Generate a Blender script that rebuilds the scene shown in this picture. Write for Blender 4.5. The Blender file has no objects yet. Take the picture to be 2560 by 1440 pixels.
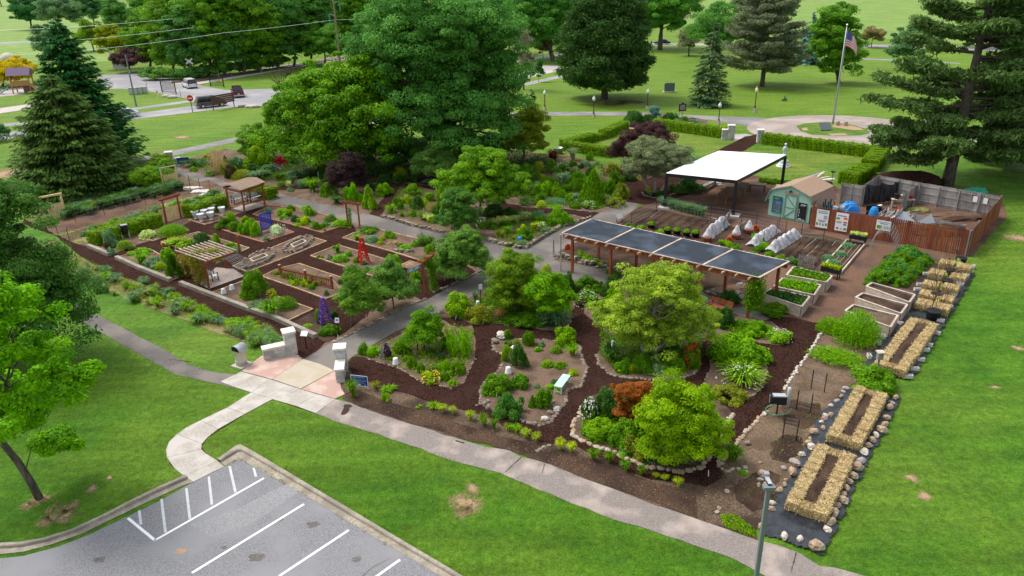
import bpy, math, random
import numpy as np
from mathutils import Vector, Matrix
from mathutils.geometry import tessellate_polygon
random.seed(7)
rng = np.random.default_rng(11)
PI = math.pi
scene = bpy.context.scene
col = scene.collection

# ------------------------------------------------------------------ camera
CAM_H, FPX, PITCH, ROLL = 20.0, 1861.7, 0.400478, 0.0232669
_cp, _sp, _cr, _sr = math.cos(PITCH), math.sin(PITCH), math.cos(ROLL), math.sin(ROLL)
_fw = np.array([0, _cp, -_sp]); _rt = np.array([1.0, 0, 0]); _dn = np.cross(_fw, _rt)
R3 = np.array([_rt * _cr + _dn * _sr, -_rt * _sr + _dn * _cr, _fw])
cam = bpy.data.cameras.new("camera"); co = bpy.data.objects.new("camera", cam); col.objects.link(co)
cam.sensor_width = 36; cam.lens = 36 * FPX / 2560; cam.clip_start = 0.5; cam.clip_end = 6000
_m = Matrix.Identity(4)
for _i in range(3):
    _m[_i][0] = R3[0][_i]; _m[_i][1] = -R3[1][_i]; _m[_i][2] = -R3[2][_i]
_m[2][3] = CAM_H
co.matrix_world = _m
scene.camera = co
# ------------------------------------------------------------------ sky, sun, exposure
world = bpy.data.worlds.new("World"); scene.world = world; world.use_nodes = True
nt = world.node_tree
sky = nt.nodes.new("ShaderNodeTexSky"); sky.sky_type = 'NISHITA'; sky.sun_disc = False
SUN_EL, SUN_AZ = math.radians(58), math.radians(-60)      # azimuth clockwise from +Y
sky.sun_elevation = SUN_EL; sky.sun_rotation = SUN_AZ; sky.air_density = 1.6; sky.dust_density = 4.0
bg = nt.nodes["Background"]; bg.inputs[1].default_value = 0.15
_hs = nt.nodes.new("ShaderNodeHueSaturation"); _hs.inputs["Saturation"].default_value = .45      # high thin overcast: a paler sky
nt.links.new(sky.outputs[0], _hs.inputs["Color"]); nt.links.new(_hs.outputs[0], bg.inputs[0])
sun = bpy.data.lights.new("sun", 'SUN'); so = bpy.data.objects.new("sun", sun); col.objects.link(so)
sun.energy = 1.35; sun.angle = math.radians(14); sun.color = (1.0, 0.96, 0.9)
_sd = Vector((math.sin(SUN_AZ) * math.cos(SUN_EL), math.cos(SUN_AZ) * math.cos(SUN_EL), math.sin(SUN_EL)))
so.rotation_euler = _sd.to_track_quat('Z', 'Y').to_euler(); so.location = _sd * 200
scene.view_settings.view_transform = 'Standard'; scene.view_settings.look = 'None'
scene.view_settings.gamma = 1.0; scene.view_settings.exposure = 0.6
scene.cycles.max_bounces = 6; scene.cycles.diffuse_bounces = 3; scene.cycles.transmission_bounces = 2
scene.cycles.transparent_max_bounces = 6; scene.cycles.glossy_bounces = 2

# ------------------------------------------------------------------ pixels of the survey photo -> metres
def P(x, y, z=0.0):
    d = R3.T @ np.array([(x - 1280) / FPX, (y - 720) / FPX, 1.0]); t = (z - CAM_H) / d[2]
    return Vector((d[0] * t, d[1] * t, z))
def proj(p):
    c = R3 @ (np.array(p) - np.array([0, 0, CAM_H])); return 1280 + FPX * c[0] / c[2], 720 + FPX * c[1] / c[2]
def depth(p): return float((R3 @ (np.array(p) - np.array([0, 0, CAM_H])))[2])
def mpp(p): return depth(p) / FPX
def hz(bx, by, ty):
    b = P(bx, by); lo, hi = 0, 19.5 if ty > 0 else 60
    if ty <= -30: hi = 60
    for _ in range(30):
        m = (lo + hi) / 2
        if proj((b.x, b.y, m))[1] > ty: lo = m
        else: hi = m
    return lo

# ------------------------------------------------------------------ materials
MATS = {}
def lin(c): return tuple(c) + (1.0,) if len(c) == 3 else c
def mat(name, c1, c2=None, sc=8.0, rough=0.85, bump=0.0, metal=0.0, spec=0.3, det=4.0, c3=None, sc3=0.5, lo=0.35, hi=0.65, stretch=None, lo3=.45, hi3=.6, bsc=None):
    m = bpy.data.materials.new(name); m.use_nodes = True; MATS[name] = m
    t = m.node_tree; n = t.nodes; L = t.links; b = n["Principled BSDF"]
    b.inputs["Roughness"].default_value = rough; b.inputs["Metallic"].default_value = metal
    b.inputs["Specular IOR Level"].default_value = spec
    if c2 is None and not bump:
        b.inputs["Base Color"].default_value = lin(c1); return m
    tc = n.new("ShaderNodeTexCoord"); src = tc.outputs["Object"]
    if stretch:
        mp = n.new("ShaderNodeMapping"); mp.inputs["Scale"].default_value = stretch; L.new(src, mp.inputs[0]); src = mp.outputs[0]
    nz = n.new("ShaderNodeTexNoise"); nz.inputs["Scale"].default_value = sc; nz.inputs["Detail"].default_value = det; nz.inputs["Roughness"].default_value = .65
    L.new(src, nz.inputs["Vector"])
    if c2 is not None:
        r = n.new("ShaderNodeValToRGB"); r.color_ramp.elements[0].position = lo; r.color_ramp.elements[1].position = hi
        r.color_ramp.elements[0].color = lin(c1); r.color_ramp.elements[1].color = lin(c2)
        L.new(nz.outputs[0], r.inputs[0]); out = r.outputs[0]
        if c3 is not None:
            n3 = n.new("ShaderNodeTexNoise"); n3.inputs["Scale"].default_value = sc3; n3.inputs["Detail"].default_value = 5; L.new(src, n3.inputs["Vector"])
            r3 = n.new("ShaderNodeMapRange"); r3.inputs[1].default_value = lo3; r3.inputs[2].default_value = hi3; L.new(n3.outputs[0], r3.inputs[0])
            mx = n.new("ShaderNodeMix"); mx.data_type = 'RGBA'; L.new(r3.outputs[0], mx.inputs[0]); L.new(out, mx.inputs[6]); mx.inputs[7].default_value = lin(c3); out = mx.outputs[2]
        L.new(out, b.inputs["Base Color"])
    else: b.inputs["Base Color"].default_value = lin(c1)
    if bump:
        bn = n.new("ShaderNodeBump"); bn.inputs["Strength"].default_value = min(1, bump); bn.inputs["Distance"].default_value = 0.05 * max(1, bump)
        if bsc:
            n4 = n.new("ShaderNodeTexNoise"); n4.inputs["Scale"].default_value = bsc; n4.inputs["Detail"].default_value = 3; L.new(src, n4.inputs["Vector"]); L.new(n4.outputs[0], bn.inputs["Height"])
        else: L.new(nz.outputs[0], bn.inputs["Height"])
        L.new(bn.outputs[0], b.inputs["Normal"])
    return m

def foliage_mat(name, trans=0.3, gain=1.0, spec=.16):
    """leaf surface: the object's own colour, varied leaf by leaf"""
    m = bpy.data.materials.new(name); m.use_nodes = True; MATS[name] = m
    t = m.node_tree; n = t.nodes; L = t.links; b = n["Principled BSDF"]
    oi = n.new("ShaderNodeObjectInfo"); at = n.new("ShaderNodeAttribute"); at.attribute_name = "v"
    mr = n.new("ShaderNodeMapRange"); mr.inputs[3].default_value = 0.55 * gain; mr.inputs[4].default_value = 1.5 * gain; L.new(at.outputs["Fac"], mr.inputs[0])
    mu = n.new("ShaderNodeVectorMath"); mu.operation = 'SCALE'; L.new(oi.outputs["Color"], mu.inputs[0]); L.new(mr.outputs[0], mu.inputs["Scale"])
    hs = n.new("ShaderNodeHueSaturation"); L.new(mu.outputs[0], hs.inputs["Color"]); hs.inputs["Saturation"].default_value = 1.12
    h2 = n.new("ShaderNodeMapRange"); h2.inputs[3].default_value = .498; h2.inputs[4].default_value = .468; L.new(at.outputs["Fac"], h2.inputs[0]); L.new(h2.outputs[0], hs.inputs["Hue"])
    L.new(hs.outputs[0], b.inputs["Base Color"]); b.inputs["Roughness"].default_value = .6; b.inputs["Specular IOR Level"].default_value = spec
    tr = n.new("ShaderNodeBsdfTranslucent"); L.new(hs.outputs[0], tr.inputs[0])
    mx = n.new("ShaderNodeMixShader"); mx.inputs[0].default_value = trans; L.new(b.outputs[0], mx.inputs[1]); L.new(tr.outputs[0], mx.inputs[2])
    L.new(mx.outputs[0], n["Material Output"].inputs[0]); return m
foliage_mat("leaf", .40, 1.62); foliage_mat("needle", .22, 2.4, .05)

def lawn_mat(name, a, b_, c, d, fine=9.0, white=0.0, far=None):
    m = bpy.data.materials.new(name); m.use_nodes = True; MATS[name] = m
    t = m.node_tree; n = t.nodes; L = t.links; b = n["Principled BSDF"]; b.inputs["Roughness"].default_value = .8; b.inputs["Specular IOR Level"].default_value = .15
    tc = n.new("ShaderNodeTexCoord"); src = tc.outputs["Object"]
    def noise(s, det=4, r=.6):
        z = n.new("ShaderNodeTexNoise"); z.inputs["Scale"].default_value = s; z.inputs["Detail"].default_value = det; z.inputs["Roughness"].default_value = r; L.new(src, z.inputs["Vector"]); return z.outputs[0]
    def rng_(o, lo, hi, x0=0, x1=1):
        z = n.new("ShaderNodeMapRange"); z.inputs[1].default_value = lo; z.inputs[2].default_value = hi; z.inputs[3].default_value = x0; z.inputs[4].default_value = x1; L.new(o, z.inputs[0]); return z.outputs[0]
    def mix(f, x, y):
        z = n.new("ShaderNodeMix"); z.data_type = 'RGBA'; L.new(f, z.inputs[0])
        for k, q in ((6, x), (7, y)):
            if isinstance(q, tuple): z.inputs[k].default_value = lin(q)
            else: L.new(q, z.inputs[k])
        return z.outputs[2]
    o1 = mix(rng_(noise(.55, 6), .38, .62), a, b_)
    o2 = mix(rng_(noise(.09, 5), .42, .66), o1, c)
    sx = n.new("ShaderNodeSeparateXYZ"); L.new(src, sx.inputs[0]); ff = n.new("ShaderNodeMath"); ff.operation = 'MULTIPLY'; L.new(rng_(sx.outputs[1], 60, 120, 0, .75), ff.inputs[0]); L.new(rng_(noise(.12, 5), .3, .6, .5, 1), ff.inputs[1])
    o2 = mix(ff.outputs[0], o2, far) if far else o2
    o3 = mix(rng_(noise(1.7, 6, .75), .6, .78, 0, .8), o2, d)
    fn = noise(fine, 5, .8)
    sc_ = n.new("ShaderNodeVectorMath"); sc_.operation = 'SCALE'; L.new(o3, sc_.inputs[0]); L.new(rng_(fn, .25, .75, .45, 1.55), sc_.inputs["Scale"])
    out = sc_.outputs[0]
    mp = n.new("ShaderNodeMapping"); mp.inputs["Rotation"].default_value = (0, 0, .9); mp.inputs["Scale"].default_value = (.12, .9, 1); L.new(src, mp.inputs[0]); nm = n.new("ShaderNodeTexNoise"); nm.inputs["Scale"].default_value = 1.3; nm.inputs["Detail"].default_value = 4; L.new(mp.outputs[0], nm.inputs["Vector"]); s0 = n.new("ShaderNodeVectorMath"); s0.operation = 'SCALE'; L.new(out, s0.inputs[0]); L.new(rng_(nm.outputs[0], .35, .65, .84, 1.18), s0.inputs["Scale"]); out = s0.outputs[0]
    s2 = n.new("ShaderNodeVectorMath"); s2.operation = 'SCALE'; L.new(out, s2.inputs[0]); L.new(rng_(noise(3.1, 6, .78), .32, .68, .55, 1.45), s2.inputs["Scale"]); out = s2.outputs[0]
    if white:
        out = mix(rng_(noise(26, 1, .5), .74, .77, 0, white), out, (.6, .65, .5))
    L.new(out, b.inputs["Base Color"])
    bn = n.new("ShaderNodeBump"); bn.inputs["Strength"].default_value = .9; bn.inputs["Distance"].default_value = .07; L.new(fn, bn.inputs["Height"]); L.new(bn.outputs[0], b.inputs["Normal"])
    return m
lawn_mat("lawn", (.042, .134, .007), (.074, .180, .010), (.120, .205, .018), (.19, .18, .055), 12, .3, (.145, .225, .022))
lawn_mat("meadow", (.135, .24, .045), (.17, .27, .055), (.21, .29, .07), (.22, .24, .08), 3)
lawn_mat("courtgrass", (.06, .15, .012), (.095, .19, .016), (.17, .215, .03), (.24, .22, .07), 9)
lawn_mat("weedgrass", (.13, .17, .04), (.20, .20, .06), (.27, .21, .10), (.30, .20, .12), 9)
mat("asphalt", (.075, .068, .062), (.185, .168, .155), 18, .9, .35, c3=(.20, .175, .155), sc3=.35, det=6)
mat("oldasphalt", (.15, .13, .115), (.30, .26, .235), 22, .9, .4, c3=(.40, .33, .29), sc3=.8, det=6, lo3=.5, hi3=.7)
mat("lot", (.125, .124, .13), (.28, .28, .292), 20, .9, .35, c3=(.235, .235, .245), sc3=.35, det=7)
mat("road", (.22, .215, .225), (.29, .285, .30), 3, .9, c3=(.33, .32, .325), sc3=.15)
mat("paleroad", (.33, .30, .285), (.42, .38, .36), 3, .9, c3=(.47, .43, .40), sc3=.2)
mat("pathgrey", (.16, .155, .155), (.23, .22, .22), 4, .9, c3=(.27, .255, .25), sc3=.3)
mat("concrete", (.34, .305, .265), (.46, .42, .37), 9, .9, .15, c3=(.49, .455, .41), sc3=1.1, det=6)
mat("curbstone", (.26, .225, .175), (.40, .355, .285), 7, .9, .2, c3=(.24, .21, .17), sc3=1.2)
mat("pinkgravel", (.34, .19, .15), (.60, .42, .36), 28, .9, .5, c3=(.58, .43, .36), sc3=.9)
mat("tangravel", (.34, .28, .20), (.62, .56, .46), 28, .9, .5, c3=(.45, .38, .28), sc3=1.2)
mat("roundpave", (.25, .20, .175), (.34, .285, .25), 6, .9, c3=(.38, .32, .285), sc3=.3)
mat("mulch", (.006, .003, .0025), (.095, .046, .034), 13, .95, 2.2, spec=.02, det=9, c3=(.075, .04, .033), sc3=.6, lo=.34, hi=.7, lo3=.5, hi3=.9)
mat("soil", (.06, .038, .026), (.30, .205, .145), 17, .95, .9, spec=.1, det=7, c3=(.12, .08, .055), sc3=.9, lo=.3, hi=.72)
mat("chips", (.08, .045, .029), (.25, .15, .10), 22, .95, .9, spec=.1, det=7, c3=(.10, .062, .05), sc3=.35, lo=.3, hi=.7)
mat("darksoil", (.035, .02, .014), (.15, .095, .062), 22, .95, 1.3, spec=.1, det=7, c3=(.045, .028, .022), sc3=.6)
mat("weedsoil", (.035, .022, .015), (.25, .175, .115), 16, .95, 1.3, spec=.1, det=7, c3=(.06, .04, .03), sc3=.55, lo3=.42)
mat("bare", (.34, .21, .13), (.42, .28, .18), 5, .95)
for _n, _c in (("barepatch", "bare"), ("needlebed", "weedsoil")):
    _m = MATS[_c].copy(); _m.name = _n; MATS[_n] = _m; _t = _m.node_tree; _b = _t.nodes["Principled BSDF"]; N = _t.nodes.new; K = _t.links.new
    _tc = N("ShaderNodeTexCoord"); _ln = N("ShaderNodeVectorMath"); _ln.operation = "LENGTH"; K(_tc.outputs["Object"], _ln.inputs[0]); _nz = N("ShaderNodeTexNoise"); _nz.inputs["Scale"].default_value = 3.5; _nz.inputs["Detail"].default_value = 8; _nz.inputs["Roughness"].default_value = .7
    _gm = N("ShaderNodeNewGeometry"); K(_gm.outputs["Position"], _nz.inputs["Vector"]); _ma = N("ShaderNodeMath"); _ma.operation = "MULTIPLY_ADD"; K(_nz.outputs[0], _ma.inputs[0]); _ma.inputs[1].default_value = 2.2; K(_ln.outputs["Value"], _ma.inputs[2])
    _mr = N("ShaderNodeMapRange"); _mr.inputs[1].default_value = 2.0; _mr.inputs[2].default_value = 1.35; K(_ma.outputs[0], _mr.inputs[0]); K(_mr.outputs[0], _b.inputs["Alpha"])
mat("straw", (.34, .235, .10), (.74, .57, .29), 15, .9, 1.5, c3=(.50, .44, .11), sc3=1.1, det=6, lo3=.55, hi3=.72)
mat("plastic", (.010, .012, .015), (.028, .032, .040), 3, .36, 1.0, spec=.6, bsc=2.2)
mat("redwood", (.20, .052, .022), (.34, .10, .045), 5, .7, .2, stretch=(1, 1, .2))
mat("fencered", (.19, .052, .020), (.31, .095, .034), 9, .75, .2, stretch=(1, 1, .12), c3=(.15, .035, .018), sc3=1.5)
mat("cedar", (.34, .20, .10), (.52, .33, .19), 6, .75, .2, c3=(.62, .44, .28), sc3=2)
mat("newwood", (.66, .47, .22), (.80, .61, .34), 5, .7, .1, stretch=(1, 1, .3))
mat("palewood", (.46, .37, .29), (.62, .53, .44), 5, .8, .2, c3=(.38, .31, .26), sc3=1)
mat("greywood", (.15, .14, .135), (.30, .285, .27), 7, .85, .3, stretch=(1, 1, .15), c3=(.36, .34, .32), sc3=1.2)
mat("darkwood", (.09, .05, .035), (.19, .11, .075), 6, .8, .2)
mat("bark", (.055, .045, .035), (.16, .135, .11), 6, .95, 1.2, stretch=(1, 1, .3))
mat("palebark", (.22, .19, .15), (.42, .38, .32), 5, .9, .6)
mat("limestone", (.42, .41, .385), (.66, .65, .62), 5, .9, .6, c3=(.36, .35, .33), sc3=1.6)
mat("capstone", (.60, .56, .49), (.74, .71, .65), 6, .9, .3)
mat("stone", (.17, .135, .10), (.34, .28, .215), 5, .9, .6, c3=(.15, .125, .10), sc3=1.5)
mat("wallstone", (.20, .165, .115), (.42, .36, .27), 6, .95, .9, c3=(.12, .10, .08), sc3=2.5)
mat("orangerock", (.28, .18, .105), (.46, .35, .235), 4, .9, .5, c3=(.40, .35, .29), sc3=2)
mat("whiterock", (.44, .39, .32), (.62, .57, .50), 4, .9, .5)
mat("greyrock", (.25, .22, .20), (.42, .38, .34), 5, .9, .5)
mat("block", (.44, .43, .41), (.62, .61, .58), 12, .95, .3)
mat("shadecloth", (.018, .026, .038), (.030, .041, .056), 60, .95, .15, c3=(.055, .072, .10), sc3=.6)
mat("blackmetal", (.012, .012, .015), rough=.4, spec=.5)
mat("whiteroof", (.86, .89, .90), rough=.45, spec=.4)
mat("white", (.80, .80, .78), rough=.5)
mat("plasticwhite", (.70, .71, .72), rough=.5)
mat("blackplastic", (.014, .014, .016), rough=.5)
mat("greenpaint", (.30, .50, .40), (.35, .55, .45), 3, .7)
mat("greentrim", (.12, .25, .19), rough=.7)
mat("shingle", (.26, .17, .115), (.40, .28, .20), 14, .9, .4, stretch=(1, 1, 3))
mat("mint", (.48, .72, .58), rough=.55)
mat("bluepaint", (.008, .05, .42), rough=.6)
mat("redpaint", (.55, .012, .008), rough=.45)
mat("purplepaint", (.14, .05, .32), rough=.5)
mat("tarp", (.0, .16, .50), (.01, .25, .66), 3, .4, 1.0, spec=.5)
mat("bluelid", (.02, .22, .55), rough=.4)
mat("netting", (.60, .60, .62), (.78, .78, .80), 20, .9, .3)
mat("terracotta", (.34, .10, .055), (.42, .14, .08), 4, .8)
mat("metal", (.38, .40, .41), rough=.4, metal=.6)
mat("greymetal", (.20, .22, .245), rough=.5, metal=.2)
mat("beige", (.52, .47, .36), (.60, .55, .43), 5, .7)
mat("lid", (.46, .48, .50), rough=.35, metal=.3)
mat("signblue", (.012, .05, .25), rough=.4)
mat("signteal", (.02, .30, .32), rough=.4)
mat("postblack", (.02, .018, .016), rough=.5)
mat("glass", (.015, .017, .02), rough=.08, spec=.8)
mat("tyre", (.015, .015, .015), rough=.9)
mat("carwhite", (.62, .65, .67), rough=.25, spec=.6)
mat("carred", (.085, .006, .008), rough=.25, spec=.6)
mat("cardark", (.085, .095, .105), rough=.25, spec=.6)
mat("carblack", (.008, .008, .010), rough=.25, spec=.6)
mat("chrome", (.6, .6, .62), rough=.2, metal=.9)
mat("redlight", (.5, .01, .01), rough=.3)
mat("globe", (.78, .80, .76), rough=.3)
mat("pinklamp", (.82, .70, .42), rough=.3)
mat("lamppost", (.055, .022, .014), rough=.6)
mat("plinth", (.36, .29, .24), (.46, .39, .33), 6, .9)
mat("statue", (.56, .62, .64), (.70, .75, .76), 6, .7)
mat("granite", (.09, .12, .125), (.15, .185, .19), 9, .5)
mat("gravel", (.36, .31, .28), (.58, .52, .47), 4, .95, .5)
mat("rail", (.10, .07, .055), rough=.7)
mat("wire", (.75, .80, .75), rough=.5)
mat("poletimber", (.20, .15, .10), (.30, .23, .16), 4, .9)
mat("insulator", (.03, .30, .22), rough=.3)
mat("flagred", (.50, .05, .09), rough=.8); mat("flagwhite", (.80, .76, .80), rough=.8); mat("flagblue", (.03, .07, .26), rough=.8)
mat("yellow", (.72, .50, .02), rough=.6); mat("pink", (.62, .36, .52), rough=.7); mat("violet", (.20, .12, .42), rough=.7)
mat("whiteflower", (.78, .80, .72), rough=.7); mat("orange", (.80, .16, .03), rough=.6); mat("redflower", (.55, .03, .02), rough=.7)
mat("greenhose", (.10, .38, .24), rough=.5); mat("bluehose", (.05, .22, .48), rough=.5); mat("cord", (.62, .55, .42), rough=.8)
mat("playwood", (.42, .19, .08), (.52, .26, .12), 3, .8); mat("playroof", (.16, .11, .18), rough=.8); mat("playgreen", (.01, .20, .14), rough=.5)
mat("brownboard", (.115, .055, .050), rough=.8); mat("greentarp", (.02, .30, .16), (.04, .42, .26), 4, .4, .8)
mat("dirtyrag", (.55, .49, .43), (.76, .71, .66), 5, .9, .8); mat("bluegrey", (.22, .32, .50), rough=.5)
mat("linepaint", (.70, .71, .72), (.84, .85, .86), 30, .7); mat("fadedline", (.40, .41, .43), (.62, .63, .65), 22, .8)
mat("reed", (.25, .18, .12), (.46, .34, .25), 9, .9, .4, stretch=(6, 1, 1))
mat("brick", (.40, .17, .10), (.55, .27, .18), 6, .9, .3)
mat("posterink", (.10, .30, .45), rough=.6); mat("postergreen", (.12, .30, .04), rough=.6); mat("postershed", (.0, .22, .17), (.02, .05, .10), 1.4, .5)
mat("hedgecore", (.03, .07, .008), rough=.9)
mat("lotpale", (.17, .17, .175), (.33, .33, .34), 20, .9, .35, det=7)
mat("gap", (.02, .012, .01), rough=.9)
# ------------------------------------------------------------------ mesh building
class MB:
    def __init__(s):s.v=[];s.f=[]
    def add(s,vs,fs):
        o=len(s.v);s.v+=[tuple(map(float,q)) for q in vs];s.f+=[tuple(i+o for i in f) for f in fs];return s
    def obox(s,c,ax,ay,az):
        c,ax,ay,az=(Vector(q) for q in (c,ax,ay,az))
        vs=[c+ax*i+ay*j+az*k for k in (-1,1) for j in (-1,1) for i in (-1,1)]
        return s.add(vs,[(0,2,3,1),(4,5,7,6),(0,1,5,4),(2,6,7,3),(0,4,6,2),(1,3,7,5)])
    def box(s,c,d,rz=0.0):
        ca,sa=math.cos(rz),math.sin(rz)
        return s.obox(c,(ca*d[0]/2,sa*d[0]/2,0),(-sa*d[1]/2,ca*d[1]/2,0),(0,0,d[2]/2))
    def bar(s,a,b,w,h=None,up=(0,0,1)):
        a,b=Vector(a),Vector(b);h=h or w;d=b-a;L=d.length
        if L<1e-6:return s
        d /= L;up=Vector(up)
        if abs(d.dot(up))>.97:up=Vector((1,0,0))
        x=d.cross(up).normalized();y=x.cross(d)
        return s.obox((a+b)/2,d*L/2,x*w/2,y*h/2)
    def tube(s,pts,rad,n=8,cap=True):
        pts=[Vector(p) for p in pts];rad=[rad]*len(pts) if not hasattr(rad,'__len__') else rad
        o=len(s.v);x=None
        for i,p in enumerate(pts):
            d=(pts[min(i+1,len(pts)-1)]-pts[max(i-1,0)]).normalized()
            if x is None:
                x=d.cross(Vector((0,0,1)))
                if x.length<.05:x=Vector((1,0,0))
            x=(x-d*x.dot(d)).normalized();y=d.cross(x)
            for k in range(n):
                a=2*PI*k/n;s.v.append(tuple(p+(x*math.cos(a)+y*math.sin(a))*rad[i]))
        for i in range(len(pts)-1):
            for k in range(n):
                a=o+i*n+k;b=o+i*n+(k+1) % n;s.f.append((a,b,b+n,a+n))
        if cap:s.f.append(tuple(o+k for k in range(n))[::-1]);s.f.append(tuple(o+(len(pts)-1)*n+k for k in range(n)))
        return s
    def lathe(s,prof,n=14,c=(0,0,0)):
        o=len(s.v)
        for r,z in prof:
            for k in range(n):
                a=2*PI*k/n;s.v.append((c[0]+r*math.cos(a),c[1]+r*math.sin(a),c[2]+z))
        for i in range(len(prof)-1):
            for k in range(n):
                a=o+i*n+k;b=o+i*n+(k+1) % n;s.f.append((a,b,b+n,a+n))
        s.f.append(tuple(o+k for k in range(n))[::-1]);s.f.append(tuple(o+(len(prof)-1)*n+k for k in range(n)))
        return s
    def prism(s,poly,z0,z1):
        n=len(poly);o=len(s.v)
        for z in (z0,z1):
            for p in poly:s.v.append((p[0],p[1],z))
        tri=tessellate_polygon([[Vector((p[0],p[1],0)) for p in poly]])
        for t in tri:
            a,b,c=(Vector((poly[i][0],poly[i][1],0)) for i in t)
            if (b-a).cross(c-a).z<0:t=t[::-1]
            s.f.append(tuple(o+n+i for i in t));s.f.append(tuple(o+i for i in t[::-1]))
        for i in range(n):
            j=(i+1) % n;s.f.append((o+i,o+j,o+n+j,o+n+i))
        return s
    def rock(s,c,d,seed=0,rz=0.0):
        r=random.Random(seed);pts=[]
        ca,sa=math.cos(rz),math.sin(rz)
        rings=[(-.45,.72),(-.1,1.0),(.28,.86),(.5,.42)];n=7
        for z,q in rings:
            for k in range(n):
                a=2*PI*(k+.35*(z>0))/n;w=q*(.82+.36*r.random())
                x=w*math.cos(a)*d[0]/2;y=w*math.sin(a)*d[1]/2
                pts.append((c[0]+x*ca-y*sa,c[1]+x*sa+y*ca,c[2]+d[2]*(z+.45+r.uniform(-.05,.05))))
        f=[tuple(range(n))[::-1],tuple(range(3*n,4*n))]
        for i in range(3):
            for k in range(n):f.append((i*n+k,i*n+(k+1) % n,(i+1)*n+(k+1) % n,(i+1)*n+k))
        return s.add(pts,f)
    def build(s,name,material,parent=None,smooth=False,bevel=0.0):
        me=bpy.data.meshes.new(name);me.from_pydata(s.v,[],s.f);me.update()
        me.materials.append(MATS[material] if isinstance(material,str) else material)
        if smooth:me.polygons.foreach_set("use_smooth",[True]*len(me.polygons))
        o=bpy.data.objects.new(name,me);col.objects.link(o)
        if parent is not None:o.parent=parent
        if bevel:
            b=o.modifiers.new("b",'BEVEL');b.width=bevel;b.segments=2;b.limit_method='ANGLE'
        return o
THINGS=[]
def tag(o,label,cat,group=None):
    o["label"]=label;o["category"]=cat
    if group:o["group"]=group
    THINGS.append(o);return o
def thing(name,label,cat,loc=(0,0,0),rz=0.0,group=None):
    o=bpy.data.objects.new(name,None);col.objects.link(o);o.empty_display_size=.3
    o.location=loc;o.rotation_euler=(0,0,rz);return tag(o,label,cat,group)
def dup(root,loc,rz=0.0,label=None,group=None):
    r=root.copy();col.objects.link(r);r.location=loc;r.rotation_euler=(0,0,rz)
    if label:r["label"]=label
    if group:r["group"]=group
    THINGS.append(r)
    for ch in list(root.children):
        c=ch.copy();col.objects.link(c);c.parent=r
        for g in list(ch.children):
            d=g.copy();col.objects.link(d);d.parent=c
    return r
def struct(o,kind="structure"):o["kind"]=kind;return o
def rough_poly(pts,jit,step=.5,z=0.0,px=True):
    w=[P(*p) for p in pts] if px else [Vector((p[0],p[1],0)) for p in pts]
    out=[];rr=random.Random(len(pts)*31+int(abs(w[0].x)*10))
    for i in range(len(w)):
        a,b=w[i],w[(i+1) % len(w)];L=(b-a).length
        st=max(step,depth(a)/90);n=max(1,min(60,int(L/st))) if jit else 1
        for k in range(n):
            q=a.lerp(b,k/n)
            if jit and k:nn=Vector((-(b-a).y,(b-a).x,0)).normalized();q=q+nn*rr.uniform(-jit,jit)
            out.append((q.x,q.y))
    return out
def sheet(name,pts,z,material,jit=0.0,step=.5,px=True,kind="structure",parent=None):
    poly=rough_poly(pts,jit,step,px=px);tri=tessellate_polygon([[Vector((p[0],p[1],0)) for p in poly]])
    m=MB();m.v=[(p[0],p[1],z) for p in poly]
    for t in tri:
        a,b,c=(Vector(m.v[i]) for i in t)
        m.f.append(tuple(t) if (b-a).cross(c-a).z>0 else tuple(t[::-1]))
    o=m.build(name,material,parent)
    if kind:struct(o,kind)
    return o
# ------------------------------------------------------------------ leaves
def leaf_mesh(name,C,N,S,asp=.55,v=None,mats="leaf",T=None):
    """one mesh of many small leaf faces (centres C, normals N, sizes S, long axis T)"""
    n=len(C);N=N/(np.linalg.norm(N,axis=1,keepdims=True)+1e-9)
    if T is None:T=rng.normal(size=(n,3))
    B=np.cross(N,T);B /= (np.linalg.norm(B,axis=1,keepdims=True)+1e-9);T=np.cross(B,N)
    S=np.asarray(S).reshape(-1,1)*np.ones((n,1))
    V=np.empty((n,4,3));V[:,0]=C-T*S;V[:,1]=C+B*S*asp;V[:,2]=C+T*S;V[:,3]=C-B*S*asp
    me=bpy.data.meshes.new(name)
    me.vertices.add(4*n);me.vertices.foreach_set("co",V.astype(np.float32).ravel())
    me.loops.add(4*n);me.loops.foreach_set("vertex_index",np.arange(4*n,dtype=np.int32))
    me.polygons.add(n);me.polygons.foreach_set("loop_start",np.arange(0,4*n,4,dtype=np.int32))
    me.update(calc_edges=True)
    at=me.attributes.new("v",'FLOAT','FACE')
    at.data.foreach_set("value",(rng.random(n) if v is None else np.clip(v,0,1)).astype(np.float32))
    me.materials.append(MATS[mats]);return me
def mobj(name,me,color=None,parent=None):
    o=bpy.data.objects.new(name,me);col.objects.link(o)
    if color is not None:o.color=lin(color)
    if parent is not None:o.parent=parent
    return o
def dirs(n,up=0.0):
    d=rng.normal(size=(n,3));d[:,2]+=up;return d/np.linalg.norm(d,axis=1,keepdims=True)
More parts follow.
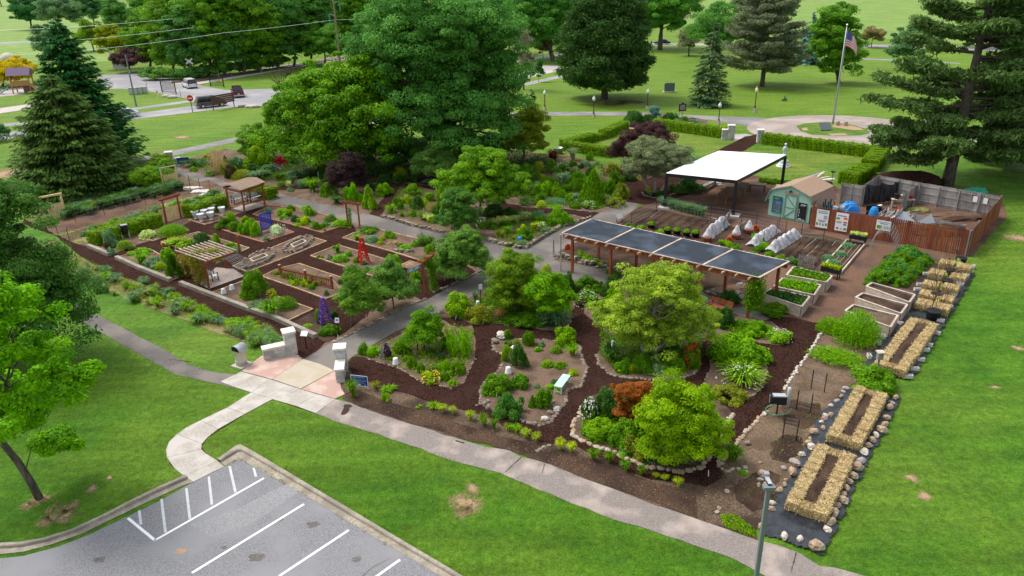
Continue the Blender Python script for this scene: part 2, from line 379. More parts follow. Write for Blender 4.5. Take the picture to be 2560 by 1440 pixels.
def ell_leaves(E,cr,per,leaf,dens=1.0,flat=.65,inner=.35,lowcut=-.55):
    """leaf clumps spread through ellipsoids E=[(centre, radii)]; returns C,N,S,v"""
    CC,NN,SS,VV=[],[],[],[]
    for c,r in E:
        c=np.array(c);r=np.array(r)
        area=(r[0]*r[1]+r[0]*r[2]+r[1]*r[2])/3*4*PI
        nc=max(6,int(dens*area/(cr*cr*1.25)))
        d=dirs(nc,.25);d=d[d[:,2]>lowcut];q=rng.uniform(.60,1.10,size=(len(d),1))
        ph=rng.uniform(0,6.28,3);az=np.arctan2(d[:,1],d[:,0]);q*=(1+.15*np.sin(3*az+ph[0]+2.5*d[:,2])*np.sin(5*d[:,2]+ph[1])+.07*np.sin(7*az+ph[2]))[:,None]
        k=rng.random(len(d))<.10;q[k]*=1.13
        k=rng.random(len(d))<inner;q[k]*=rng.uniform(.45,.85,size=(k.sum(),1))
        cc=c+d*r*q;rad=cr*rng.uniform(.45,1.4,len(cc));cv=rng.random(len(cc))
        idx=np.repeat(np.arange(len(cc)),per)
        dd=dirs(len(idx),.35)
        dd=dd+d[idx]*.35;dd /= np.linalg.norm(dd,axis=1,keepdims=True)
        rr=rad[idx][:,None]*rng.uniform(.55,1.08,size=(len(idx),1))
        CC.append(cc[idx]+dd*rr*np.array([1,1,flat]));NN.append(dd+dirs(len(idx))*.75+np.array([0,0,.35]))
        SS.append(leaf*rng.uniform(.6,1.25,len(idx)));VV.append(.5*cv[idx]+.5*rng.random(len(idx)))
    return np.concatenate(CC),np.concatenate(NN),np.concatenate(SS),np.concatenate(VV)
def limb(m,a,b,r0,r1,wob=.12,n=5,sides=6):
    a,b=Vector(a),Vector(b);L=(b-a).length;pts=[];rad=[]
    for i in range(n+1):
        t=i/n;q=a.lerp(b,t)
        if 0<i<n:q+=Vector((random.uniform(-1,1),random.uniform(-1,1),random.uniform(-.6,1)))*wob*L*.3
        pts.append(q);rad.append(r0+(r1-r0)*t)
    m.tube(pts,rad,sides);return pts
def px_ell(base,b,pushback=0.0,yfac=1.0):
    """photo box -> ellipsoid standing over ground point base (same distance)"""
    x0,y0,x1,y1=b;xc,yc=(x0+x1)/2,(y0+y1)/2
    by=base.y+pushback
    # point on the vertical plane y=by seen at xc,yc
    d=R3.T @ np.array([(xc-1280)/FPX,(yc-720)/FPX,1.0]);t=by/d[1]
    c=np.array([d[0]*t,by,CAM_H+d[2]*t]);dep=depth(c);s=-d[2]/np.linalg.norm(d);cc=math.sqrt(max(1e-6,1-s*s))
    rx=(x1-x0)/2*dep/FPX;ry=rx*yfac;semi=(y1-y0)/2*dep/FPX
    rz=math.sqrt(max((.45*semi) ** 2,semi*semi-(ry*s) ** 2))/cc
    return c,(rx,ry,rz)
def lift(c):
    y=.2*c[0]+.7*c[1]+.1*c[2];f=1+1.0*max(0,min(1,(.17-y)/.12));return tuple(v*f for v in c)
def tree(label,bx,by,boxes,color,leaf=.16,cr=1.0,per=110,dens=1.0,tr=None,name="tree",bark="bark",group=None,cat="tree",yfac=.9,flat=.52,stems=None,inner=.35,push=None,fm="leaf",branches=7,asp=.6):
    B=P(bx,by);E=[px_ell(B,b,0 if push is None else push[i],yfac) for i,b in enumerate(boxes)]
    E2=[]
    for c,r in E:
        z0=c[2]-r[2]
        if z0<.2:r=(r[0],r[1],(c[2]+r[2]-.2)/2);c=np.array([c[0],c[1],.2+r[2]])
        E2.append((np.array([c[0]-B.x,c[1]-B.y,c[2]]),r))
    E=E2;t=thing(name,label,cat,B,0,group)
    if per:
        C,N,S,V=ell_leaves(E,cr,int(per*1.9),leaf*.7,dens,flat,inner)
        ok=C[:,2]>.12
        mobj("crown",leaf_mesh("crown",C[ok],N[ok],S[ok],asp,V[ok],fm),lift(color),t)
    m=MB();top=max(c[2] for c,r in E);R=max(r[0] for c,r in E)
    r0=tr or max(.06,R*.075);zb=min(c[2]-r[2] for c,r in E);fork=max(.5,zb+.12*(top-zb))
    cx=np.mean([c[0] for c,r in E])*.3
    for sx,sy,bxx in (stems or [(0,0,0)]):
        st=limb(m,(sx,sy,-.1),(cx+sx*2+bxx,sy*2,fork),r0,r0*.72,.06,4,8)
        e=st[-1]
        for c,r in E:
            limb(m,e,(c[0],c[1],c[2]+r[2]*.3),r0*.6,r0*.12,.1)
            for k in range(branches):
                d=dirs(1,.25)[0];s_=Vector(e).lerp(Vector(c),random.uniform(.1,.8))
                limb(m,s_,c+d*np.array(r)*.85,r0*.3,r0*.04,.15)
    m.build("trunk",bark,t,True);return t
def spruce(label,bx,by,ty,wpx,color,dens=1.0,name="spruce_tree",tuft=.26,power=.85,low=.06,group=None,droop=.25,fm="needle",sub=1.0,cat="tree"):
    B=P(bx,by);h=hz(bx,by,ty);R=wpx/2*mpp((B.x,B.y,h*.3));t=thing(name,label,cat,B,0,group)
    m=MB();m.tube([(0,0,-.1),(0,0,h*.5),(0,0,h*.97)],[R*.075+.05,R*.04+.03,.02],8);m.build("trunk","bark",t,True)
    C,N,S,V,T=[],[],[],[],[]
    nb=int(dens*34*h/.9 ** .5/4*max(1,R/3));nb=min(nb,900)
    for i in range(nb):
        z=low*h+(1-low)*h*(1-(1-(i+random.random())/nb) ** .62)*.99
        f=max(0,1-z/h);L=R*(f ** power)*random.uniform(.72,1.08)+.12;a=random.uniform(0,2*PI)
        k=max(8,int(34*sub*(L/R+.25)))
        u=rng.random(k) ** .7;w=(rng.random(k)-.5)*(.50*L*(1.1-u*.7)+.3)
        rad=L*(.2+.8*u);zz=z-droop*rad*(.7+.3*u)+.18*L*u ** 3-np.abs(w)*.18+(rng.random(k)-.5)*.22
        ca,sa=math.cos(a),math.sin(a)
        C.append(np.stack([rad*ca-w*sa,rad*sa+w*ca,zz],1))
        out=np.stack([ca-w/L*sa*1.2,sa+w/L*ca*1.2,np.full(k,-droop-.2)],1)
        T.append(out+dirs(k)*.35);N.append(np.tile([ca*.35,sa*.35,1.0],(k,1))+dirs(k)*.55)
        S.append(tuft*rng.uniform(.6,1.2,k));V.append(np.clip(.3*random.random()+.5*rng.random(k)+.2*u,0,1))
    C,N,S,V,T=map(np.concatenate,(C,N,S,V,T));C[:,2]=np.maximum(C[:,2],.08)
    mobj("crown",leaf_mesh("crown",C,N,S,.38,V,fm,T),color,t);return t
def pine(label,bx,by,h,limbs,color,tr=.45,needle=.3,name="pine_tree",trunk_lean=(0,0),tufts=13,per=46,bark="bark",curve=None,rs=.5,fm="needle",cat="tree",vr=.55):
    """limbs: (z, azimuth, length, rise)"""
    B=P(bx,by);t=thing(name,label,cat,B);m=MB()
    def tk(z):q=z/h;return Vector((trunk_lean[0]*q,trunk_lean[1]*q,z))
    m.tube([tk(-.1),tk(h*.08),tk(h*.35),tk(h*.7),tk(h)],[tr*1.2,tr,tr*.82,tr*.5,.06],10)
    C,N,S,V=[],[],[],[]
    for z,a,L,rise in limbs:
        s=tk(z);ca,sa=math.cos(a),math.sin(a);e=s+Vector((ca*L,sa*L,rise));mid=s.lerp(e,.5)-Vector((0,0,.06*L))
        pts=[s,s.lerp(mid,.5) ,mid,mid.lerp(e,.55),e]
        m.tube(pts,[.10+.012*L,.085+.008*L,.06+.004*L,.035,.015],5,False)
        for k in range(tufts):
            u=.3+.72*random.random() ** .8;q=s.lerp(mid,u*2) if u<.5 else mid.lerp(e,u*2-1)
            w=random.uniform(-1,1)*.30*L*(1.15-.5*u) ;c=np.array([q.x-sa*w,q.y+ca*w,q.z+random.uniform(-.05,.3)])
            d=dirs(per,.35);r=rs*random.uniform(.7,1.35)
            C.append(c+d*np.array([r,r,r*vr])*rng.uniform(.35,1,size=(per,1)));N.append(dirs(per)+np.array([0,0,.6]))
            S.append(needle*rng.uniform(.5,1.1,per));V.append(.35*random.random()+.65*rng.random(per))
    m.build("trunk",bark,t,True)
    C,N,S,V=map(np.concatenate,(C,N,S,V));mobj("crown",leaf_mesh("crown",C,N,S,.30,V,fm),color,t);return t
# shrub prototypes: radius 1, height 1
def blades(n,segs=3,w=.05,spread=1.0,hmin=.5,arch=.9,base=.15):
    """arching straps from the crown of a clump; returns list-of-quads arrays"""
    m_v,m_f,vv=[],[],[]
    for i in range(n):
        a=random.uniform(0,2*PI);b=base*random.random() ** .5;p=Vector((math.cos(a)*b,math.sin(a)*b,0));a2=a+random.uniform(-.5,.5)
        out=Vector((math.cos(a2),math.sin(a2),0));H=random.uniform(hmin,1.0);D=spread*random.uniform(.3,1.0);side=Vector((-out.y,out.x,0))
        o=len(m_v);q=random.random()
        for k in range(segs+1):
            t=k/segs;r=D*t ** 1.4*arch+.1*t;z=H*(math.sin(min(1,t*1.15)*PI*.62)) if arch>.3 else H*t
            ww=w*(1-t*.85)*(.7+.3*q);c=p+out*r+Vector((0,0,z));m_v+=[tuple(c-side*ww),tuple(c+side*ww)]
        for k in range(segs):m_f.append((o+2*k,o+2*k+1,o+2*k+3,o+2*k+2));vv.append(q)
    me=bpy.data.meshes.new("foliage");me.from_pydata(m_v,[],m_f);me.update()
    at=me.attributes.new("v",'FLOAT','FACE');at.data.foreach_set("value",vv);me.materials.append(MATS["leaf"]);return me
def mound(n,leaf,asp=.55,k=14,br=.38,core=.62,up=.3):
    """k leafy lobes heaped on a half dome"""
    cl=dirs(k,.35);cl[:,2]=np.abs(cl[:,2]);cl*=core*rng.uniform(.75,1.15,size=(k,1));cv=rng.random(k);rd=br*rng.uniform(.7,1.25,k)
    j=rng.integers(0,k,n);d=dirs(n,.25);d=d+cl[j]*.6;d /= np.linalg.norm(d,axis=1,keepdims=True)
    C=cl[j]+d*(rd[j]*rng.uniform(.6,1.1,n))[:,None];C[:,2]=np.abs(C[:,2])+.02
    return leaf_mesh("foliage",C,d+dirs(n)*.75+np.array([0,0,up]),leaf*rng.uniform(.55,1.3,n),asp,.45*cv[j]+.55*rng.random(n))
def upright(n,k,leaf,asp=.35):
    C,T,N,V=[],[],[],[]
    for i in range(k):
        a=random.uniform(0,2*PI);r=.8*random.random() ** .5;h=random.uniform(.6,1)*(1-.3*r);m=n // k;z=rng.random(m)*h
        lean=.25*r
        C.append(np.stack([math.cos(a)*(r+lean*z)+.05*rng.normal(size=m),math.sin(a)*(r+lean*z)+.05*rng.normal(size=m),z],1));T.append(dirs(m,1.1));N.append(dirs(m));V.append(.5*random.random()+.5*rng.random(m))
    return leaf_mesh("foliage",np.concatenate(C),np.concatenate(N),leaf*rng.uniform(.6,1.2,sum(map(len,V))),asp,np.concatenate(V),T=np.concatenate(T))
def cone_(n,leaf):
    z=rng.random(n) ** 1.35*.98;a=rng.random(n)*2*PI;r=(1-z) ** .75*(1-rng.random(n) ** 2*.25)+.04*np.sin(a*7+z*19)
    C=np.stack([np.cos(a)*r,np.sin(a)*r,z],1);return leaf_mesh("foliage",C,C*[1,1,.3]+dirs(n)*.6+[0,0,.4],leaf*rng.uniform(.6,1.2,n),.45)
def cover(n,leaf):
    r=rng.random(n) ** .5;a=rng.random(n)*2*PI;r*=1+.15*np.sin(a*3+1)+.08*np.sin(a*7)
    C=np.stack([np.cos(a)*r,np.sin(a)*r,(.35+.65*rng.random(n))*np.maximum(.15,1-r ** 3)],1);return leaf_mesh("foliage",C,dirs(n)*.7+[0,0,1],leaf*rng.uniform(.6,1.2,n),.6)
def airy(n,leaf):
    d=dirs(n,.2);d[:,2]=np.abs(d[:,2]);C=d*(rng.random((n,1)) ** .45);return leaf_mesh("foliage",C,dirs(n),leaf*rng.uniform(.6,1.4,n),.13,T=dirs(n,.9)+d*.5)
def twiggy(n,leaf):
    d=dirs(n,.35);d[:,2]=np.abs(d[:,2]);C=d*(rng.random((n,1)) ** .6);return leaf_mesh("foliage",C,dirs(n),leaf*rng.uniform(.5,1.5,n),.08,T=d+dirs(n)*.3)
PR={}
PR['m']=[mound(2600,.066,k=16,br=.36) for _ in range(4)]                     # dense mound
PR['b']=[mound(2300,.088,.6,10,.42,.62) for _ in range(4)]     # leafy bush
PR['B']=[mound(6500,.055,.6,30,.27,.74) for _ in range(4)]     # large leafy bush
PR['x']=[mound(3600,.055,.45,60,.18,.84) for _ in range(2)]      # clipped, fine
PR['f']=[airy(5000,.085) for _ in range(2)]
PR['t']=[twiggy(1500,.12) for _ in range(2)]
PR['s']=[blades(170,3,.065) for _ in range(3)]                    # strap leaves
PR['g']=[blades(230,3,.040,arch=.8,hmin=.6) for _ in range(3)]      # grass clump
PR['y']=[blades(110,2,.06,arch=.28,hmin=.7,spread=1.1) for _ in range(2)]   # spiky
PR['u']=[upright(2600,55,.07) for _ in range(2)]
PR['c']=[cone_(3600,.07) for _ in range(2)]
PR['k']=[cover(1300,.085) for _ in range(3)]
PR['h']=[blades(70,3,.15,hmin=.5,arch=.8) for _ in range(2)]    # hosta
PR['w']=[mound(1300,.095,.7,8,.40,.66) for _ in range(4)]          # loose, open
def dots(n,r=.045,top=False):
    m=MB()
    for i in range(n):
        d=dirs(1,.7)[0];d[2]=abs(d[2]);c=d*random.uniform(.92,1.1)
        if top:c=np.array([d[0],d[1],1.0+random.uniform(-.05,.2)]) if random.random()<.5 else c
        q=r*random.uniform(.7,1.3);m.add([c+[q,0,0],c+[0,q,0],c-[q,0,0],c-[0,q,0],c+[0,0,q],c-[0,0,q*.6]],[(0,1,4),(1,2,4),(2,3,4),(3,0,4),(1,0,5),(2,1,5),(3,2,5),(0,3,5)])
    me=bpy.data.meshes.new("blossoms");me.from_pydata(m.v,[],m.f);me.update();return me
_dots={}
def flower_mesh(kind,n=60,r=.05):
    k=(kind,n)
    if k not in _dots:me=dots(n,r);me.materials.append(MATS[kind]);_dots[k]=me
    return _dots[k]
COL=dict(G=(.068,.175,.020),D=(.036,.105,.022),B=(.090,.25,.018),Y=(.22,.33,.035),S=(.105,.20,.095),V=(.33,.42,.15),R=(.14,.030,.020),P=(.042,.024,.026),O=(.27,.055,.020),T=(.30,.24,.11),H=(.085,.175,.012),L=(.115,.255,.024),K=(.075,.060,.030),W=(.42,.48,.27),E=(.16,.20,.03),X=(.20,.025,.015))
def dome(b):
    """photo box -> ground centre, radius, height of a plant standing on the ground"""
    x0,y0,x1,y1=b;xc=(x0+x1)/2;g=P(xc,y1);k=mpp(g);r=(x1-x0)/2*k
    s=CAM_H/math.hypot(CAM_H,math.hypot(g.x,g.y));c=math.sqrt(1-s*s);T=(y1-y0)*k
    ry=min(r,T/(2*s)*.95);h=math.sqrt(max((.12*T) ** 2,T*T-2*T*ry*s))/c
    g=P(xc,y1-ry*s/k);return g,r,ry,max(.08,h)
NAMES={'m':'shrub','b':'shrub','B':'shrub','x':'shrub','f':'feathery_plant','t':'shrub','s':'daylily_clump','g':'grass_clump','y':'yucca_plant','u':'perennial_plant','c':'conifer_shrub','k':'low_plant','h':'hosta_plant','w':'perennial_plant'}
def shrub(kind,b,color,label,group=None,fl=None,name=None,hs=1.0,cat=None):
    g,r,ry,h=dome(b);me=random.choice(PR[kind]);nm=name or NAMES[kind]
    cj=COL[color] if isinstance(color,str) else color;f=random.uniform(.88,1.14);f2=random.uniform(.92,1.08)
    cj=(cj[0]*f*f2,cj[1]*f,cj[2]*f/f2)
    ex={'s':1.25,'g':1.3,'y':1.2,'f':1.15,'k':1.2,'w':1.12}.get(kind,1.06);h*={'s':1.25,'g':1.35,'k':1.5}.get(kind,1.12);left_=b[2]<1110 and b[3]>500;ex*=.96 if left_ else 1.06;ry*=1.0 if left_ else 1.1
    if fl:
        t=thing(nm,label,cat or nm.replace('_',' '),g,0,group);o=mobj("foliage",me,cj,t)
        q=mobj("blossoms",flower_mesh(fl,110 if r>.6 else 80,.036 if r>.6 else .085),None,t);q.scale=(r,ry,h);o.scale=(r*ex,max(ry*ex,r*.6),h*hs)
    else:
        o=mobj(nm,me,cj);o.location=g;tag(o,label,cat or nm.replace('_',' '),group);o.scale=(r*ex,max(ry,r*.6),h*hs)
    if not fl and abs(r-ry)<.35*r:o.rotation_euler=(0,0,random.uniform(0,6.28))
    else:o.rotation_euler=(0,0,random.choice((0,PI)))
    if not fl:o.rotation_euler[0]=random.uniform(-.12,.12);o.rotation_euler[1]=random.uniform(-.12,.12)
    return o
def hedge(label,pts,w,h,color=(.075,.165,.010),zpx=False,group=None,dens=260):
    w*=1.12;h*=1.1
    pw=[P(*p) for p in pts];C0=sum(pw,Vector())/len(pw);CC,NN=[],[];m=MB()
    for i in range(len(pw)-1):
        a,b=pw[i]-C0,pw[i+1]-C0;d=(b-a);L=d.length;d.normalize();n=Vector((-d.y,d.x,0))
        m.obox((a+b)/2+Vector((0,0,h*.44)),d*(L/2-.02),n*(w/2-.14),Vector((0,0,h*.44)))
        k=int(dens*L*(w+2*h));per=w+2*h;s=rng.random(k)*per;t=rng.random(k)*(L+.1)-.05
        off=np.where(s<h,-w/2,np.where(s<h+w,s-h-w/2,w/2));z=np.where(s<h,s,np.where(s<h+w,h,per-s))
        bl=.05*np.sin(t*5.1+i)+.04*np.sin(t*11.7+s*3)
        nx=np.where(s<h,-1.0,np.where(s<h+w,0,1.0));nz=np.where((s >= h) & (s<h+w),1.0,.1)
        edge=.10*(np.abs(off)>w/2-.12)*(z>h-.12)
        pos=np.outer(t,np.array(d))+np.array(a)+np.outer(off+nx*bl*.8,np.array(n))+np.outer(z+nz*bl-edge-rng.random(k)*.05,[0,0,1])
        CC.append(pos);NN.append(np.outer(nx,np.array(n))+np.outer(nz,[0,0,1])+dirs(k)*.55)
        for e,sg in ((a,-1),(b,1)):
            k=int(dens*w*h*1.1);u=(rng.random(k)-.5)*w;z=rng.random(k)*h
            CC.append(np.array(e)+np.outer(np.full(k,sg*.04)+.05*rng.normal(size=k),np.array(d))+np.outer(u,np.array(n))+np.outer(z,[0,0,1]));NN.append(np.tile(np.array(d)*sg,(k,1))+dirs(k)*.55)
    C=np.concatenate(CC);N=np.concatenate(NN)
    t=thing("hedge",label,"hedge",C0,0,group)
    mobj("foliage",leaf_mesh("foliage",C,N,.075*rng.uniform(.7,1.3,len(C)),.5),color,t)
    m.build("branches","hedgecore",t);return t
# ------------------------------------------------------------------ boards, walls, edgings
def edging(label,pts,material="cedar",w=.09,h=.12,closed=True,name="bed_edging",z=0.0,group="board edgings of the kitchen beds"):
    pw=[P(*p) for p in pts];n=len(pw);C0=sum(pw,Vector())/n;t=thing(name,label,"bed edging",C0,0,group)
    for i in range(n if closed else n-1):
        a,b=pw[i]-C0,pw[(i+1) % n]-C0;d=(b-a).normalized()*w*.5
        MB().bar(a-d+Vector((0,0,h/2+z)),b+d*.98+Vector((0,0,h/2+z+.002*(i % 2))),w,h).build("board",material,t)
    return t
def stones(label,pts,size=.32,h=.14,material="stone",closed=False,name="stone_edging",rows=1,cat="stone edging",gap=1.0,group=None,inset=0.0):
    """a border or low dry wall laid of rough stones along a line"""
    pw=[P(*p) for p in pts]
    if closed:pw.append(pw[0])
    size*=.86 if rows==1 else 1;h*=.8 if rows==1 else 1;C0=sum(pw,Vector())/len(pw);m=MB();sd=int(abs(C0.x*100))
    for row in range(rows):
        for i in range(len(pw)-1):
            a,b=pw[i],pw[i+1];L=(b-a).length;u=random.uniform(0,size*.5)*(row+1);an=math.atan2((b-a).y,(b-a).x)
            while u<L:
                s=size*random.uniform(.5,1.25);sd+=1;q=a.lerp(b,min(1,(u+s/2)/max(L,.01)))-C0;nn=Vector((-math.sin(an),math.cos(an),0))*random.uniform(-.05,.05)
                m.rock((q.x+nn.x,q.y+nn.y,row*h*.82+random.uniform(-.02,.01)),(s,size*random.uniform(.6,.95),h*random.uniform(.85,1.3)),sd,an+random.uniform(-.25,.25));u+=s*gap
    o=m.build(name,material);o.location=C0;return tag(o,label,cat,group)
def text_mesh(s,size,material,parent,M,name="lettering"):
    cu=bpy.data.curves.new(name,'FONT');cu.body=s;cu.size=size;cu.align_x='CENTER';cu.align_y='CENTER';cu.extrude=.002
    tmp=bpy.data.objects.new("tmp",cu);col.objects.link(tmp);me=bpy.data.meshes.new_from_object(tmp.evaluated_get(bpy.context.evaluated_depsgraph_get()));bpy.data.objects.remove(tmp)
    me.materials.clear();me.materials.append(MATS[material]);me.transform(M);o=bpy.data.objects.new(name,me);col.objects.link(o);o.parent=parent;return o
# ================================================================== THE GROUND
def circle_px(cx,cy,r,n=48,z=0):
    c=P(cx,cy);return [(c.x+r*math.cos(2*PI*i/n),c.y+r*math.sin(2*PI*i/n)) for i in range(n)]
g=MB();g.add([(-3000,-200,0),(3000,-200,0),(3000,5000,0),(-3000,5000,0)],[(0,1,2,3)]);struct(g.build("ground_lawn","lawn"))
sheet("meadow_field",[(1935,92),(2235,98),(2640,128),(2900,-25),(2600,-72),(1900,-45),(1700,-20),(1705,60)],.012,"meadow",.8,6)
sheet("meadow_field",[(-200,230),(-30,200),(100,160),(330,150),(420,120),(300,20),(100,-20),(-200,-10)],.012,"meadow",.5,6)
# background roads
Z=.02
sheet("road",[(-60,339),(55,327),(200,303),(347,283),(487,264),(560,258),(481,249),(370,228),(300,222),(240,222),(245,188),(297,186),(437,197),(504,214),(563,225),(691,222),(760,222),(760,262),(659,266),(586,268),(481,281),(347,297),(200,318),(55,343),(-60,356)],Z,"road",.05,2)
sheet("sidewalk",[(-60,316),(55,305),(324,271),(478,250),(560,245),(560,251),(478,256),(324,277),(55,312),(-60,324)],Z,"road")
sheet("road",[(1240,158),(1312,146),(1395,134),(1500,117),(1583,109),(1703,108),(1860,110),(1948,112),(2152,112),(2234,112),(2400,116),(2600,122),(2600,131),(2400,125),(2234,120),(2152,120),(1948,117.5),(1703,113.5),(1583,116),(1391,141),(1312,153),(1240,166)],Z,"road")
sheet("parking_area",[(1225,215),(1290,184),(1338,163),(1402,165),(1405,176),(1327,194),(1240,235)],Z+.01,"paleroad")
sheet("path",[(1300,210),(1397,189),(1560,170),(1560,174),(1397,196),(1318,214)],Z,"road")
sheet("path",[(2080,143),(2240,149),(2400,158),(2400,160),(2240,152),(2080,146)],Z,"road")
sheet("road",[(-60,108),(40,104),(120,99),(120,102),(40,107.5),(-60,112)],Z,"road")
sheet("playground_floor",[(-40,246),(60,236),(103,228),(104,214),(20,222),(-40,226)],Z,"paleroad")
sheet("road",[(285,190),(310,184),(400,181),(400,186),(310,190)],Z+.004,"road")
# railway bed
for a in ([(-60,276),(0,271),(100,256),(250,236),(250,246),(100,268),(0,284),(-60,290)],[(425,205),(496,198),(560,188),(640,175),(720,162),(800,149),(900,134),(905,142),(800,159),(720,174),(640,187),(560,200),(496,211),(440,210)]):
    sheet("railway_ballast",a,.03,"gravel",.15,2)
rt=thing("railway_track","rusty railway track curving past the woods on pale ballast","railway track",P(640,178))
O_=P(640,178)
for k,dy in (("a",0),("b",4.2)):
    m=MB();q=[P(x,y+dy)-O_+Vector((0,0,.14)) for x,y in ((430,203),(496,200),(560,190.5),(640,178),(720,165.5),(800,152),(900,137))]
    for i in range(len(q)-1):m.bar(q[i],q[i+1],.10,.14)
    m.build("rail","rail",rt)
m=MB()
for i in range(150):
    t=i/149*5.999;k=int(t);pts=[(430,203),(496,200),(560,190.5),(640,178),(720,165.5),(800,152),(900,137)]
    x=pts[k][0]+(pts[k+1][0]-pts[k][0])*(t-k);y=pts[k][1]+(pts[k+1][1]-pts[k][1])*(t-k)
    a,b=P(x,y-1.2)-O_,P(x,y+5.2)-O_;m.bar(a+Vector((0,0,.05)),b+Vector((0,0,.05)),.22,.08)
m.build("sleepers","rail",rt)
# path to the flag circle, the circle
sheet("path",[(330,400),(367,391),(450,374),(607,340),(700,322),(850,303),(1100,288),(1356,280),(1484,280),(1601,281),(1717,288),(1892,294),(1930,298),(1900,320),(1860,314),(1776,300),(1650,291),(1484,289),(1362,290),(1100,298),(850,315),(700,336),(603,352),(450,386),(367,401),(330,412)],Z,"pathgrey",.03)
cc=P(2092,322);R_out=(P(2325,322)-P(1862,322)).length/2
circ=[(cc.x+R_out*math.cos(2*PI*i/60),cc.y-1.0+R_out*.93*math.sin(2*PI*i/60)) for i in range(60)]
sheet("round_pavement",circ,.03,"roundpave",px=False)
sheet("road",[(2180,330),(2330,332),(2450,345),(2560,352),(2700,365),(2700,390),(2560,378),(2450,369),(2330,368),(2200,368)],.024,"roundpave")
sheet("round_bed",[(1990,316),(2010,309),(2060,306),(2120,310),(2165,322),(2175,334),(2150,339),(2090,341),(2030,337),(2000,328)],.038,"courtgrass",.12)
sheet("bare_soil",[(2085,312),(2120,313),(2150,320),(2160,326),(2130,326),(2100,321),(2080,318)],.046,"bare",.15)
for p in ([(2004,322),(2016,319),(2020,326),(2008,327)],[(2070,335),(2110,334),(2120,339),(2080,340)]):sheet("bare_soil",p,.046,"bare",.1)
sheet("entrance_pavement",[(1832,337),(1862,335),(1898,341),(1893,350),(1868,352),(1834,353)],.036,"paleroad")
# hedge courts: slightly thinner turf
sheet("court_lawn",[(1410,372),(1565,318),(1640,315),(1815,345),(1840,352),(1700,432),(1560,420),(1418,385)],.012,"courtgrass",.05)
sheet("court_lawn",[(1905,353),(2205,392),(2120,455),(1950,462),(1800,420),(1790,415)],.012,"courtgrass",.05)
sheet("mulch_path",[(1893,336),(1862,342),(1838,355),(1790,378),(1700,425),(1660,450),(1740,450),(1810,405),(1868,372),(1893,358),(1897,345)],.045,"mulch",.09)
sheet("bare_soil",[(1555,312),(1600,311),(1610,320),(1570,324)],.02,"bare",.1);sheet("soil_bed",[(1690,298),(1730,294),(1768,300),(1772,316),(1740,322),(1690,316)],.02,"soil",.1)
# bare patches in the turf
for p,s in (((455,343),1.3),((5,436),2.6),((1538,258),2.5),((1580,255),2.2),((1500,255),1.6),((1165,1258),.75),((1182,1222),.35),((1160,1280),.45),((150,1283),.75),((120,1300),.45),((175,1268),.4),((230,1222),.3),((275,1194),.15),((100,1250),.45),((70,1265),.35),((1480,258),.9),((2550,595),1.2),((2545,870),.35),((2487,968),.25),((2280,1195),.3),((2310,1240),.3)):
    c=P(*p);r=random.Random(int(p[0]));n=22
    o=MB().add([(1.6*math.cos(2*PI*k/n),1.6*math.sin(2*PI*k/n),0) for k in range(n)],[tuple(range(n))]).build("bare_patch","barepatch" if s<1.9 or p[0]==5 else "needlebed")
    o.location=(c.x,c.y,.01);o.scale=(s*1.35,s,1);o.rotation_euler=(0,0,r.uniform(0,3));struct(o)
# lower sidewalk
SW=[(40,700),(120,735),(205,768),(250,790),(340,838),(430,885),(470,912),(530,930),(603,938),(628,982),(555,962),(440,938),(370,897),(280,848),(200,802),(120,765),(40,728)]
sheet("sidewalk",SW,.016,"asphalt",.04)
sheet("sidewalk",[(789,1034),(839,999),(880,1008),(913,1019),(952,1036),(988,1047),(1054,1067),(1132,1092),(1221,1119),(1271,1125),(1304,1144),(1340,1150),(1396,1169),(1432,1183),(1470,1200),(1560,1232),(1700,1282),(1744,1298),(1803,1318),(1894,1351),(1950,1365),(2000,1384),(2050,1416),(2089,1420),(2160,1440),(2260,1475),(2260,1560),(1960,1470),(1892,1429),(1839,1400),(1700,1350),(1500,1287),(1400,1246),(1293,1202),(1249,1182),(1152,1158),(1096,1141),(1054,1122),(1000,1105),(925,1080),(858,1060)],.016,"oldasphalt",.04)
for a in (((872,1012),(858,1038),.30),((1303,1144),(1262,1182),.05),((1362,1160),(1355,1185),.03),((1990,1382),(1978,1430),.04),((480,905),(415,898),.05)):
    A_,B_=P(*a[0]),P(*a[1]);d=(B_-A_).normalized();n_=Vector((-d.y,d.x,0))*a[2]
    pts=[]
    for sg in (1,-1):
        for k in range(7):
            t=k/6 if sg>0 else 1-k/6;q=A_.lerp(B_,t)+n_*sg*random.uniform(.3,1)*(1-.5*t);pts.append((q.x,q.y))
    sheet("crack",pts,.022,"weedsoil",px=False)
for p in ((1150,1103),):sheet("crack",[(p[0]-14,p[1]-3),(p[0]+12,p[1]+4),(p[0]+10,p[1]+7),(p[0]-8,p[1]+2)],.022,"darksoil",.03)
# entrance plaza and curved concrete walk
slabs=[[(551,955),(603,930),(641,940),(588,969)],[(588,969),(641,940),(674,948.5),(628,982)],[(628,982),(674,948.5),(752,974),(681,999)],[(681,999),(752,974),(791,986),(743,1017)],[(743,1017),(791,986),(839,999),(789,1034)]]
slabs+=[[(628,982),(681,999),(612,1036),(568,1020)],[(568,1020),(612,1036),(545,1074),(501,1052)],[(501,1052),(545,1074),(519,1095),(505,1111),(443,1086),(465,1070)],[(443,1086),(505,1111),(504,1124),(417,1145),(415,1125),(423,1105)],[(417,1145),(504,1124),(513,1133),(544,1153),(461,1192),(436,1172)],[(461,1192),(544,1153),(561,1167),(483,1206)]]
for s in slabs:
    w=[P(*p) for p in s];c=sum(w,Vector())/len(w);m=MB();q=[c+(v-c)*(1-.012/max(.3,(v-c).length)) for v in w];m.prism([(v.x,v.y) for v in q],-.05,.03);struct(m.build("walkway_slab","concrete"))
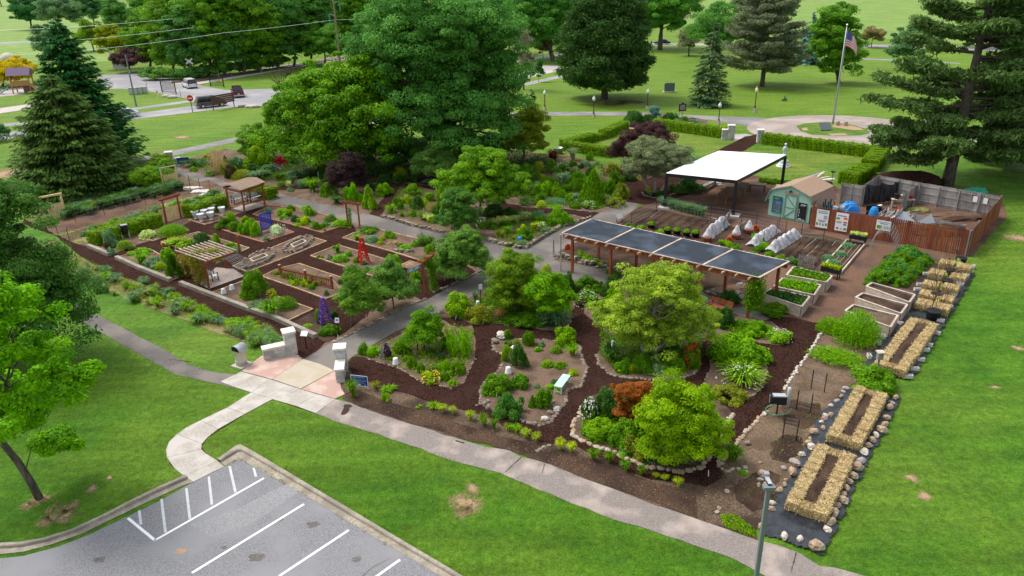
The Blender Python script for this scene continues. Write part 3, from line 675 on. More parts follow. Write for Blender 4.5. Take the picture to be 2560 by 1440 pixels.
sheet("walkway_joint",[(551,955),(603,930),(674,948),(839,999),(789,1034),(681,999),(612,1036),(519,1095),(504,1116),(513,1131),(561,1167),(483,1206),(461,1192),(428,1165),(415,1137),(443,1086),(568,1020),(628,982)],.020,"darksoil")
def flat(name,pts,z,m_):w=[P(*p) for p in pts];struct(MB().prism([(v.x,v.y) for v in w],-.05,z).build(name,m_))
flat("pink_plaza",[(656,890),(640,901),(620,915),(605,929),(679.5,948.8),(756,899),(745,888)],.034,"pinkgravel")
flat("tan_plaza",[(757.5,898.5),(681,949),(752,973),(836,927.5),(800,911)],.035,"tangravel")
flat("pink_plaza",[(838,927.5),(754,974),(838,998),(862,986),(853,972),(849,950),(850,932)],.034,"pinkgravel")
# far gate pad
sheet("entrance_pavement",[(388,413),(425,405),(452,412),(440,420),(402,421)],.03,"concrete")
# parking lot, kerb, gutter, paint
lot=[(-120,1432),(0,1397),(60,1390),(150,1366),(230,1334),(320,1291),(400,1252),(483,1206),(561,1167),(578,1156),(600,1148),(700,1202),(800,1262),(900,1322),(1000,1381),(1100,1440),(1260,1540),(900,2200),(-400,1900)]
sheet("parking_lot",lot,.012,"lot")
ko=[(-120,1385),(0,1364),(50,1362),(110,1352),(180,1330),(270,1288),(330,1256),(400,1222),(440,1205),(463,1193)]
ki=[(-120,1418),(0,1386),(60,1378),(150,1354),(225,1325),(320,1279),(400,1240),(450,1217),(483,1206)]
k2o=[(545,1153),(562,1141),(590,1121),(601,1117),(625,1129),(700,1174),(800,1234),(900,1294),(1000,1354),(1145,1440),(1300,1532)]
k2i=[(563,1165),(578,1156),(600,1148),(611,1154),(640,1170),(700,1202),(800,1262),(900,1322),(1000,1381),(1100,1440),(1255,1534)]
def strip_mesh(o,i_,prof,name,m_):
    m=MB();n=len(o);A=[P(*p) for p in o];Bq=[P(*p) for p in i_];k=len(prof)
    for a,b in zip(A,Bq):
        for t,z in prof:q=a.lerp(b,t);m.v.append((q.x,q.y,z))
    for r in range(n-1):
        for c in range(k-1):m.f.append((r*k+c,r*k+c+1,(r+1)*k+c+1,(r+1)*k+c))
    m.f=[f[::-1] for f in m.f]
    return struct(m.build(name,m_))
def resample(o,i_,n=12):
    return o,i_
for o,i_ in ((ko,ki[:0] or [(-120,1418),(0,1386),(58,1380),(128,1362),(205,1335),(295,1291),(350,1264),(415,1234),(455,1215),(483,1206)]),(k2o,k2i)):
    strip_mesh(o,i_,[(0,0),(0.001,.15),(.30,.15),(.36,.12),(.40,.03),(.7,.018),(1.0,.018)],"curb","curbstone")
def stripe(a,b,w,material="linepaint",z=.018):
    A_,B_=P(*a),P(*b);d=(B_-A_).normalized();n_=Vector((-d.y,d.x,0))*w/2
    sheet("parking_line",[(v.x,v.y) for v in (A_-n_,B_-n_,B_+n_,A_+n_)],z,material,px=False)
for a,b in (((385,1353),(660,1196)),((480,1433),(760,1261)),((698,1441),(872,1326)),((930,1450),(1000,1400)),((320,1296),(388,1352))):stripe(a,b,.11)
for a,b in (((348,1277),(353,1312)),((404,1248),(414,1332)),((466,1221),(475,1298)),((522,1192),(530,1262)),((574,1166),(589,1232)),((634,1170),(640,1192))):stripe(a,b,.10,"fadedline",.017)
wd=MB()                                                       # weeds in the gutter joint
sheet("asphalt_patch",[(472,1312),(530,1342),(600,1322),(690,1272),(745,1232),(735,1205),(690,1222),(600,1270),(520,1300)],.0145,"lotpale",.04)
sheet("crack",[(905,1440),(930,1418),(975,1395),(976,1396),(932,1421),(908,1442)],.015,"asphalt")
# dark stains on the lot
for p,s in (((452,1378),.22),((783,1312),.25),((893,1398),.2),((700,1300),.15),((640,1395),.3),((250,1400),.25),((560,1370),.12)):
    c=P(*p);sheet("stain",[(c.x+s*random.uniform(.6,1.3)*math.cos(k*.5),c.y+s*random.uniform(.5,1)*math.sin(k*.5)) for k in range(12)],.016,"bare" if p[0]==452 else "asphalt",px=False)
# ------------------------------------------------------------------ the garden
# north wedge between the upper path and the hedge courts
sheet("garden_soil",[(440,419),(490,433),(561,454),(669,478),(785,506),(920,537),(1041,568),(1107,582),(1241,610),(1312,624),(1401,567),(1475,548),(1501,534),(1560,505),(1640,500),(1720,470),(1690,440),(1560,422),(1418,388),(1300,392),(1000,380),(700,385),(560,372),(470,397)],.020,"soil",.06)
sheet("garden_path",[(410,421),(440,418),(490,432),(561,453),(669,477),(785,505),(920,536),(1041,567),(1107,581),(1241,609),(1312,624),(1356,596),(1401,567),(1475,547),(1501,533),(1560,504),(1600,509),(1583,527),(1536,557),(1400,640),(1383,650),(1482,669),(1549,690),(1757,732),(1842,766),(1901,781),(1928,800),(1882,803),(1838,787),(1549,718),(1501,706),(1435,700),(1350,690),(1300,692),(1242,711),(1178,744),(1100,782),(980,835),(880,893),(837,927),(760,899),(795,877),(824,860),(876,836),(970,789),(1041,756),(1070,739),(1124,718),(1200,683),(1226,662),(1180,640),(1107,613),(1076,610),(1041,596),(993,584),(946,572),(897,563),(844,545),(702,511),(640,495),(549,473),(473,445),(402,424)],.026,"asphalt",.03)
# dark mulch paths of the wedge
sheet("mulch_path",[(923,536),(951,542),(965,522),(986,502),(1000,480),(1010,466),(1045,466),(1111,483),(1102,469),(1024,459),(944,452),(850,462),(760,462),(700,468),(660,468),(669,478),(740,474),(850,470),(944,461),(975,470),(958,497)],.036,"mulch",.06)
sheet("mulch_path",[(1232,511),(1265,509),(1347,520),(1413,522),(1498,532),(1475,548),(1430,537),(1400,535),(1300,536),(1240,520)],.036,"mulch",.06)
sheet("mulch_path",[(1530,430),(1550,453),(1571,470),(1574,500),(1565,505),(1607,512),(1660,507),(1722,484),(1700,440),(1640,440),(1600,452),(1560,425)],.036,"mulch",.08)
# left garden
sheet("garden_soil",[(60,560),(140,590),(200,640),(254,671),(313,695),(372,713),(448,749),(523,777),(554,791),(649,815),(696,846),(712,858),(746,893),(762,897),(798,876),(824,860),(876,836),(970,789),(1041,756),(1070,739),(1124,718),(1200,683),(1226,662),(1107,613),(1041,596),(946,572),(897,563),(844,545),(702,511),(640,495),(549,473),(450,440),(405,440),(300,490),(200,540),(120,560)],.018,"soil",.04)
sheet("mulch_path",[(60,560),(140,590),(200,640),(254,671),(313,695),(372,713),(448,749),(523,777),(554,791),(649,815),(696,846),(712,858),(746,891),(762,896),(796,875),(812,858),(838,846),(905,812),(930,770),(985,735),(1063,752),(1124,718),(1190,680),(1140,650),(1046,652),(900,590),(879,556),(868,560),(806,583),(700,515),(640,522),(560,545),(480,552),(400,595),(300,625),(205,614),(140,585),(60,548)],.028,"mulch",.04)
def bed(pts,label=None,z=.05,soil="soil",edge="cedar",closed=True,h=.10):
    sheet("bed_soil",pts,z,soil,.0)
    if label:edging(label,pts,edge,.07,h,closed)
bed([(212,616),(274,639),(342,615),(300,603),(262,603)])
bed([(292,645),(428,703),(467,687),(462,661),(400,638),(375,624)],"thin boards round the bed of leafy plants beside the stone-wall strip")
bed([(524,736),(612,703),(652,722),(690,742),(782,775),(716,806),(620,776)],"boards round the bed with the round bush and lavender above the low wall")
bed([(655,693),(697,673),(749,661),(805,680),(857,697),(885,725),(815,749),(740,722)],"boards round the bed holding the brown picket trellis",soil="soil")
bed([(777,641),(833,619),(848,615),(905,632),(956,648),(1000,662),(940,695),(909,684)],"boards round the bed with the red obelisk")
bed([(857,596),(885,584),(946,574),(1040,598),(1108,616),(1100,648),(1046,651),(975,629)],"boards along the bed with the flat rock pile by the upper path")
bed([(583,667),(620,682),(720,643),(816,605),(785,596),(750,592),(660,630)],"narrow boards round the bed of the two stone ovals")
bed([(536,569),(600,590),(657,607),(735,582),(690,567),(629,552),(590,546)],"boards round the bed with the blue lattice panel",edge="brick")
bed([(632,537),(665,521),(740,518),(842,547),(865,558),(842,571),(806,583),(720,560)],"boards round the bed between the gazebo and the arch",edge="brick")
bed([(472,551),(513,563),(570,546),(535,536)],"boards round the chip pad under the white urns",soil="chips")
bed([(345,592),(382,604),(472,577),(440,564),(390,577)],"short boards round the feathery green bed near the hedge")
bed([(404,606),(450,593),(496,582),(560,602),(623,622),(572,643),(525,650),(431,617)],"boards round the bed of yellow flowers behind the slatted pergola")
sheet("patio_floor",[(500,712),(523,724),(611,692),(585,674),(540,670),(520,690)],.06,"roundpave")
sheet("gazebo_floor",[(582,523),(610,531),(664,516),(631,506)],.07,"roundpave")
sheet("bed_soil",[(722,812),(790,779),(850,792),(838,846),(815,857),(790,846)],.05,"darksoil",.05)
# border along the main path's upper side under the apple bushes
sheet("bed_soil",[(860,838),(905,800),(985,770),(1020,735),(1062,757),(1041,754),(970,787),(876,834)],.05,"soil",.05)
# left field beyond the hedge
sheet("plot_soil",[(108,556),(135,588),(190,575),(300,536),(460,487),(560,470),(520,450),(450,470),(300,515),(180,545)],.03,"chips",.12)
sheet("plot_soil",[(150,590),(175,605),(280,570),(420,520),(400,512),(300,545),(200,575)],.036,"chips",.12)
sheet("plot_grass",[(130,583),(200,612),(250,596),(405,540),(560,490),(560,480),(460,495),(400,512),(250,560),(190,575),(140,586)],.034,"weedgrass",.1)
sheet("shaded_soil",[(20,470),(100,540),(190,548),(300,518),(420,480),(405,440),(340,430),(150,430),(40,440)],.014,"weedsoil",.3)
# weedy bank beside the strip
sheet("weedy_bank",[(130,600),(200,643),(254,673),(313,697),(372,715),(448,751),(523,779),(554,793),(649,817),(694,848),(660,872),(600,852),(520,824),(420,786),(330,752),(260,722),(220,700),(150,660),(90,620)],.010,"weedgrass",.12)
# kitchen garden / yard on the right
sheet("wood_chip_yard",[(1607,512),(1660,504),(1722,482),(1700,452),(1800,425),(1960,452),(2085,462),(2100,470),(2500,487),(2520,540),(2430,642),(2330,655),(2300,700),(2262,775),(2190,830),(2110,850),(2060,822),(1990,797),(1928,800),(1901,780),(1842,766),(1757,732),(1549,690),(1482,669),(1383,650),(1384,640),(1400,625),(1536,557),(1583,527)],.022,"chips",.06)
sheet("plot_soil",[(1545,556),(1600,518),(1660,527),(1790,555),(1840,570),(1800,612),(1690,598),(1540,575)],.036,"darksoil",.06)
sheet("plot_soil",[(1395,632),(1450,600),(1540,565),(1560,580),(1800,612),(1960,650),(1900,700),(1760,725),(1549,686),(1482,664)],.034,"darksoil",.06)
sheet("plot_soil",[(1800,612),(1850,575),(1940,582),(2060,588),(2110,602),(2030,680),(1960,660),(1870,640)],.038,"darksoil",.06)
sheet("plot_soil",[(2173,712),(2212,640),(2260,632),(2320,650),(2350,665),(2300,730),(2262,722)],.036,"darksoil",.08)
sheet("compost_floor",[(2180,560),(2260,500),(2500,500),(2490,545),(2415,636)],.030,"chips",.02)
# lower garden
sheet("garden_soil",[(850,972),(862,940),(880,905),(980,836),(1100,783),(1178,745),(1242,712),(1300,693),(1350,691),(1435,701),(1549,719),(1838,788),(1882,804),(1928,801),(1990,798),(2060,823),(2110,850),(2190,832),(2265,772),(2200,900),(2150,940),(2113,977),(2058,1030),(2022,1091),(1988,1180),(1930,1270),(1889,1331),(1894,1352),(1803,1319),(1744,1299),(1700,1283),(1560,1233),(1470,1201),(1432,1184),(1340,1151),(1271,1126),(1132,1093),(1054,1068),(952,1037),(880,1009),(857,999)],.020,"weedsoil",.07)
sheet("weedy_soil",[(1797,1165),(1840,1115),(1870,1078),(1920,1024),(1960,975),(2010,905),(2045,845),(2100,830),(2190,835),(2200,900),(2150,940),(2113,977),(2058,1030),(2022,1091),(1990,1180),(1940,1230),(1880,1240),(1820,1200)],.028,"soil",.12)
sheet("weedy_soil",[(860,985),(895,975),(950,1000),(1060,1030),(1200,1075),(1330,1110),(1470,1145),(1600,1195),(1740,1240),(1744,1296),(1700,1281),(1560,1231),(1470,1199),(1340,1149),(1271,1124),(1132,1091),(1054,1066),(952,1035),(880,1007)],.027,"darksoil",.08)
sheet("mulch_path",[(866,912),(880,896),(896,890),(1000,834),(1098,793),(1168,800),(1232,805),(1350,815),(1432,772),(1500,740),(1700,780),(1850,838),(1913,802),(1930,796),(1974,794),(2049,810),(2063,822),(2044,841),(2030,877),(2011,902),(1974,947),(1958,980),(1919,1024),(1905,1038),(1867,1084),(1839,1115),(1797,1145),(1795,1168),(1805,1195),(1767,1218),(1700,1207),(1626,1200),(1534,1161),(1446,1119),(1388,1110),(1351,1105),(1327,1094),(1260,1067),(1230,1048),(1163,1028),(1104,1014),(1038,992),(993,980),(927,958),(880,935)],.038,"mulch",.06)
ISL=dict(
 a=[(893,893),(940,868),(1000,838),(1098,798),(1145,822),(1180,815),(1190,856),(1188,897),(1168,933),(1160,958),(1127,972),(1099,964),(1054,956),(993,919),(916,897)],
 b=[(1232,853),(1271,850),(1336,850),(1390,855),(1430,855),(1449,867),(1454,900),(1468,922),(1451,967),(1418,975),(1415,1005),(1379,1056),(1346,1067),(1318,1058),(1243,1030),(1202,1011),(1202,978),(1213,955),(1249,928),(1263,905),(1257,889),(1235,875)],
 c=[(1100,779),(1164,805),(1187,815),(1232,810),(1284,814),(1350,826),(1395,832),(1420,822),(1430,806),(1426,784),(1438,768),(1452,738),(1480,708),(1435,701),(1300,694),(1242,713),(1178,746)],
 d=[(1460,785),(1490,812),(1520,836),(1490,892),(1498,911),(1529,939),(1551,944),(1646,951),(1698,947),(1734,936),(1748,911),(1748,869),(1770,845),(1855,844),(1899,860),(1947,866),(1974,860),(1974,841),(1930,806),(1838,790),(1549,721),(1490,712),(1462,745)],
 e=[(1785,868),(1850,855),(1900,870),(1915,905),(1916,936),(1905,969),(1884,989),(1850,995),(1800,988),(1762,958),(1776,925),(1772,900)],
 f=[(1479,992),(1457,1022),(1434,1061),(1434,1089),(1451,1103),(1507,1122),(1557,1144),(1590,1158),(1618,1169),(1696,1183),(1729,1178),(1757,1169),(1773,1144),(1796,1108),(1812,1064),(1832,1039),(1812,1011),(1773,994),(1701,967),(1620,955),(1545,962)])
for k,p in ISL.items():sheet("island_soil",p,.06,"soil" if k != 'f' else "weedsoil",.05)
for _p in ([(1955,1010),(1990,1000),(2050,1010),(2060,1040),(2010,1075),(1960,1060)],[(1925,1110),(1960,1088),(2005,1095),(2010,1130),(1970,1160),(1930,1150)],[(1850,1200),(1900,1180),(1950,1190),(1930,1250),(1880,1280),(1840,1250)]):sheet("dark_mulch_patch",_p,.036,"darksoil",.22,.25)
# black weed fabric under the straw bales (crumpled)
def crumple(name,pts,z,label,amp=.06,step=.11):
    w=[P(*p) for p in pts];C0=sum(w,Vector())/len(w);m=MB()
    xs=[v.x for v in w];ys=[v.y for v in w]
    def inside(x,y):
        c=False;j=len(w)-1
        for i in range(len(w)):
            if (w[i].y>y) != (w[j].y>y) and x<(w[j].x-w[i].x)*(y-w[i].y)/(w[j].y-w[i].y)+w[i].x:c=not c
            j=i
        return c
    idx={};nx=int((max(xs)-min(xs))/step)+2;ny=int((max(ys)-min(ys))/step)+2
    def vid(i,j):
        if (i,j) not in idx:
            x=min(xs)+i*step;y=min(ys)+j*step
            idx[(i,j)]=len(m.v);m.v.append((x-C0.x,y-C0.y,z+amp*(.5+.5*math.sin(x*3.1+2*math.sin(y*1.7))*math.sin(y*4.3+x*1.3))+random.uniform(0,amp*.6)))
        return idx[(i,j)]
    for i in range(nx):
        for j in range(ny):
            if inside(min(xs)+(i+.5)*step+.06*math.sin(j*.9),min(ys)+(j+.5)*step+.06*math.sin(i*.8)):m.f.append((vid(i,j),vid(i+1,j),vid(i+1,j+1),vid(i,j+1)))
    o=m.build(name,"plastic",None,True);o.location=C0;return tag(o,label,"ground sheet")
crumple("plastic_sheet",[(1889,1329),(2053,1390),(2090,1325),(2140,1215),(2252,997),(2225,985),(2113,973),(2058,1030),(2022,1091),(1988,1180),(1930,1268)],.05,"long black plastic sheet under the two straw beds by the lamp pole")
crumple("plastic_sheet",[(2152,925),(2180,886),(2220,834),(2265,772),(2307,702),(2347,655),(2410,655),(2435,692),(2361,815),(2280,950),(2205,940)],.05,"black plastic sheet under the straw beds beside the raised boxes")
# sheltering undergrowth shade strip under the big trees is plain bare soil
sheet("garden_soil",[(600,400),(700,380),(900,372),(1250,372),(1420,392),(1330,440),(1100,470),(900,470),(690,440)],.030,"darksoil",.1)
# ================================================================== THINGS
V3=lambda x,y,z:Vector((x,y,z))
def frame_of(a,b):
    """unit vectors along a->b and to its left"""
    d=(b-a);d.z=0;d.normalize();return d,V3(-d.y,d.x,0)
# ---- straw bales
def bale_mesh(seed):
    r=random.Random(seed);m=MB();nx,ny,nz=10,5,4;idx={}
    def v(i,j,k):
        if (i,j,k) not in idx:
            x,y,z=i/nx-.5,j/ny-.5,k/nz;rd=.035
            fx=1-.02*(k in (0,nz))-.02*(j in (0,ny));fy=1-.07*(k==nz)-.04*(i in (0,nx));
            idx[(i,j,k)]=len(m.v);m.v.append((x*fx+r.uniform(-.012,.012) ,y*fy*(1-.05*(i in (3,7)))+r.uniform(-.02,.02),z*(1-.05*(i in (3,7)) )+r.uniform(-.025,.025)))
        return idx[(i,j,k)]
    for i in range(nx):
        for j in range(ny):m.f+=[(v(i,j,nz),v(i+1,j,nz),v(i+1,j+1,nz),v(i,j+1,nz))]
        for k in range(nz):m.f+=[(v(i,0,k),v(i+1,0,k),v(i+1,0,k+1),v(i,0,k+1)),(v(i+1,ny,k),v(i,ny,k),v(i,ny,k+1),v(i+1,ny,k+1))]
    for j in range(ny):
        for k in range(nz):m.f+=[(v(0,j+1,k),v(0,j,k),v(0,j,k+1),v(0,j+1,k+1)),(v(nx,j,k),v(nx,j+1,k),v(nx,j+1,k+1),v(nx,j,k+1))]
    for q in range(900):                                      # loose straws standing off the bale
        s=r.randrange(5);a,b=r.uniform(-.5,.5),r.uniform(-.5,.5)
        c=V3(a,b,1.0) if s<2 else V3(a,-.5 if s==2 else .5,b+.5) if s<4 else V3(r.choice((-.5,.5)),a,b+.5)
        d=V3(r.gauss(0,1),r.gauss(0,1),r.gauss(0,1)).normalized()*r.uniform(.03,.10);w=d.cross(V3(r.gauss(0,1),r.gauss(0,1),1)).normalized()*.011
        d=V3(d.x,d.y*2,d.z*2);w=V3(w.x,w.y*2,w.z*2);c=c*.985
        m.add([c-d-w,c-d+w,c+d+w,c+d-w],[(0,1,2,3)])
    me=bpy.data.meshes.new("straw_bale");me.from_pydata(m.v,[],m.f);me.update();me.materials.append(MATS["straw"]);return me
BALES=[bale_mesh(i) for i in range(4)]
def bale(c,d,L,W,H,label,group):
    o=mobj("straw_bale",random.choice(BALES));o.location=c;o.scale=(L,W*random.uniform(.94,1.06),H*random.uniform(.90,1.06));o.rotation_euler=(0,0,math.atan2(d.y,d.x)+(PI if random.random()<.5 else 0));return tag(o,label,"straw bale",group)
def straw_bed(q,where,wb=.45,H=.44,nl=None):
    tl,tr,br,bl=(P(x,y,H) for x,y in q);u=((tr-tl)+(br-bl))/2;w=((bl-tl)+(br-tr))/2;L=w.length;w.normalize();o=(tl+tr+br+bl)/4;o.z=.06
    wv=w;uu=u;u=(u-wv*u.dot(wv)).normalized();W=abs(uu.dot(u));wb=W*.335
    grp="straw bales round "+where
    n=nl or max(2,round((L)/1.0));Lb=L/n
    sides={-1:"west",1:"east"}
    for sg in (-1,1):
        for k in range(n):
            if k==0 or k==n-1:pass
            bale(o+u*sg*(W/2-wb/2)+wv*(-L/2+Lb*(k+.5)),wv,Lb*.995,wb,H,"straw bale in the %s long side of %s" % ("fence-side" if False else ("garden side" if sg<0 else "lawn side")[:11],where),grp)
    Wi=W-2*wb
    for sg in (-1,1):
        bale(o+wv*sg*(L/2-wb/2+.012),u,Wi*1.05,wb*.97,H*.985,"short straw bale closing the %s end of %s" % ("far" if sg<0 else "near",where),grp)
    a=o+V3(0,0,H*.62);s=MB();i_,j_=u*(Wi/2+.05),wv*(L/2-wb-.0);nn=8
    for r in range(nn+1):
        for c_ in range(4):p=i_*(-1+2*c_/3)+j_*(-1+2*r/nn)+V3(0,0,.07+random.uniform(-.03,.05));s.v.append(tuple(p))
    for r in range(nn):
        for c_ in range(3):b_=r*4+c_;s.f.append((b_,b_+4,b_+5,b_+1))
    so_=s.build("planting_soil","darksoil");so_.location=a;tag(so_,"dark soil filling the middle of "+where,"soil")
straw_bed([(2044,1112),(2140,1137),(2069,1292),(1963,1255)],"the straw bed closest to the lamp pole",nl=3)
straw_bed([(2138,967),(2222,985),(2153,1113),(2069,1088)],"the straw bed with a ragged soil strip",nl=3)
straw_bed([(2277,792),(2346,812),(2260,938),(2190,902)],"the longest straw bed beside the raised boxes",nl=4)
i_=0
for (x,y,ax) in ((2366,664,0),(2341,689,0),(2326,719,0),(2318,742,0),(2309,766,0),(2409,675,1),(2394,700,1),(2376,727,1),(2362,753,1),(2352,776,1)):
    c=P(x,y,.2);c.z=.06;d,n_=frame_of(P(2310,800),P(2400,660));bale(c,n_,.90,.96,.46,"loose straw bale in the %s row either side of the bare branches, %s" % ("lawn-side" if ax else "garden-side",("by the fence end","second from the fence","middle one","next to last","by the black pot")[i_ % 5]),"separate straw bales in two rows");i_+=1
# ---- cinder blocks
def block_proto():
    t=thing("cinder_block","x","cinder block");m=MB()
    for x in (-.19,0,.19):m.box((x,0,.095),(.03,.19,.19))
    for y in (-.08,.08):
        for x in (-.095,.095):m.box((x,y,.095),(.158,.03,.186))
    m.build("shell","block",t);return t
bp=block_proto();first=True
for (x,y,w) in ((2432,672,"by the north corner"),(2424,682,"second along the lawn edge"),(2413,694,"third along the lawn edge"),(2399,716,"fourth along the lawn edge"),(2389,727,"fifth along the lawn edge"),(2382,741,"sixth along the lawn edge"),(2371,772,"beside the last loose bale"),(2360,786,"beside the black pot"),(2350,807,"beside the head of the long straw bed"),(2340,838,"lawn side of the long straw bed, first pair"),(2320,868,"lawn side of the long straw bed, second pair"),(2312,881,"lawn side of the long straw bed, third"),(2300,906,"lawn side of the long straw bed, fourth"),(2285,929,"lawn side of the long straw bed, fifth"),(2270,948,"at the foot of the long straw bed"),(2217,832,"under the corner of the front raised box"),(2208,848,"garden side, below the raised box"),(2196,863,"garden side, above the folded plastic"),(2172,897,"garden side by the green bush"),(2248,813,"between raised box and long straw bed"),(2314,690,"alone on the soil beside the potato rows"),(2299,717,"at the corner of the back raised box"),(2292,729,"leaning by the back raised box"),(2212,922,"in the bush beside the birdhouse")):
    rz=random.uniform(0,PI);L=P(x,y);lb="pale concrete block "+w;z=.08
    if first:bp.location=(L.x,L.y,z);bp.rotation_euler=(0,0,rz);bp["label"]=lb;bp["group"]="concrete blocks holding the black plastic";first=False
    else:dup(bp,(L.x,L.y,z),rz,lb,"concrete blocks holding the black plastic")
for k,(x,y) in enumerate(((1843,735),(1855,745),(1848,722))):dup(bp,(P(x,y).x,P(x,y).y,.02+.2*(k==2)),random.uniform(0,1),"concrete block stacked beside the low wall under the shade pergola's open end","blocks stacked by the low wall")
# ---- rocks on the black plastic
rk=[(2181,1052,.5,'o'),(2176,1060,.35,'w'),(2195,1075,.32,'o'),(2211,1068,.45,'o'),(2205,1082,.5,'o'),(2188,1094,.42,'w'),(2180,1107,.45,'o'),(2168,1120,.42,'o'),(2160,1137,.5,'w'),(2150,1158,.55,'g'),(2140,1175,.62,'o'),(2130,1197,.5,'o'),(2122,1211,.4,'o'),(2115,1228,.42,'o'),(2108,1243,.38,'o'),(2105,1258,.48,'o'),(2092,1271,.40,'o'),(2085,1290,.55,'o'),(2077,1313,.5,'o'),(2068,1331,.38,'w'),(2040,1374,.62,'o'),(1999,1354,.36,'w'),(1960,1348,.42,'w'),(1904,1320,.4,'o'),(1929,1278,.33,'o'),(1930,1263,.3,'w'),(1948,1231,.36,'o'),(1961,1216,.26,'o'),(1963,1206,.26,'o'),(1980,1187,.5,'o'),(1988,1163,.6,'g'),(2003,1141,.34,'w'),(2027,1124,.46,'w'),(2020,1114,.42,'o'),(2024,1103,.3,'o'),(2035,1086,.46,'o'),(2057,1075,.32,'o'),(2053,1060,.28,'w'),(2060,1052,.32,'o'),(2062,1044,.34,'w'),(2076,1043,.36,'o'),(2077,1019,.28,'w'),(2092,1006,.38,'g'),(2102,995,.30,'o'),(2107,983,.30,'g'),(2238,999,.4,'o'),(2228,1012,.42,'g'),(2223,1024,.45,'o'),(2215,1050,.4,'o'),(2115,975,.4,'g'),(1907,1191,.5,'o'),(1901,1201,.3,'g'),(1913,1213,.25,'o'),(1896,1215,.25,'o'),(1866,1183,.24,'o'),(1817,1232,.28,'o'),(1958,1174,.3,'g'),(1862,1171,.28,'g'),(1899,1159,.2,'o'),(1793,1282,.25,'g'),(1797,1273,.2,'o')]
CN=dict(o=("orangerock","tan-orange"),w=("whiterock","pale cream"),g=("greyrock","flat grey-brown"))
for k,(x,y,s,c) in enumerate(rk):
    L=P(x,y);m=MB();m.rock((0,0,-.02),(s,s*random.uniform(.6,.8),s*(.38 if c=='g' else .58)),500+k,random.uniform(0,3));o=m.build("rock",CN[c][0]);o.location=(L.x,L.y,.07 if x>1920 else .03)
    lb=("large " if s>.46 else "small " if s<.31 else "")+CN[c][1]+" rock "+("on the weedy soil by the lamp pole" if x<1920 else "on the plastic's garden edge" if (x<2125 and y<1300 and x-2125<-(y-990)*.25 and x<2120-(y-975)*.48+25) else "on the plastic's lawn edge" if y>1000 and x>2050 else "on the black plastic sheet")
    tag(o,lb,"rock","rocks weighing down the black plastic")
for k,(x,y,s) in enumerate(((1253,846,.9),(1237,858,.6),(1391,1028,.5),(1387,1018,.35),(1211,1012,.35),(1220,1006,.3),(1222,1020,.3),(1384,1007,.25),(1362,1052,.45),(1375,1036,.4),(1336,1062,.3),(1790,948,.22),(1828,870,.2),(1192,1017,.2),(1965,955,.26),(1970,963,.2),(1868,1112,.35),(1990,934,.3),(1911,1038,.3),(1918,1034,.3))):
    L=P(x,y);m=MB();m.rock((0,0,-.02),(s,s*.7,s*.45),800+k,random.uniform(0,3));o=m.build("rock",random.choice(("whiterock","stone","stone")));o.location=(L.x,L.y,.06)
    tag(o,"pale rock "+("at the tip of the pale stone island" if x<1260 and y<900 else "by the mint bench" if x>1350 and x<1400 and y<1060 else "beside the fork of the mulch path" if x<1300 else "beside the mulch path"),"rock","garden rocks")
# ---- stone edgings
stones("rough stone border along the main path below the apple bushes",[(826,859),(876,836),(923,815),(970,789),(1041,756),(1063,748)],.45,.14)
stones("rough stone border along the main path below the rose bush",[(1078,735),(1124,716),(1180,690),(1232,663)],.42,.16)
stones("pale stone border of the round island where the mulch path forks",ISL['b'],.34,.12,"stone",True)
stones("stone border of the mixed island below the entrance path",ISL['a'][7:],.24,.08,"stone")
stones("stone border around the yellow-green tree's island",[(1490,885),(1498,911),(1529,939),(1551,944),(1646,951),(1698,947),(1734,936),(1748,911)],.36,.10,"stone")
stones("thick orange and grey stone border below the red maple",ISL['f'][:13]+ISL['f'][13:16],.42,.15,"orangerock")
stones("stone edge around the iris and hydrangea island",[(1913,905),(1916,936),(1905,969),(1884,989),(1850,995)],.3,.08)
stones("small stones at the tip of the iris island",[(1790,985),(1762,958),(1776,925)],.28,.08)
stones("stone edging between mulch path and weedy soil",[(1797,1165),(1839,1113),(1872,1074),(1905,1038)],.38,.14,"orangerock")
stones("white stones along the mulch path beside the fennel",[(1958,978),(1990,925),(2013,898),(2032,870),(2045,843),(2063,822),(2075,812)],.28,.12,"whiterock")
stones("stone rim round the grass tuft at the path's end",[(1797,1140),(1797,1168),(1815,1180),(1850,1172)],.3,.1,"orangerock")
stones("slate steps beside the yellow-green tufts",[(1340,1133),(1352,1126),(1372,1113)],.34,.1,"stone")
stones("low dry-stone wall along the path below the island with the iris",[(951,542),(985,551),(1041,568),(1107,583),(1130,590)],.46,.12,"wallstone",rows=3,name="dry_stone_wall",cat="stone wall")
stones("low dry-stone wall bending round the corner with the blue ball",[(1218,601),(1241,609),(1275,617),(1312,623),(1356,596),(1401,568),(1440,558),(1475,548)],.46,.12,"wallstone",rows=3,name="dry_stone_wall",cat="stone wall")
stones("low dry-stone wall behind the shade pergola's posts",[(1384,640),(1440,655),(1482,666),(1549,687)],.5,.13,"wallstone",rows=4,name="dry_stone_wall",cat="stone wall")
stones("low dry-stone wall under the open end of the shade pergola",[(1757,730),(1800,742),(1842,757)],.5,.13,"wallstone",rows=4,name="dry_stone_wall",cat="stone wall")
stones("thin stone edge of the far border beside the upper path",[(452,424),(490,433),(561,453),(669,477)],.3,.07,"stone")
stones("thin stone edge between chips and upper path beyond the gazebo",[(690,484),(785,506),(850,522),(922,538)],.3,.08,"stone")
stones("stone edge of the mulch path under the dark trees",[(944,452),(1024,459),(1102,468)],.3,.07,"stone")
stones("stone edge of the mulch path below the lavender rows",[(1300,517),(1347,521),(1413,522),(1475,531),(1520,520),(1560,505)],.28,.07,"stone")
stones("stone edge of the mulch path beside the walled corner",[(1290,536),(1400,536),(1430,538),(1475,547)],.28,.07,"stone")
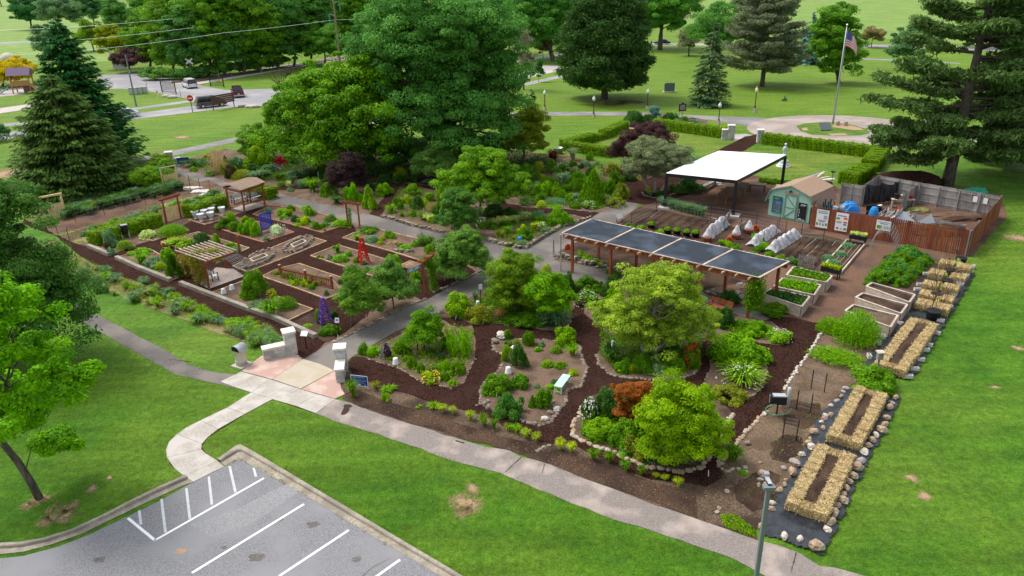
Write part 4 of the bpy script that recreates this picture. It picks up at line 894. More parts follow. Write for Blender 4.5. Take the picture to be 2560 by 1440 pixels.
stones("stone ring round the grey-leaved tree's trunks",[(1605,480),(1612,490),(1635,495),(1662,494)],.3,.1,"stone")
stones("stone edging beyond the pavilion floor",[(1660,492),(1700,482),(1755,460)],.3,.12,"stone")
stones("flat rock pile beside the low green tuft",[(985,628),(1005,632),(1030,632)],.5,.16,"stone",rows=2,cat="rock pile",name="rock_pile")
stones("loose wall stones behind the black pots",[(1560,590),(1640,605),(1730,612),(1770,610)],.4,.14,"stone",cat="rock pile",name="rock_pile")
stones("stone edge above the dug vegetable rows",[(1650,520),(1720,530),(1790,548)],.35,.1,"orangerock")
# stone ovals (herb rings)
for lab,q,(cx0,cy0,rx_,ry_) in (("stone oval with the small tuft of grass inside",0,(745,614,34,13)),("stone oval nearer the slatted pergola",1,(646,650,40,14))):
    a_=math.radians(-25);pts=[(cx0+rx_*1.15*math.cos(t)*math.cos(a_)-ry_*math.sin(t)*math.sin(a_),cy0+rx_*1.15*math.cos(t)*math.sin(a_)+ry_*math.sin(t)*math.cos(a_)) for t in np.linspace(0,2*PI,18)[:-1]]
    stones(lab,pts,.38,.15,"stone",True,rows=2,name="stone_ring",cat="stone ring")
    a,b=(cx0-rx_*.5,cy0+6),(cx0+rx_*.5,cy0-7);edging("pale timber frame inside the "+lab,[(a[0],a[1]-4),(a[0]+8,a[1]+3),(b[0]+4,b[1]+2),(b[0]-4,b[1]-4)],"palewood",.09,.16,z=.05,name="timber_frame",group="timber frames in the stone ovals")
# ---- low concrete walls along the strip
def lowwall(label,pts,w=.30,h=.30):
    pw=[P(*p) for p in pts];C0=sum(pw,Vector())/len(pw);m=MB();n=len(pw);a=[]
    for i,p in enumerate(pw):
        d=(pw[min(i+1,n-1)]-pw[max(i-1,0)]).normalized();s=V3(-d.y,d.x,0)*w/2;q=p-C0
        m.v+=[tuple(q-s),tuple(q+s),tuple(q+s+V3(0,0,h)),tuple(q-s+V3(0,0,h))]
    for i in range(n-1):
        for k in range(4):m.f.append((i*4+k,i*4+(k+1) % 4,i*4+4+(k+1) % 4,i*4+4+k))
    m.f+=[(3,2,1,0),(n*4-4,n*4-3,n*4-2,n*4-1)]
    o=m.build("garden_wall","curbstone",None,False,.015);o.location=C0;return tag(o,label,"low wall")
lowwall("low concrete wall at the hedge end of the garden",[(222,619),(250,630),(274,641)]);lowwall("low concrete wall beside the round leafy clump and the two round bushes",[(292,648),(350,674),(428,705)]);lowwall("long low concrete wall from the vine post to the entrance",[(452,712),(530,742),(620,776),(690,800),(760,832),(790,846)])
# ---- gate pillars
def pillar(label,x,y,h,w,wing=None,wl=1.2,wh=.8,name="stone_pillar",ang=None):
    L=P(x,y);d0,n0=frame_of(P(300,648),P(700,795));az=math.atan2(d0.y,d0.x) if ang is None else ang
    t=thing(name,label,"gate pillar",L,az);m=MB();rows=max(4,int(h/.17));hh=h/rows
    for r in range(rows):
        k=r % 2
        for sgx in (0,1,2,3):
            a=sgx*PI/2;c,s=math.cos(a),math.sin(a);xs=[-w/2,-w/2+w*(.38+.24*k+random.uniform(-.05,.05)),w/2]
            for i in range(2):
                cx_=(xs[i]+xs[i+1])/2;ln=xs[i+1]-xs[i]-.012;y_=w/2-.06+random.uniform(-.008,.014)
                m.obox((cx_*c-y_*s,cx_*s+y_*c,hh*(r+.5)),(c*ln/2,s*ln/2,0),(-s*.06,c*.06,0),(0,0,hh/2-.006))
    m.box((0,0,h/2),(w-.05,w-.05,h-.01));m.build("shaft","limestone",t)
    MB().box((0,0,h+.06),(w+.12,w+.12,.12)).build("capstone","capstone",t,False,.015)
    if wing:
        dx,dy=wing;m=MB();rows=max(3,int(wh/.17));hh=wh/rows;ww=w*.7
        for r in range(rows):
            u=0;k=random.uniform(.2,.5)
            while u<wl-.05:
                ln=min(k,wl-u);cx_=w/2+u+ln/2
                for sg in (-1,1):
                    yy=sg*(ww/2-.05+random.uniform(-.006,.012));m.obox((dx*cx_-dy*yy,dy*cx_+dx*yy,hh*(r+.5)),(dx*(ln/2-.006),dy*(ln/2-.006),0),(-dy*.05,dx*.05,0),(0,0,hh/2-.006))
                u+=ln;k=random.uniform(.22,.5)
        m.obox((dx*(w/2+wl/2),dy*(w/2+wl/2),wh/2),(dx*(wl/2-.01),dy*(wl/2-.01),0),(-dy*(ww/2-.04),dx*(ww/2-.04),0),(0,0,wh/2-.005));m.build("wing_wall","limestone",t)
        for q in (0,1):
            m=MB();cx_=w/2+wl*(.25+.5*q);m.obox((dx*(cx_+.02*q),dy*(cx_+.02*q),wh+.06),(dx*(wl/4+.005),dy*(wl/4+.005),0),(-dy*(ww/2+.06),dx*(ww/2+.06),0),(0,0,.06));m.build("wing_cap","capstone",t,False,.012)
    return t
pw_,pl_=P(729,884),P(686,898)
aw=math.atan2((P(670,897)-P(729,884)).y,(P(670,897)-P(729,884)).x)
pillar("limestone gate pillar with low wing wall beside the litter bin",729,883,1.38,.62,(1,0),1.25,.62,ang=aw)
aw=math.atan2((P(852,968)-P(857,930)).y,(P(852,968)-P(857,930)).x)
pillar("limestone gate pillar with golden-capped wing wall by the blue sign",856,925,1.38,.60,(1,0),1.15,.72,ang=aw)
pillar("stone gate pillar at the far end of the upper path",427,413,1.5,.8,(1,0),.7,.7,ang=.3)
pillar("stone gate pillar at the end of the hedge beside the lamp",1826,349,1.75,.8,(-1,0),.7,1.2,ang=-.15)
pillar("stone gate pillar between mulch path and the long hedge",1899,357,1.55,.75,None,ang=-.15)
# ---- signs
def sign(label,x,y,w,h,z0,board,ang=0.0,tilt=0.0,border=None,lines=(),post="postblack",text=(),name="garden_sign",nposts=1,cat="sign"):
    t=thing(name,label,cat,P(x,y),ang)
    for k in range(nposts):
        px_=0 if nposts==1 else (-w/2+.04 if k==0 else w/2-.04);MB().box((px_,.03,(z0+h*.5)/2),(.05,.04,z0+h*.5)).build("post",post,t)
    M0=Matrix.Translation((0,0,z0+h/2)) @ Matrix.Rotation(-tilt,4,'X')
    def pl(mb,nm,mt):
        mb.v=[tuple(M0 @ Vector(v)) for v in mb.v];return mb.build(nm,mt,t)
    pl(MB().box((0,0,0),(w,.025,h)),"board",board)
    if border:
        m=MB()
        for sx in (-1,1):m.box((sx*(w/2-.012),-.015,0),(.028,.01,h))
        for sz in (-1,1):m.box((0,-.015,sz*(h/2-.012)),(w-.052,.01,.028))
        pl(m,"border",border)
    for (lx,lz,lw,lh,mt) in lines:pl(MB().box((lx*w,-.016,lz*h),(lw*w,.008,lh*h)),"print",mt)
    for (s,sz,mt,lz) in text:
        M=M0 @ Matrix.Translation((0,-.018,lz*h)) @ Matrix.Rotation(PI/2,4,'X');text_mesh(s,sz,mt,t,M)
    return t
fa=lambda x,y,k=0:-math.atan2(P(x,y).x,P(x,y).y)*1.0+k
sign("blue entrance sign with white border and green and white lettering",901,972,.95,.62,.18,"signblue",-.25,0,"white",[(-.02,.33,.72,.07,"bluegrey"),(0,-.12,.5,.03,"bluegrey"),(0,-.2,.62,.03,"bluegrey"),(-.32,-.36,.17,.08,"plasticwhite"),(-.03,-.36,.2,.10,"plasticwhite"),(.33,-.34,.1,.1,"bluegrey")],text=[("Master Gardener",.085,"signteal",.17),("Demonstration Garden",.078,"plasticwhite",.03)],nposts=2,post="white")
sign("plain blue sign beside the far stone pillar",460,415,1.35,.75,.25,"signblue",.18,0,None,[(0,.1,.6,.06,"bluegrey"),(0,-.12,.5,.06,"bluegrey")])
sign("white tilted reading board on a black post by the gate pillar",766,873,.42,.34,.85,"plasticwhite",-.2,.9)
sign("small purple and white plant notice beside the purple obelisk",847,836,.26,.30,.8,"plasticwhite",-.2,.3,"white",[(0,.05,.6,.35,"violet")])
sign("small white notice on a thin stake beside the main path",1203,762,.24,.34,1.1,"plasticwhite",.1,.1)
sign("white notice board on two stakes by the dug vegetable rows",1549,555,.62,.42,.3,"plasticwhite",.5,.3,None,[(0,.0,.8,.75,"whiteflower")],nposts=2)
# ---- litter bin
t=thing("litter_bin","beige litter bin with grey domed lid on a concrete pad","litter bin",P(605,913),.3)
MB().box((0,0,.03),(.85,.85,.10)).build("pad","concrete",t);MB().lathe([(.30,.07),(.30,.28),(.315,.29),(.315,.31),(.31,.32),(.315,.95),(.33,.96)],24).build("drum","beige",t,True)
m=MB();o0=0;pr=[]
for i in range(9):
    a=PI*i/8;pr.append((.335*math.cos(a),.95+.36*math.sin(a)))
for y in (-.30,.33):
    for (q,z) in pr:m.v.append((q,y*(1 if z<1 else 1),z))
for i in range(8):m.f.append((i,i+1,i+10,i+9))
m.f.append(tuple(range(9,18)));m.build("lid","lid",t,True)
MB().box((0,-.27,1.08),(.5,.04,.2)).build("opening","gap",t);MB().lathe([(.325,.31),(.335,.33),(.325,.35)],24).build("band","lid",t)
t.rotation_euler=(0,0,-.5)
# ---- lamp posts by the far path
def lamp():
    t=thing("lamp_post","x","lamp post");MB().lathe([(.30,-.02),(.22,.55)],4).build("plinth","plinth",t)
    MB().lathe([(.14,.56),(.14,.66),(.09,.78),(.07,.9),(.055,2.2),(.07,2.24),(.10,2.30),(.07,2.38)],10).build("column","lamppost",t,True)
    MB().lathe([(.10,2.38),(.22,2.55),(.24,2.72),(.17,2.9),(.07,3.0),(.05,3.1),(.01,3.16)],12).build("globe","globe",t,True);return t
lp=lamp();fl_=True
for (x,y,ty,s_) in ((1362,275,225,"at the end of the path by the big oak"),(1484,293,240,"on the garden side of the path below the round pine"),(1618,273,222,"across the path from the grave marker"),(1796,311,256,"between hedge and path near the gate pillars"),(1886,281,217,"with the yellowish globe near the flag circle"),(2301,382,300,"half hidden under the great pine's boughs")):
    L=P(x,y);h=hz(x,y,ty);lb="brown lamp post with pale globe "+s_
    if fl_:o=lp;o.location=L;o["label"]=lb;o["group"]="lamp posts along the far path";fl_=False
    else:o=dup(lp,L,0,lb,"lamp posts along the far path")
    o.scale=(1,1,h/3.1)
    if "yellowish" in s_:
        for c in o.children:
            if c.name.startswith("globe"):c.data=c.data.copy();c.data.materials[0]=MATS["pinklamp"]
# ---- foreground light pole
Lp=P(1921,1222,6.0);Lp.z=0
t=thing("light_pole","tall grey square light pole rising beside the black plastic","light pole",Lp,0)
MB().box((0,0,3.0),(.125,.125,6.0)).build("pole","greymetal",t,False,.01)
MB().box((0,0,.1),(.4,.4,.3)).build("footing","concrete",t)
m=MB();m.box((0,-.02,6.08),(.34,.20,.09));m.build("lamp_head","greymetal",t);MB().box((.04,.20,6.16),(.12,.42,.05)).build("arm","lid",t);MB().box((.05,.42,6.20),(.16,.16,.12)).build("photocell","metal",t);MB().box((.02,.06,6.15),(.10,.16,.06)).build("bracket","blackmetal",t)
# ---- grey pole + railway signs + utility pole + wires
def pole(label,x,y,ty,r,material,name="pole",cat="pole"):
    L=P(x,y);h=hz(x,y,ty);t=thing(name,label,cat,L);MB().tube([(0,0,0),(0,0,h)],[r,r*.65],8).build("shaft",material,t);return t,h
t,h=pole("grey metal pole standing in the grass by the road",341,266,137,.16,"greymetal");MB().box((.05,0,h*.68),(.3,.2,.5)).build("equipment_box","metal",t)
UB=P(852,176);t=thing("utility_pole","tall timber utility pole with green insulators above the woods","utility pole",UB)
UH=19.0;MB().tube([(0,0,0),(0,0,UH)],[.26,.16],8).build("shaft","poletimber",t)
for (sg,zz) in ((-1,12.2),(1,14.9)):
    a=V3(sg*1.3,0,zz);MB().bar((0,0,zz-.3),a+V3(0,0,.1),.12).build("arm","metal",t);MB().lathe([(.10,-2.0),(.16,-1.95),(.12,-1.8),(.16,-1.5),(.12,-1.3),(.16,-1.0),(.12,-.8),(.16,-.5),(.12,-.3),(.1,0)],8,tuple(a)).build("insulator","insulator",t)
def wire(label,pts,sag=.6):
    pts=[P(x,y,z) for x,y,z in pts];C0=pts[0].copy();m=MB();q=[]
    for i in range(len(pts)-1):
        for k in range(12):s_=k/12;p=pts[i].lerp(pts[i+1],s_);p.z -= sag*4*s_*(1-s_)*(pts[i]-pts[i+1]).length/120;q.append(p-C0)
    q.append(pts[-1]-C0);m.tube(q,.032,4);o=m.build("power_line","wire");o.location=C0;tag(o,label,"power line","power lines over the railway")
wire("topmost power line crossing the woods",[(-60,77,11),(250,63,12),(560,33,13),(845,1,14),(860,-3,14)])
wire("middle power line reaching the lower insulator",[(-60,116,10),(100,105,10),(240,96,10.3),(560,58,11),(835,28,12.0)])
wire("lowest power line ending below the insulators",[(-60,141,9),(100,134,9),(260,121,9.3),(560,82,10),(833,50,11.0)])
wire("upper of the two power lines passing behind the great oak",[(860,22,12),(980,23,12),(1150,26,12)],.2);wire("lower of the two power lines passing behind the great oak",[(833,50,11),(965,45,11),(1150,47,11)],.2)
# crossing sign
t=thing("crossing_sign","white railway crossing cross above a red and white yield sign","railway sign",P(481,196));h=hz(481,196,150)
MB().tube([(0,0,0),(0,0,h)],.07,6).build("post","metal",t);m=MB();k=h-.25
for sg in (1,-1):m.bar((-.75*sg,-.1+.02*sg,k-.55),(.75*sg,-.1+.02*sg,k+.55),.34,.03,up=(0,1,0))
m.build("cross","white",t);zc=k-1.5;MB().add([(-.6,-.1,zc+.45),(.6,-.1,zc+.45),(0,-.1,zc-.6)],[(0,2,1)]).build("yield_sign","redpaint",t);MB().add([(-.32,-.12,zc+.29),(.32,-.12,zc+.29),(0,-.12,zc-.27)],[(0,2,1)]).build("yield_centre","white",t)
t=thing("no_entry_sign","round red no-entry sign on a dark post beside the road","road sign",P(482,281));h=hz(482,281,239);MB().tube([(0,0,0),(0,0,h)],.06,6).build("post","postblack",t)
m=MB();zc=h-.42;m.v=[(.52*math.cos(a),-.08,zc+.52*math.sin(a)) for a in np.linspace(0,2*PI,20,False)];m.f=[tuple(range(20))];m.build("disc","redpaint",t);MB().box((0,-.1,zc),(.7,.01,.16)).build("white_bar","white",t)
# brown board sign
a,b=P(533,277),P(587,267);d,n_=frame_of(a,b);t=thing("board_screen","dark brown slatted board screen standing beside the road","board screen",a,math.atan2(d.y,d.x));Lw=(b-a).length
h=hz(533,277,240)
for x in (.1,Lw-.1):MB().box((x,0,h/2),(.12,.1,h)).build("post","brownboard",t)
for k in range(5):MB().box((Lw/2,-.08,h*(.45+.125*k)),(Lw+.2,.04,h*.112)).build("board","brownboard",t)
# black gates by the road
def mesh_gate(label,a,b,h):
    a,b=P(*a),P(*b);d,n_=frame_of(a,b);L=(b-a).length;t=thing("metal_gate",label,"gate",a,math.atan2(d.y,d.x));
    for x in (0,L):MB().box((x,0,h/2),(.14,.14,h)).build("post","blackmetal",t)
    m=MB()
    for k in range(22):m.box((L*(k+.5)/22,0,h*.52),(.03,.03,h*.8))
    m.box((L/2,0,h*.12),(L,.06,.06));m.box((L/2,0,h*.92),(L,.06,.06));m.build("grille","blackmetal",t);MB().box((L*.85,-.05,h*.65),(.5,.03,.5)).build("notice","yellow",t)
    return t
mesh_gate("open black mesh gate with a yellow notice beside the grass island",(406,232),(441,236),2.4)
mesh_gate("short black gate leaf standing on the grass by the crossing",(527,216),(560,218),2.0)
for k,(x,y,ty,mt,lb) in enumerate(((371,237,200,"metal","bare steel post beside the grey utility boxes"),(395,243,228,"white","white marker post with orange top"),(453,246,225,"metal","thin grey marker post at the sidewalk's start"),(465,253,238,"yellow","yellow marker post by the sidewalk"),(550,208,175,"greymetal","thin fence post behind the black gate leaf"),(656,198,171,"greymetal","thin fence post below the railway"),(582,205,186,"greymetal","thin fence post at the crossing's grass edge"),(533,264,250,"white","white marker post below the brown board screen"))):
    t,h=pole(lb,x,y,ty,.07,mt,"marker_post","post")
    if k==1:MB().box((0,0,h-.1),(.2,.2,.35)).build("top","orange",t)
for k,(x,y) in enumerate(((330,236),(340,236),(352,235),(362,234))):
    t=thing("utility_box","pale grey utility cabinet beside the road, %s of four" % ("first","second","third","last")[k],"utility box",P(x,y),.2,"utility cabinets by the road");MB().box((0,0,.65),(.9,.6,1.3)).build("cabinet","metal",t,False,.03);MB().box((0,-.31,.65),(.7,.02,1.0)).build("panel","lid",t)
for (x,y,s,lb) in ((415,243,1.5,"pale boulder in the grass island"),(431,245,2.0,"long pale boulder in the grass island"),(607,268,1.6,"dark boulder by the brown board screen"),(632,269,2.6,"flat pale boulder by the brown board screen"),(665,268,1.5,"flat boulder beside the tulip tree's edge")):
    L=P(x,y);o=MB().rock((0,0,0),(s,s*.5,.5),int(x),.2).build("boulder","whiterock" if "pale" in lb else "greyrock");o.location=L;tag(o,lb,"boulder")
# ---- vehicles
def wheels(t,xs,w,r):
    for x in xs:
        for sy in (-1,1):
            q=MB().lathe([(r*.2,-.11),(r*.93,-.11),(r,-.06),(r,.06),(r*.93,.11),(r*.2,.11)],16);q.v=[(v[0]+x,sy*(w/2-.10)+v[2],v[1]+r) for v in q.v];o=q.build("wheel","tyre",t)
            k=MB().lathe([(r*.15,-.02),(r*.62,-.02),(r*.62,.02),(r*.15,.02)],12);k.v=[(v[0]+x,sy*(w/2+.0)+v[2],v[1]+r) for v in k.v];k.build("rim","chrome",o)
def vehicle(label,x,y,face,paint,kind="suv",name="parked_car",cat="car"):
    """x,y: photo point under the middle; face: photo point the nose looks at"""
    c=P(x,y);f=P(*face);rz=math.atan2(f.y-c.y,f.x-c.x);t=thing(name,label,cat,c,rz)
    L,W=(5.0,1.95) if kind=="suv" else (5.8,2.0) if kind=="pickup" else (4.7,1.82);hl=.95 if kind != "car" else .82;H=1.82 if kind != "car" else 1.42
    def loft(rings,nm,mt,bev=.04):
        m=MB();k=len(rings[0])
        for r_ in rings:m.v+=r_
        for i in range(len(rings)-1):
            for j in range(k):m.f.append((i*k+j,i*k+(j+1) % k,(i+1)*k+(j+1) % k,(i+1)*k+j))
        m.f+=[tuple(range(k))[::-1],tuple((len(rings)-1)*k+j for j in range(k))];return m.build(nm,mt,t,False,bev)
    def ring(x0,w,z0,z1,in_=.0):return [(x0,-w/2,z0),(x0,w/2,z0),(x0,w/2-in_*.3,(z0+z1)/2+.1),(x0,w/2-in_,z1),(x0,-w/2+in_,z1),(x0,-w/2+in_*.3,(z0+z1)/2+.1)]
    bh=hl+.05
    loft([ring(-L/2,W*.9,.42,bh-.05,.06),ring(-L/2+.15,W,.32,bh,.05),ring(L/2-1.2,W,.32,bh,.05),ring(L/2-.25,W*.96,.32,bh-.12,.06),ring(L/2,W*.84,.42,bh-.25,.08)],"body",paint)
    if kind=="pickup":x0,x1,xb0,xb1=-.45,1.35,-.3,.75
    elif kind=="suv":x0,x1,xb0,xb1=-L/2+.08,1.35,-L/2+.38,.65
    else:x0,x1,xb0,xb1=-L/2+.65,1.25,-L/2+1.3,.45
    loft([ring(x0,W*.92,bh-.03,bh,.0),ring(xb0,W*.92,bh-.02,H-.04,.22),ring(xb1,W*.92,bh-.02,H,.22),ring(x1,W*.92,bh-.03,bh,.0)],"windows","glass",.02)
    m=MB();m.obox(((xb0+xb1)/2,0,H),((xb1-xb0)/2+.06,0,0),(0,W*.35,0),(0,0,.035));m.build("roof",paint,t,False,.03)
    for xx in ([xb0+.1,(xb0+xb1)/2,xb1] if kind != "pickup" else [xb0,.25,xb1]):
        for sy in (-1,1):MB().bar((xx-.05,sy*W*.455,bh),(xx,sy*W*.36,H),.09,.05).build("pillar",paint,t)
    wheels(t,(-L/2+.95,L/2-.95),W,.38 if kind != "car" else .33)
    for sy in (-1,1):
        MB().box((-L/2+.01,sy*W*.41,bh-.18),(.06,.16,.36 if kind != "car" else .16)).build("tail_light","redlight",t);MB().box((L/2-.06,sy*W*.33,.68),(.08,.34,.16)).build("headlight","globe",t)
        MB().box((xb1+.45,sy*(W/2+.08),bh+.08),(.12,.18,.14)).build("mirror",paint,t)
    MB().box((-L/2-.03,0,.45),(.12,W*.88,.2)).build("bumper","chrome" if kind=="pickup" else paint,t,False,.02);MB().box((-L/2-.02,0,.72),(.03,.32,.16)).build("number_plate","white",t)
    if kind=="pickup":
        MB().box((-1.6,0,bh+.02),(2.15,W*.74,.02)).build("bed_liner","blackplastic",t)
        for sy in (-1,1):MB().box((-1.65,sy*W*.44,bh+.10),(2.35,.10,.18)).build("bed_side",paint,t)
        MB().box((-2.82,0,bh+.06),(.08,W*.9,.22)).build("tailgate",paint,t)
    return t
vehicle("white family wagon heading for the railway crossing",475,219,(440,206),"carwhite")
vehicle("dark red pickup truck driving past the brown board screen",595,240,(590,232),"carred","pickup","pickup_truck","pickup truck")
vehicle("dark grey family wagon partly behind the brown board screen",529,267,(575,262),"cardark")
vehicle("white car mostly hidden by the tall spruce beside the road",309,295,(275,300),"carwhite","car")
vehicle("black car on the far road behind the tree trunk",1655,111,(1620,111),"carblack","car")
# ---- playground
pc=P(62,232);t=thing("playset","wooden climbing frame with purple roof in the playground","climbing frame",pc,.25)
for sx in (-1.6,1.6):
    for sy in (-1.2,1.2):MB().box((sx,sy,1.8),(.2,.2,3.6)).build("post","playwood",t)
MB().box((0,0,1.6),(3.6,2.7,.2)).build("deck","playwood",t);MB().box((0,-1.3,2.1),(3.4,.1,.8)).build("railing","playwood",t);MB().box((1.0,-.3,.75),(1.4,1.8,1.4)).build("playhouse","darkwood",t)
m=MB();m.v=[(-2.1,-1.7,3.5),(2.1,-1.7,3.5),(2.1,1.7,3.5),(-2.1,1.7,3.5),(-2.1,0,4.9),(2.1,0,4.9)];m.f=[(0,1,5,4),(2,3,4,5),(0,4,3),(1,2,5)];m.build("roof","playroof",t)
MB().bar((1.7,-.9,1.6),(3.6,-1.6,0),.9,.1).build("ladder","playwood",t);MB().bar((-1.8,.2,1.5),(-4.4,0,2.6),.2).build("swing_beam","playwood",t);MB().bar((-4.4,-1,0),(-4.4,0,2.6),.18).build("swing_leg","playwood",t);MB().bar((-4.4,1,0),(-4.4,0,2.6),.18).build("swing_leg","playwood",t);MB().bar((-2.6,-.3,1.2),(-4.0,-1.2,.2),.6,.1).build("slide","playgreen",t)
t=thing("seesaw","green seesaw on the playground floor by the yellow tree","seesaw",P(18,226),.4);MB().bar((-1.2,0,.4),(1.2,0,.9),.35,.12).build("plank","playgreen",t);MB().box((0,0,.3),(.2,.3,.6)).build("stand","playgreen",t)
t=thing("round_tent","small pale round tent on the far grass","tent",P(22,152));MB().lathe([(2.2,0),(2.1,.9),(1.6,1.6),(.7,2.1),(.1,2.2)],14).build("canopy","whiterock",t,True);MB().box((1.4,-1.3,.6),(1.0,1.0,1.2),.6).build("door","greentarp",t)
t=thing("site_sign","small grey notice board by the plum tree","notice board",P(302,183));MB().box((0,0,1.6),(3.0,.15,1.2)).build("board","metal",t);MB().box((0,.1,.8),(.2,.1,1.6)).build("post","metal",t)
# ---- flag and monuments
FB=P(2082,309);fh=hz(2082,309,66);t=thing("flagpole","tall silver flagpole in the round bed","flagpole",FB)
MB().lathe([(.16,0),(.15,.4),(.11,fh*.4),(.06,fh)],10).build("shaft","metal",t,True);MB().lathe([(.02,fh),(.12,fh+.08),(.14,fh+.2),(.08,fh+.3),(.01,fh+.34)],10).build("finial","chrome",t,True);MB().tube([(.2,-.05,1.2),(.14,-.05,fh-.3)],.012,4).build("halyard","wire",t)
t=thing("flag","national flag with stars and stripes hanging from the flagpole","flag",FB+V3(.1,0,0));ztop=fh-.55;hgt=2.0;Lf=3.1;NX,NS=16,13
def fpt(u,v):      # u along the fly 0..1, v up 0..1 : droops towards the fly end
    x=1.75*u ** .85;drop=2.15*u ** 1.5;w=hgt*(1-.55*u);return V3(x,.22*math.sin(u*7+v)-.1,ztop-drop-(1-v)*w-.25*u*(1-v))
cols_={"flagred":MB(),"flagwhite":MB(),"flagblue":MB()}
for s_ in range(NS):
    v0,v1=s_/NS,(s_+1)/NS
    for i in range(NX):
        u0,u1=i/NX,(i+1)/NX;k="flagblue" if (s_ >= 6 and u1 <= .405) else ("flagred" if s_ % 2==0 else "flagwhite")
        cols_[k].add([fpt(u0,v0),fpt(u1,v0),fpt(u1,v1),fpt(u0,v1)],[(0,1,2,3)])
cols_["flagred"].build("red_stripes","flagred",t);cols_["flagwhite"].build("white_stripes","flagwhite",t);cols_["flagblue"].build("canton","flagblue",t)
m=MB()
for r in range(5):
    for c_ in range(6):
        p=fpt(.03+.06*c_,.53+.095*r)+V3(0,-.03,0);q=.035;m.add([p+V3(q*math.cos(a),0,q*math.sin(a)) if k % 2==0 else p+V3(q*.45*math.cos(a),0,q*.45*math.sin(a)) for k,a in enumerate(np.linspace(PI/2,2.5*PI,10,False))],[tuple(range(10))])
m.build("stars","white",t)
t=thing("plaque","dark slanted memorial plaque in the round bed","plaque",P(2062,326),.1);MB().obox((0,0,.55),(.75,0,0),(0,.42,.42),(0,-.03,.03)).build("slab","granite",t);MB().box((0,.1,.25),(1.0,.3,.5)).build("stand","block",t)
for k,(x,y) in enumerate(((2093,314),(2113,315))):t=thing("stone_post","short stone block behind the plaque, %s one" % ("first","second")[k],"stone block",P(x,y),0,"stone blocks in the round bed");MB().box((0,0,.3),(.5,.4,.6)).build("block","plinth",t,False,.03)
t=thing("gravestone","large blue-grey granite gravestone on the lawn between two conifers","gravestone",P(1673,231),0)
MB().prism([(-.9,0),(.9,0),(.9,1.35),(.6,1.45),(-.6,1.45),(-.9,1.35)],-.18,.18).build("tablet","granite",t,False,.03);o=t.children[0];o.rotation_euler=(PI/2,0,0);o.location=(0,0,.2);MB().box((0,0,.11),(2.3,.8,.24)).build("base","block",t)
t=thing("marker_sign","dark historical marker on a pale post beside the far path","historical marker",P(1704,306),.2);h=hz(1704,306,255)
MB().tube([(0,0,0),(0,0,h-1.2)],.07,8).build("post","metal",t);MB().box((0,0,h-.75),(1.1,.06,1.0)).build("panel","postblack",t);MB().lathe([(.02,0),(.16,.02),(.16,.2),(.02,.22)],10,(0,0,h-.25)).build("crest","postblack",t)
for k in range(6):MB().box((0,-.035,h-.42-.12*k),(.8-.1*(k==0),.012,.05)).build("print","cord",t)
t,h=pole("dark garden flag pole before the hedge",1696,313,272,.035,"postblack","garden_pole","pole")
# statue of a robed woman
def statue(label,x,y,ty):
    h=hz(x,y,ty);t=thing("statue",label,"statue",P(x,y),.3);s=h/2.25
    MB().lathe([(.7*s,0),(.7*s,.10),(.55*s,.12),(.55*s,.30),(.42*s,.34),(.42*s,.62*s)],16).build("pedestal","statue",t)
    z0=.62*s;m=MB();prof=[(.26,0),(.27,.05),(.235,.3),(.20,.6),(.175,.86),(.165,.95),(.19,1.12),(.215,1.25),(.20,1.33),(.09,1.38),(.06,1.42),(.06,1.45),(.10,1.50),(.115,1.57),(.11,1.64),(.06,1.70),(.01,1.71)]
    n=20;o=0
    for r,z in prof:
        for k in range(n):a=2*PI*k/n;f=1+(.08*math.sin(6*a+z*2) if z<.9 else 0);m.v.append((r*f*math.cos(a)*s,r*f*(.78 if z<1.4 else 1.05)*math.sin(a)*s,z0+z*s))
    for i in range(len(prof)-1):
        for k in range(n):m.f.append((i*n+k,i*n+(k+1) % n,(i+1)*n+(k+1) % n,(i+1)*n+k))
    sh=V3(0,0,z0) 
    for sg,pts in ((-1,[(.19,0,1.27),(.27,.02,1.02),(.17,-.17,.93)]),(1,[(.19,0,1.27),(.28,0,1.05),(.12,-.20,1.12)])):
        m.tube([V3(sg*p[0],p[1],p[2])*s+sh for p in pts],[.065*s,.05*s,.03*s],8)
    m.build("figure","statue",t,True);MB().lathe([(.10,0),(.14,.06),(.10,.13)],10,(0,.02,z0+1.58*s)).build("hair","statue",t,True);return t
statue("pale stone statue of a robed woman behind the pavilion",1958,416,360)
# white garden ornaments among plants
t=thing("garden_ornament","white crouching ornament figure in the daylilies under the yellow-green tree","ornament",P(1531,884));MB().tube([(0,0,0),(.05,0,.3),(-.05,.05,.5),(.1,.1,.62)],[.16,.2,.13,.05],10).build("body","statue",t,True);MB().lathe([(.02,0),(.10,.06),(.11,.14),(.05,.22),(.01,.23)],10,(.02,.05,.58)).build("head","statue",t,True)
t=thing("garden_ornament","small white metal ornament beside the green pillar bush","ornament",P(1283,893));MB().lathe([(.02,0),(.02,.45),(.10,.5),(.14,.62),(.05,.72),(.01,.73)],8).build("stand","white",t)
t=thing("gazing_ball","blue glass gazing ball on the corner wall","gazing ball",P(1300,611));MB().lathe([(.10,0),(.06,.1),(.04,.25),(.09,.32)],10).build("stand","whiterock",t,True);MB().lathe([(.01,.28),(.13,.33),(.19,.45),(.19,.52),(.13,.64),(.01,.69)],16).build("ball","bluelid",t,True)
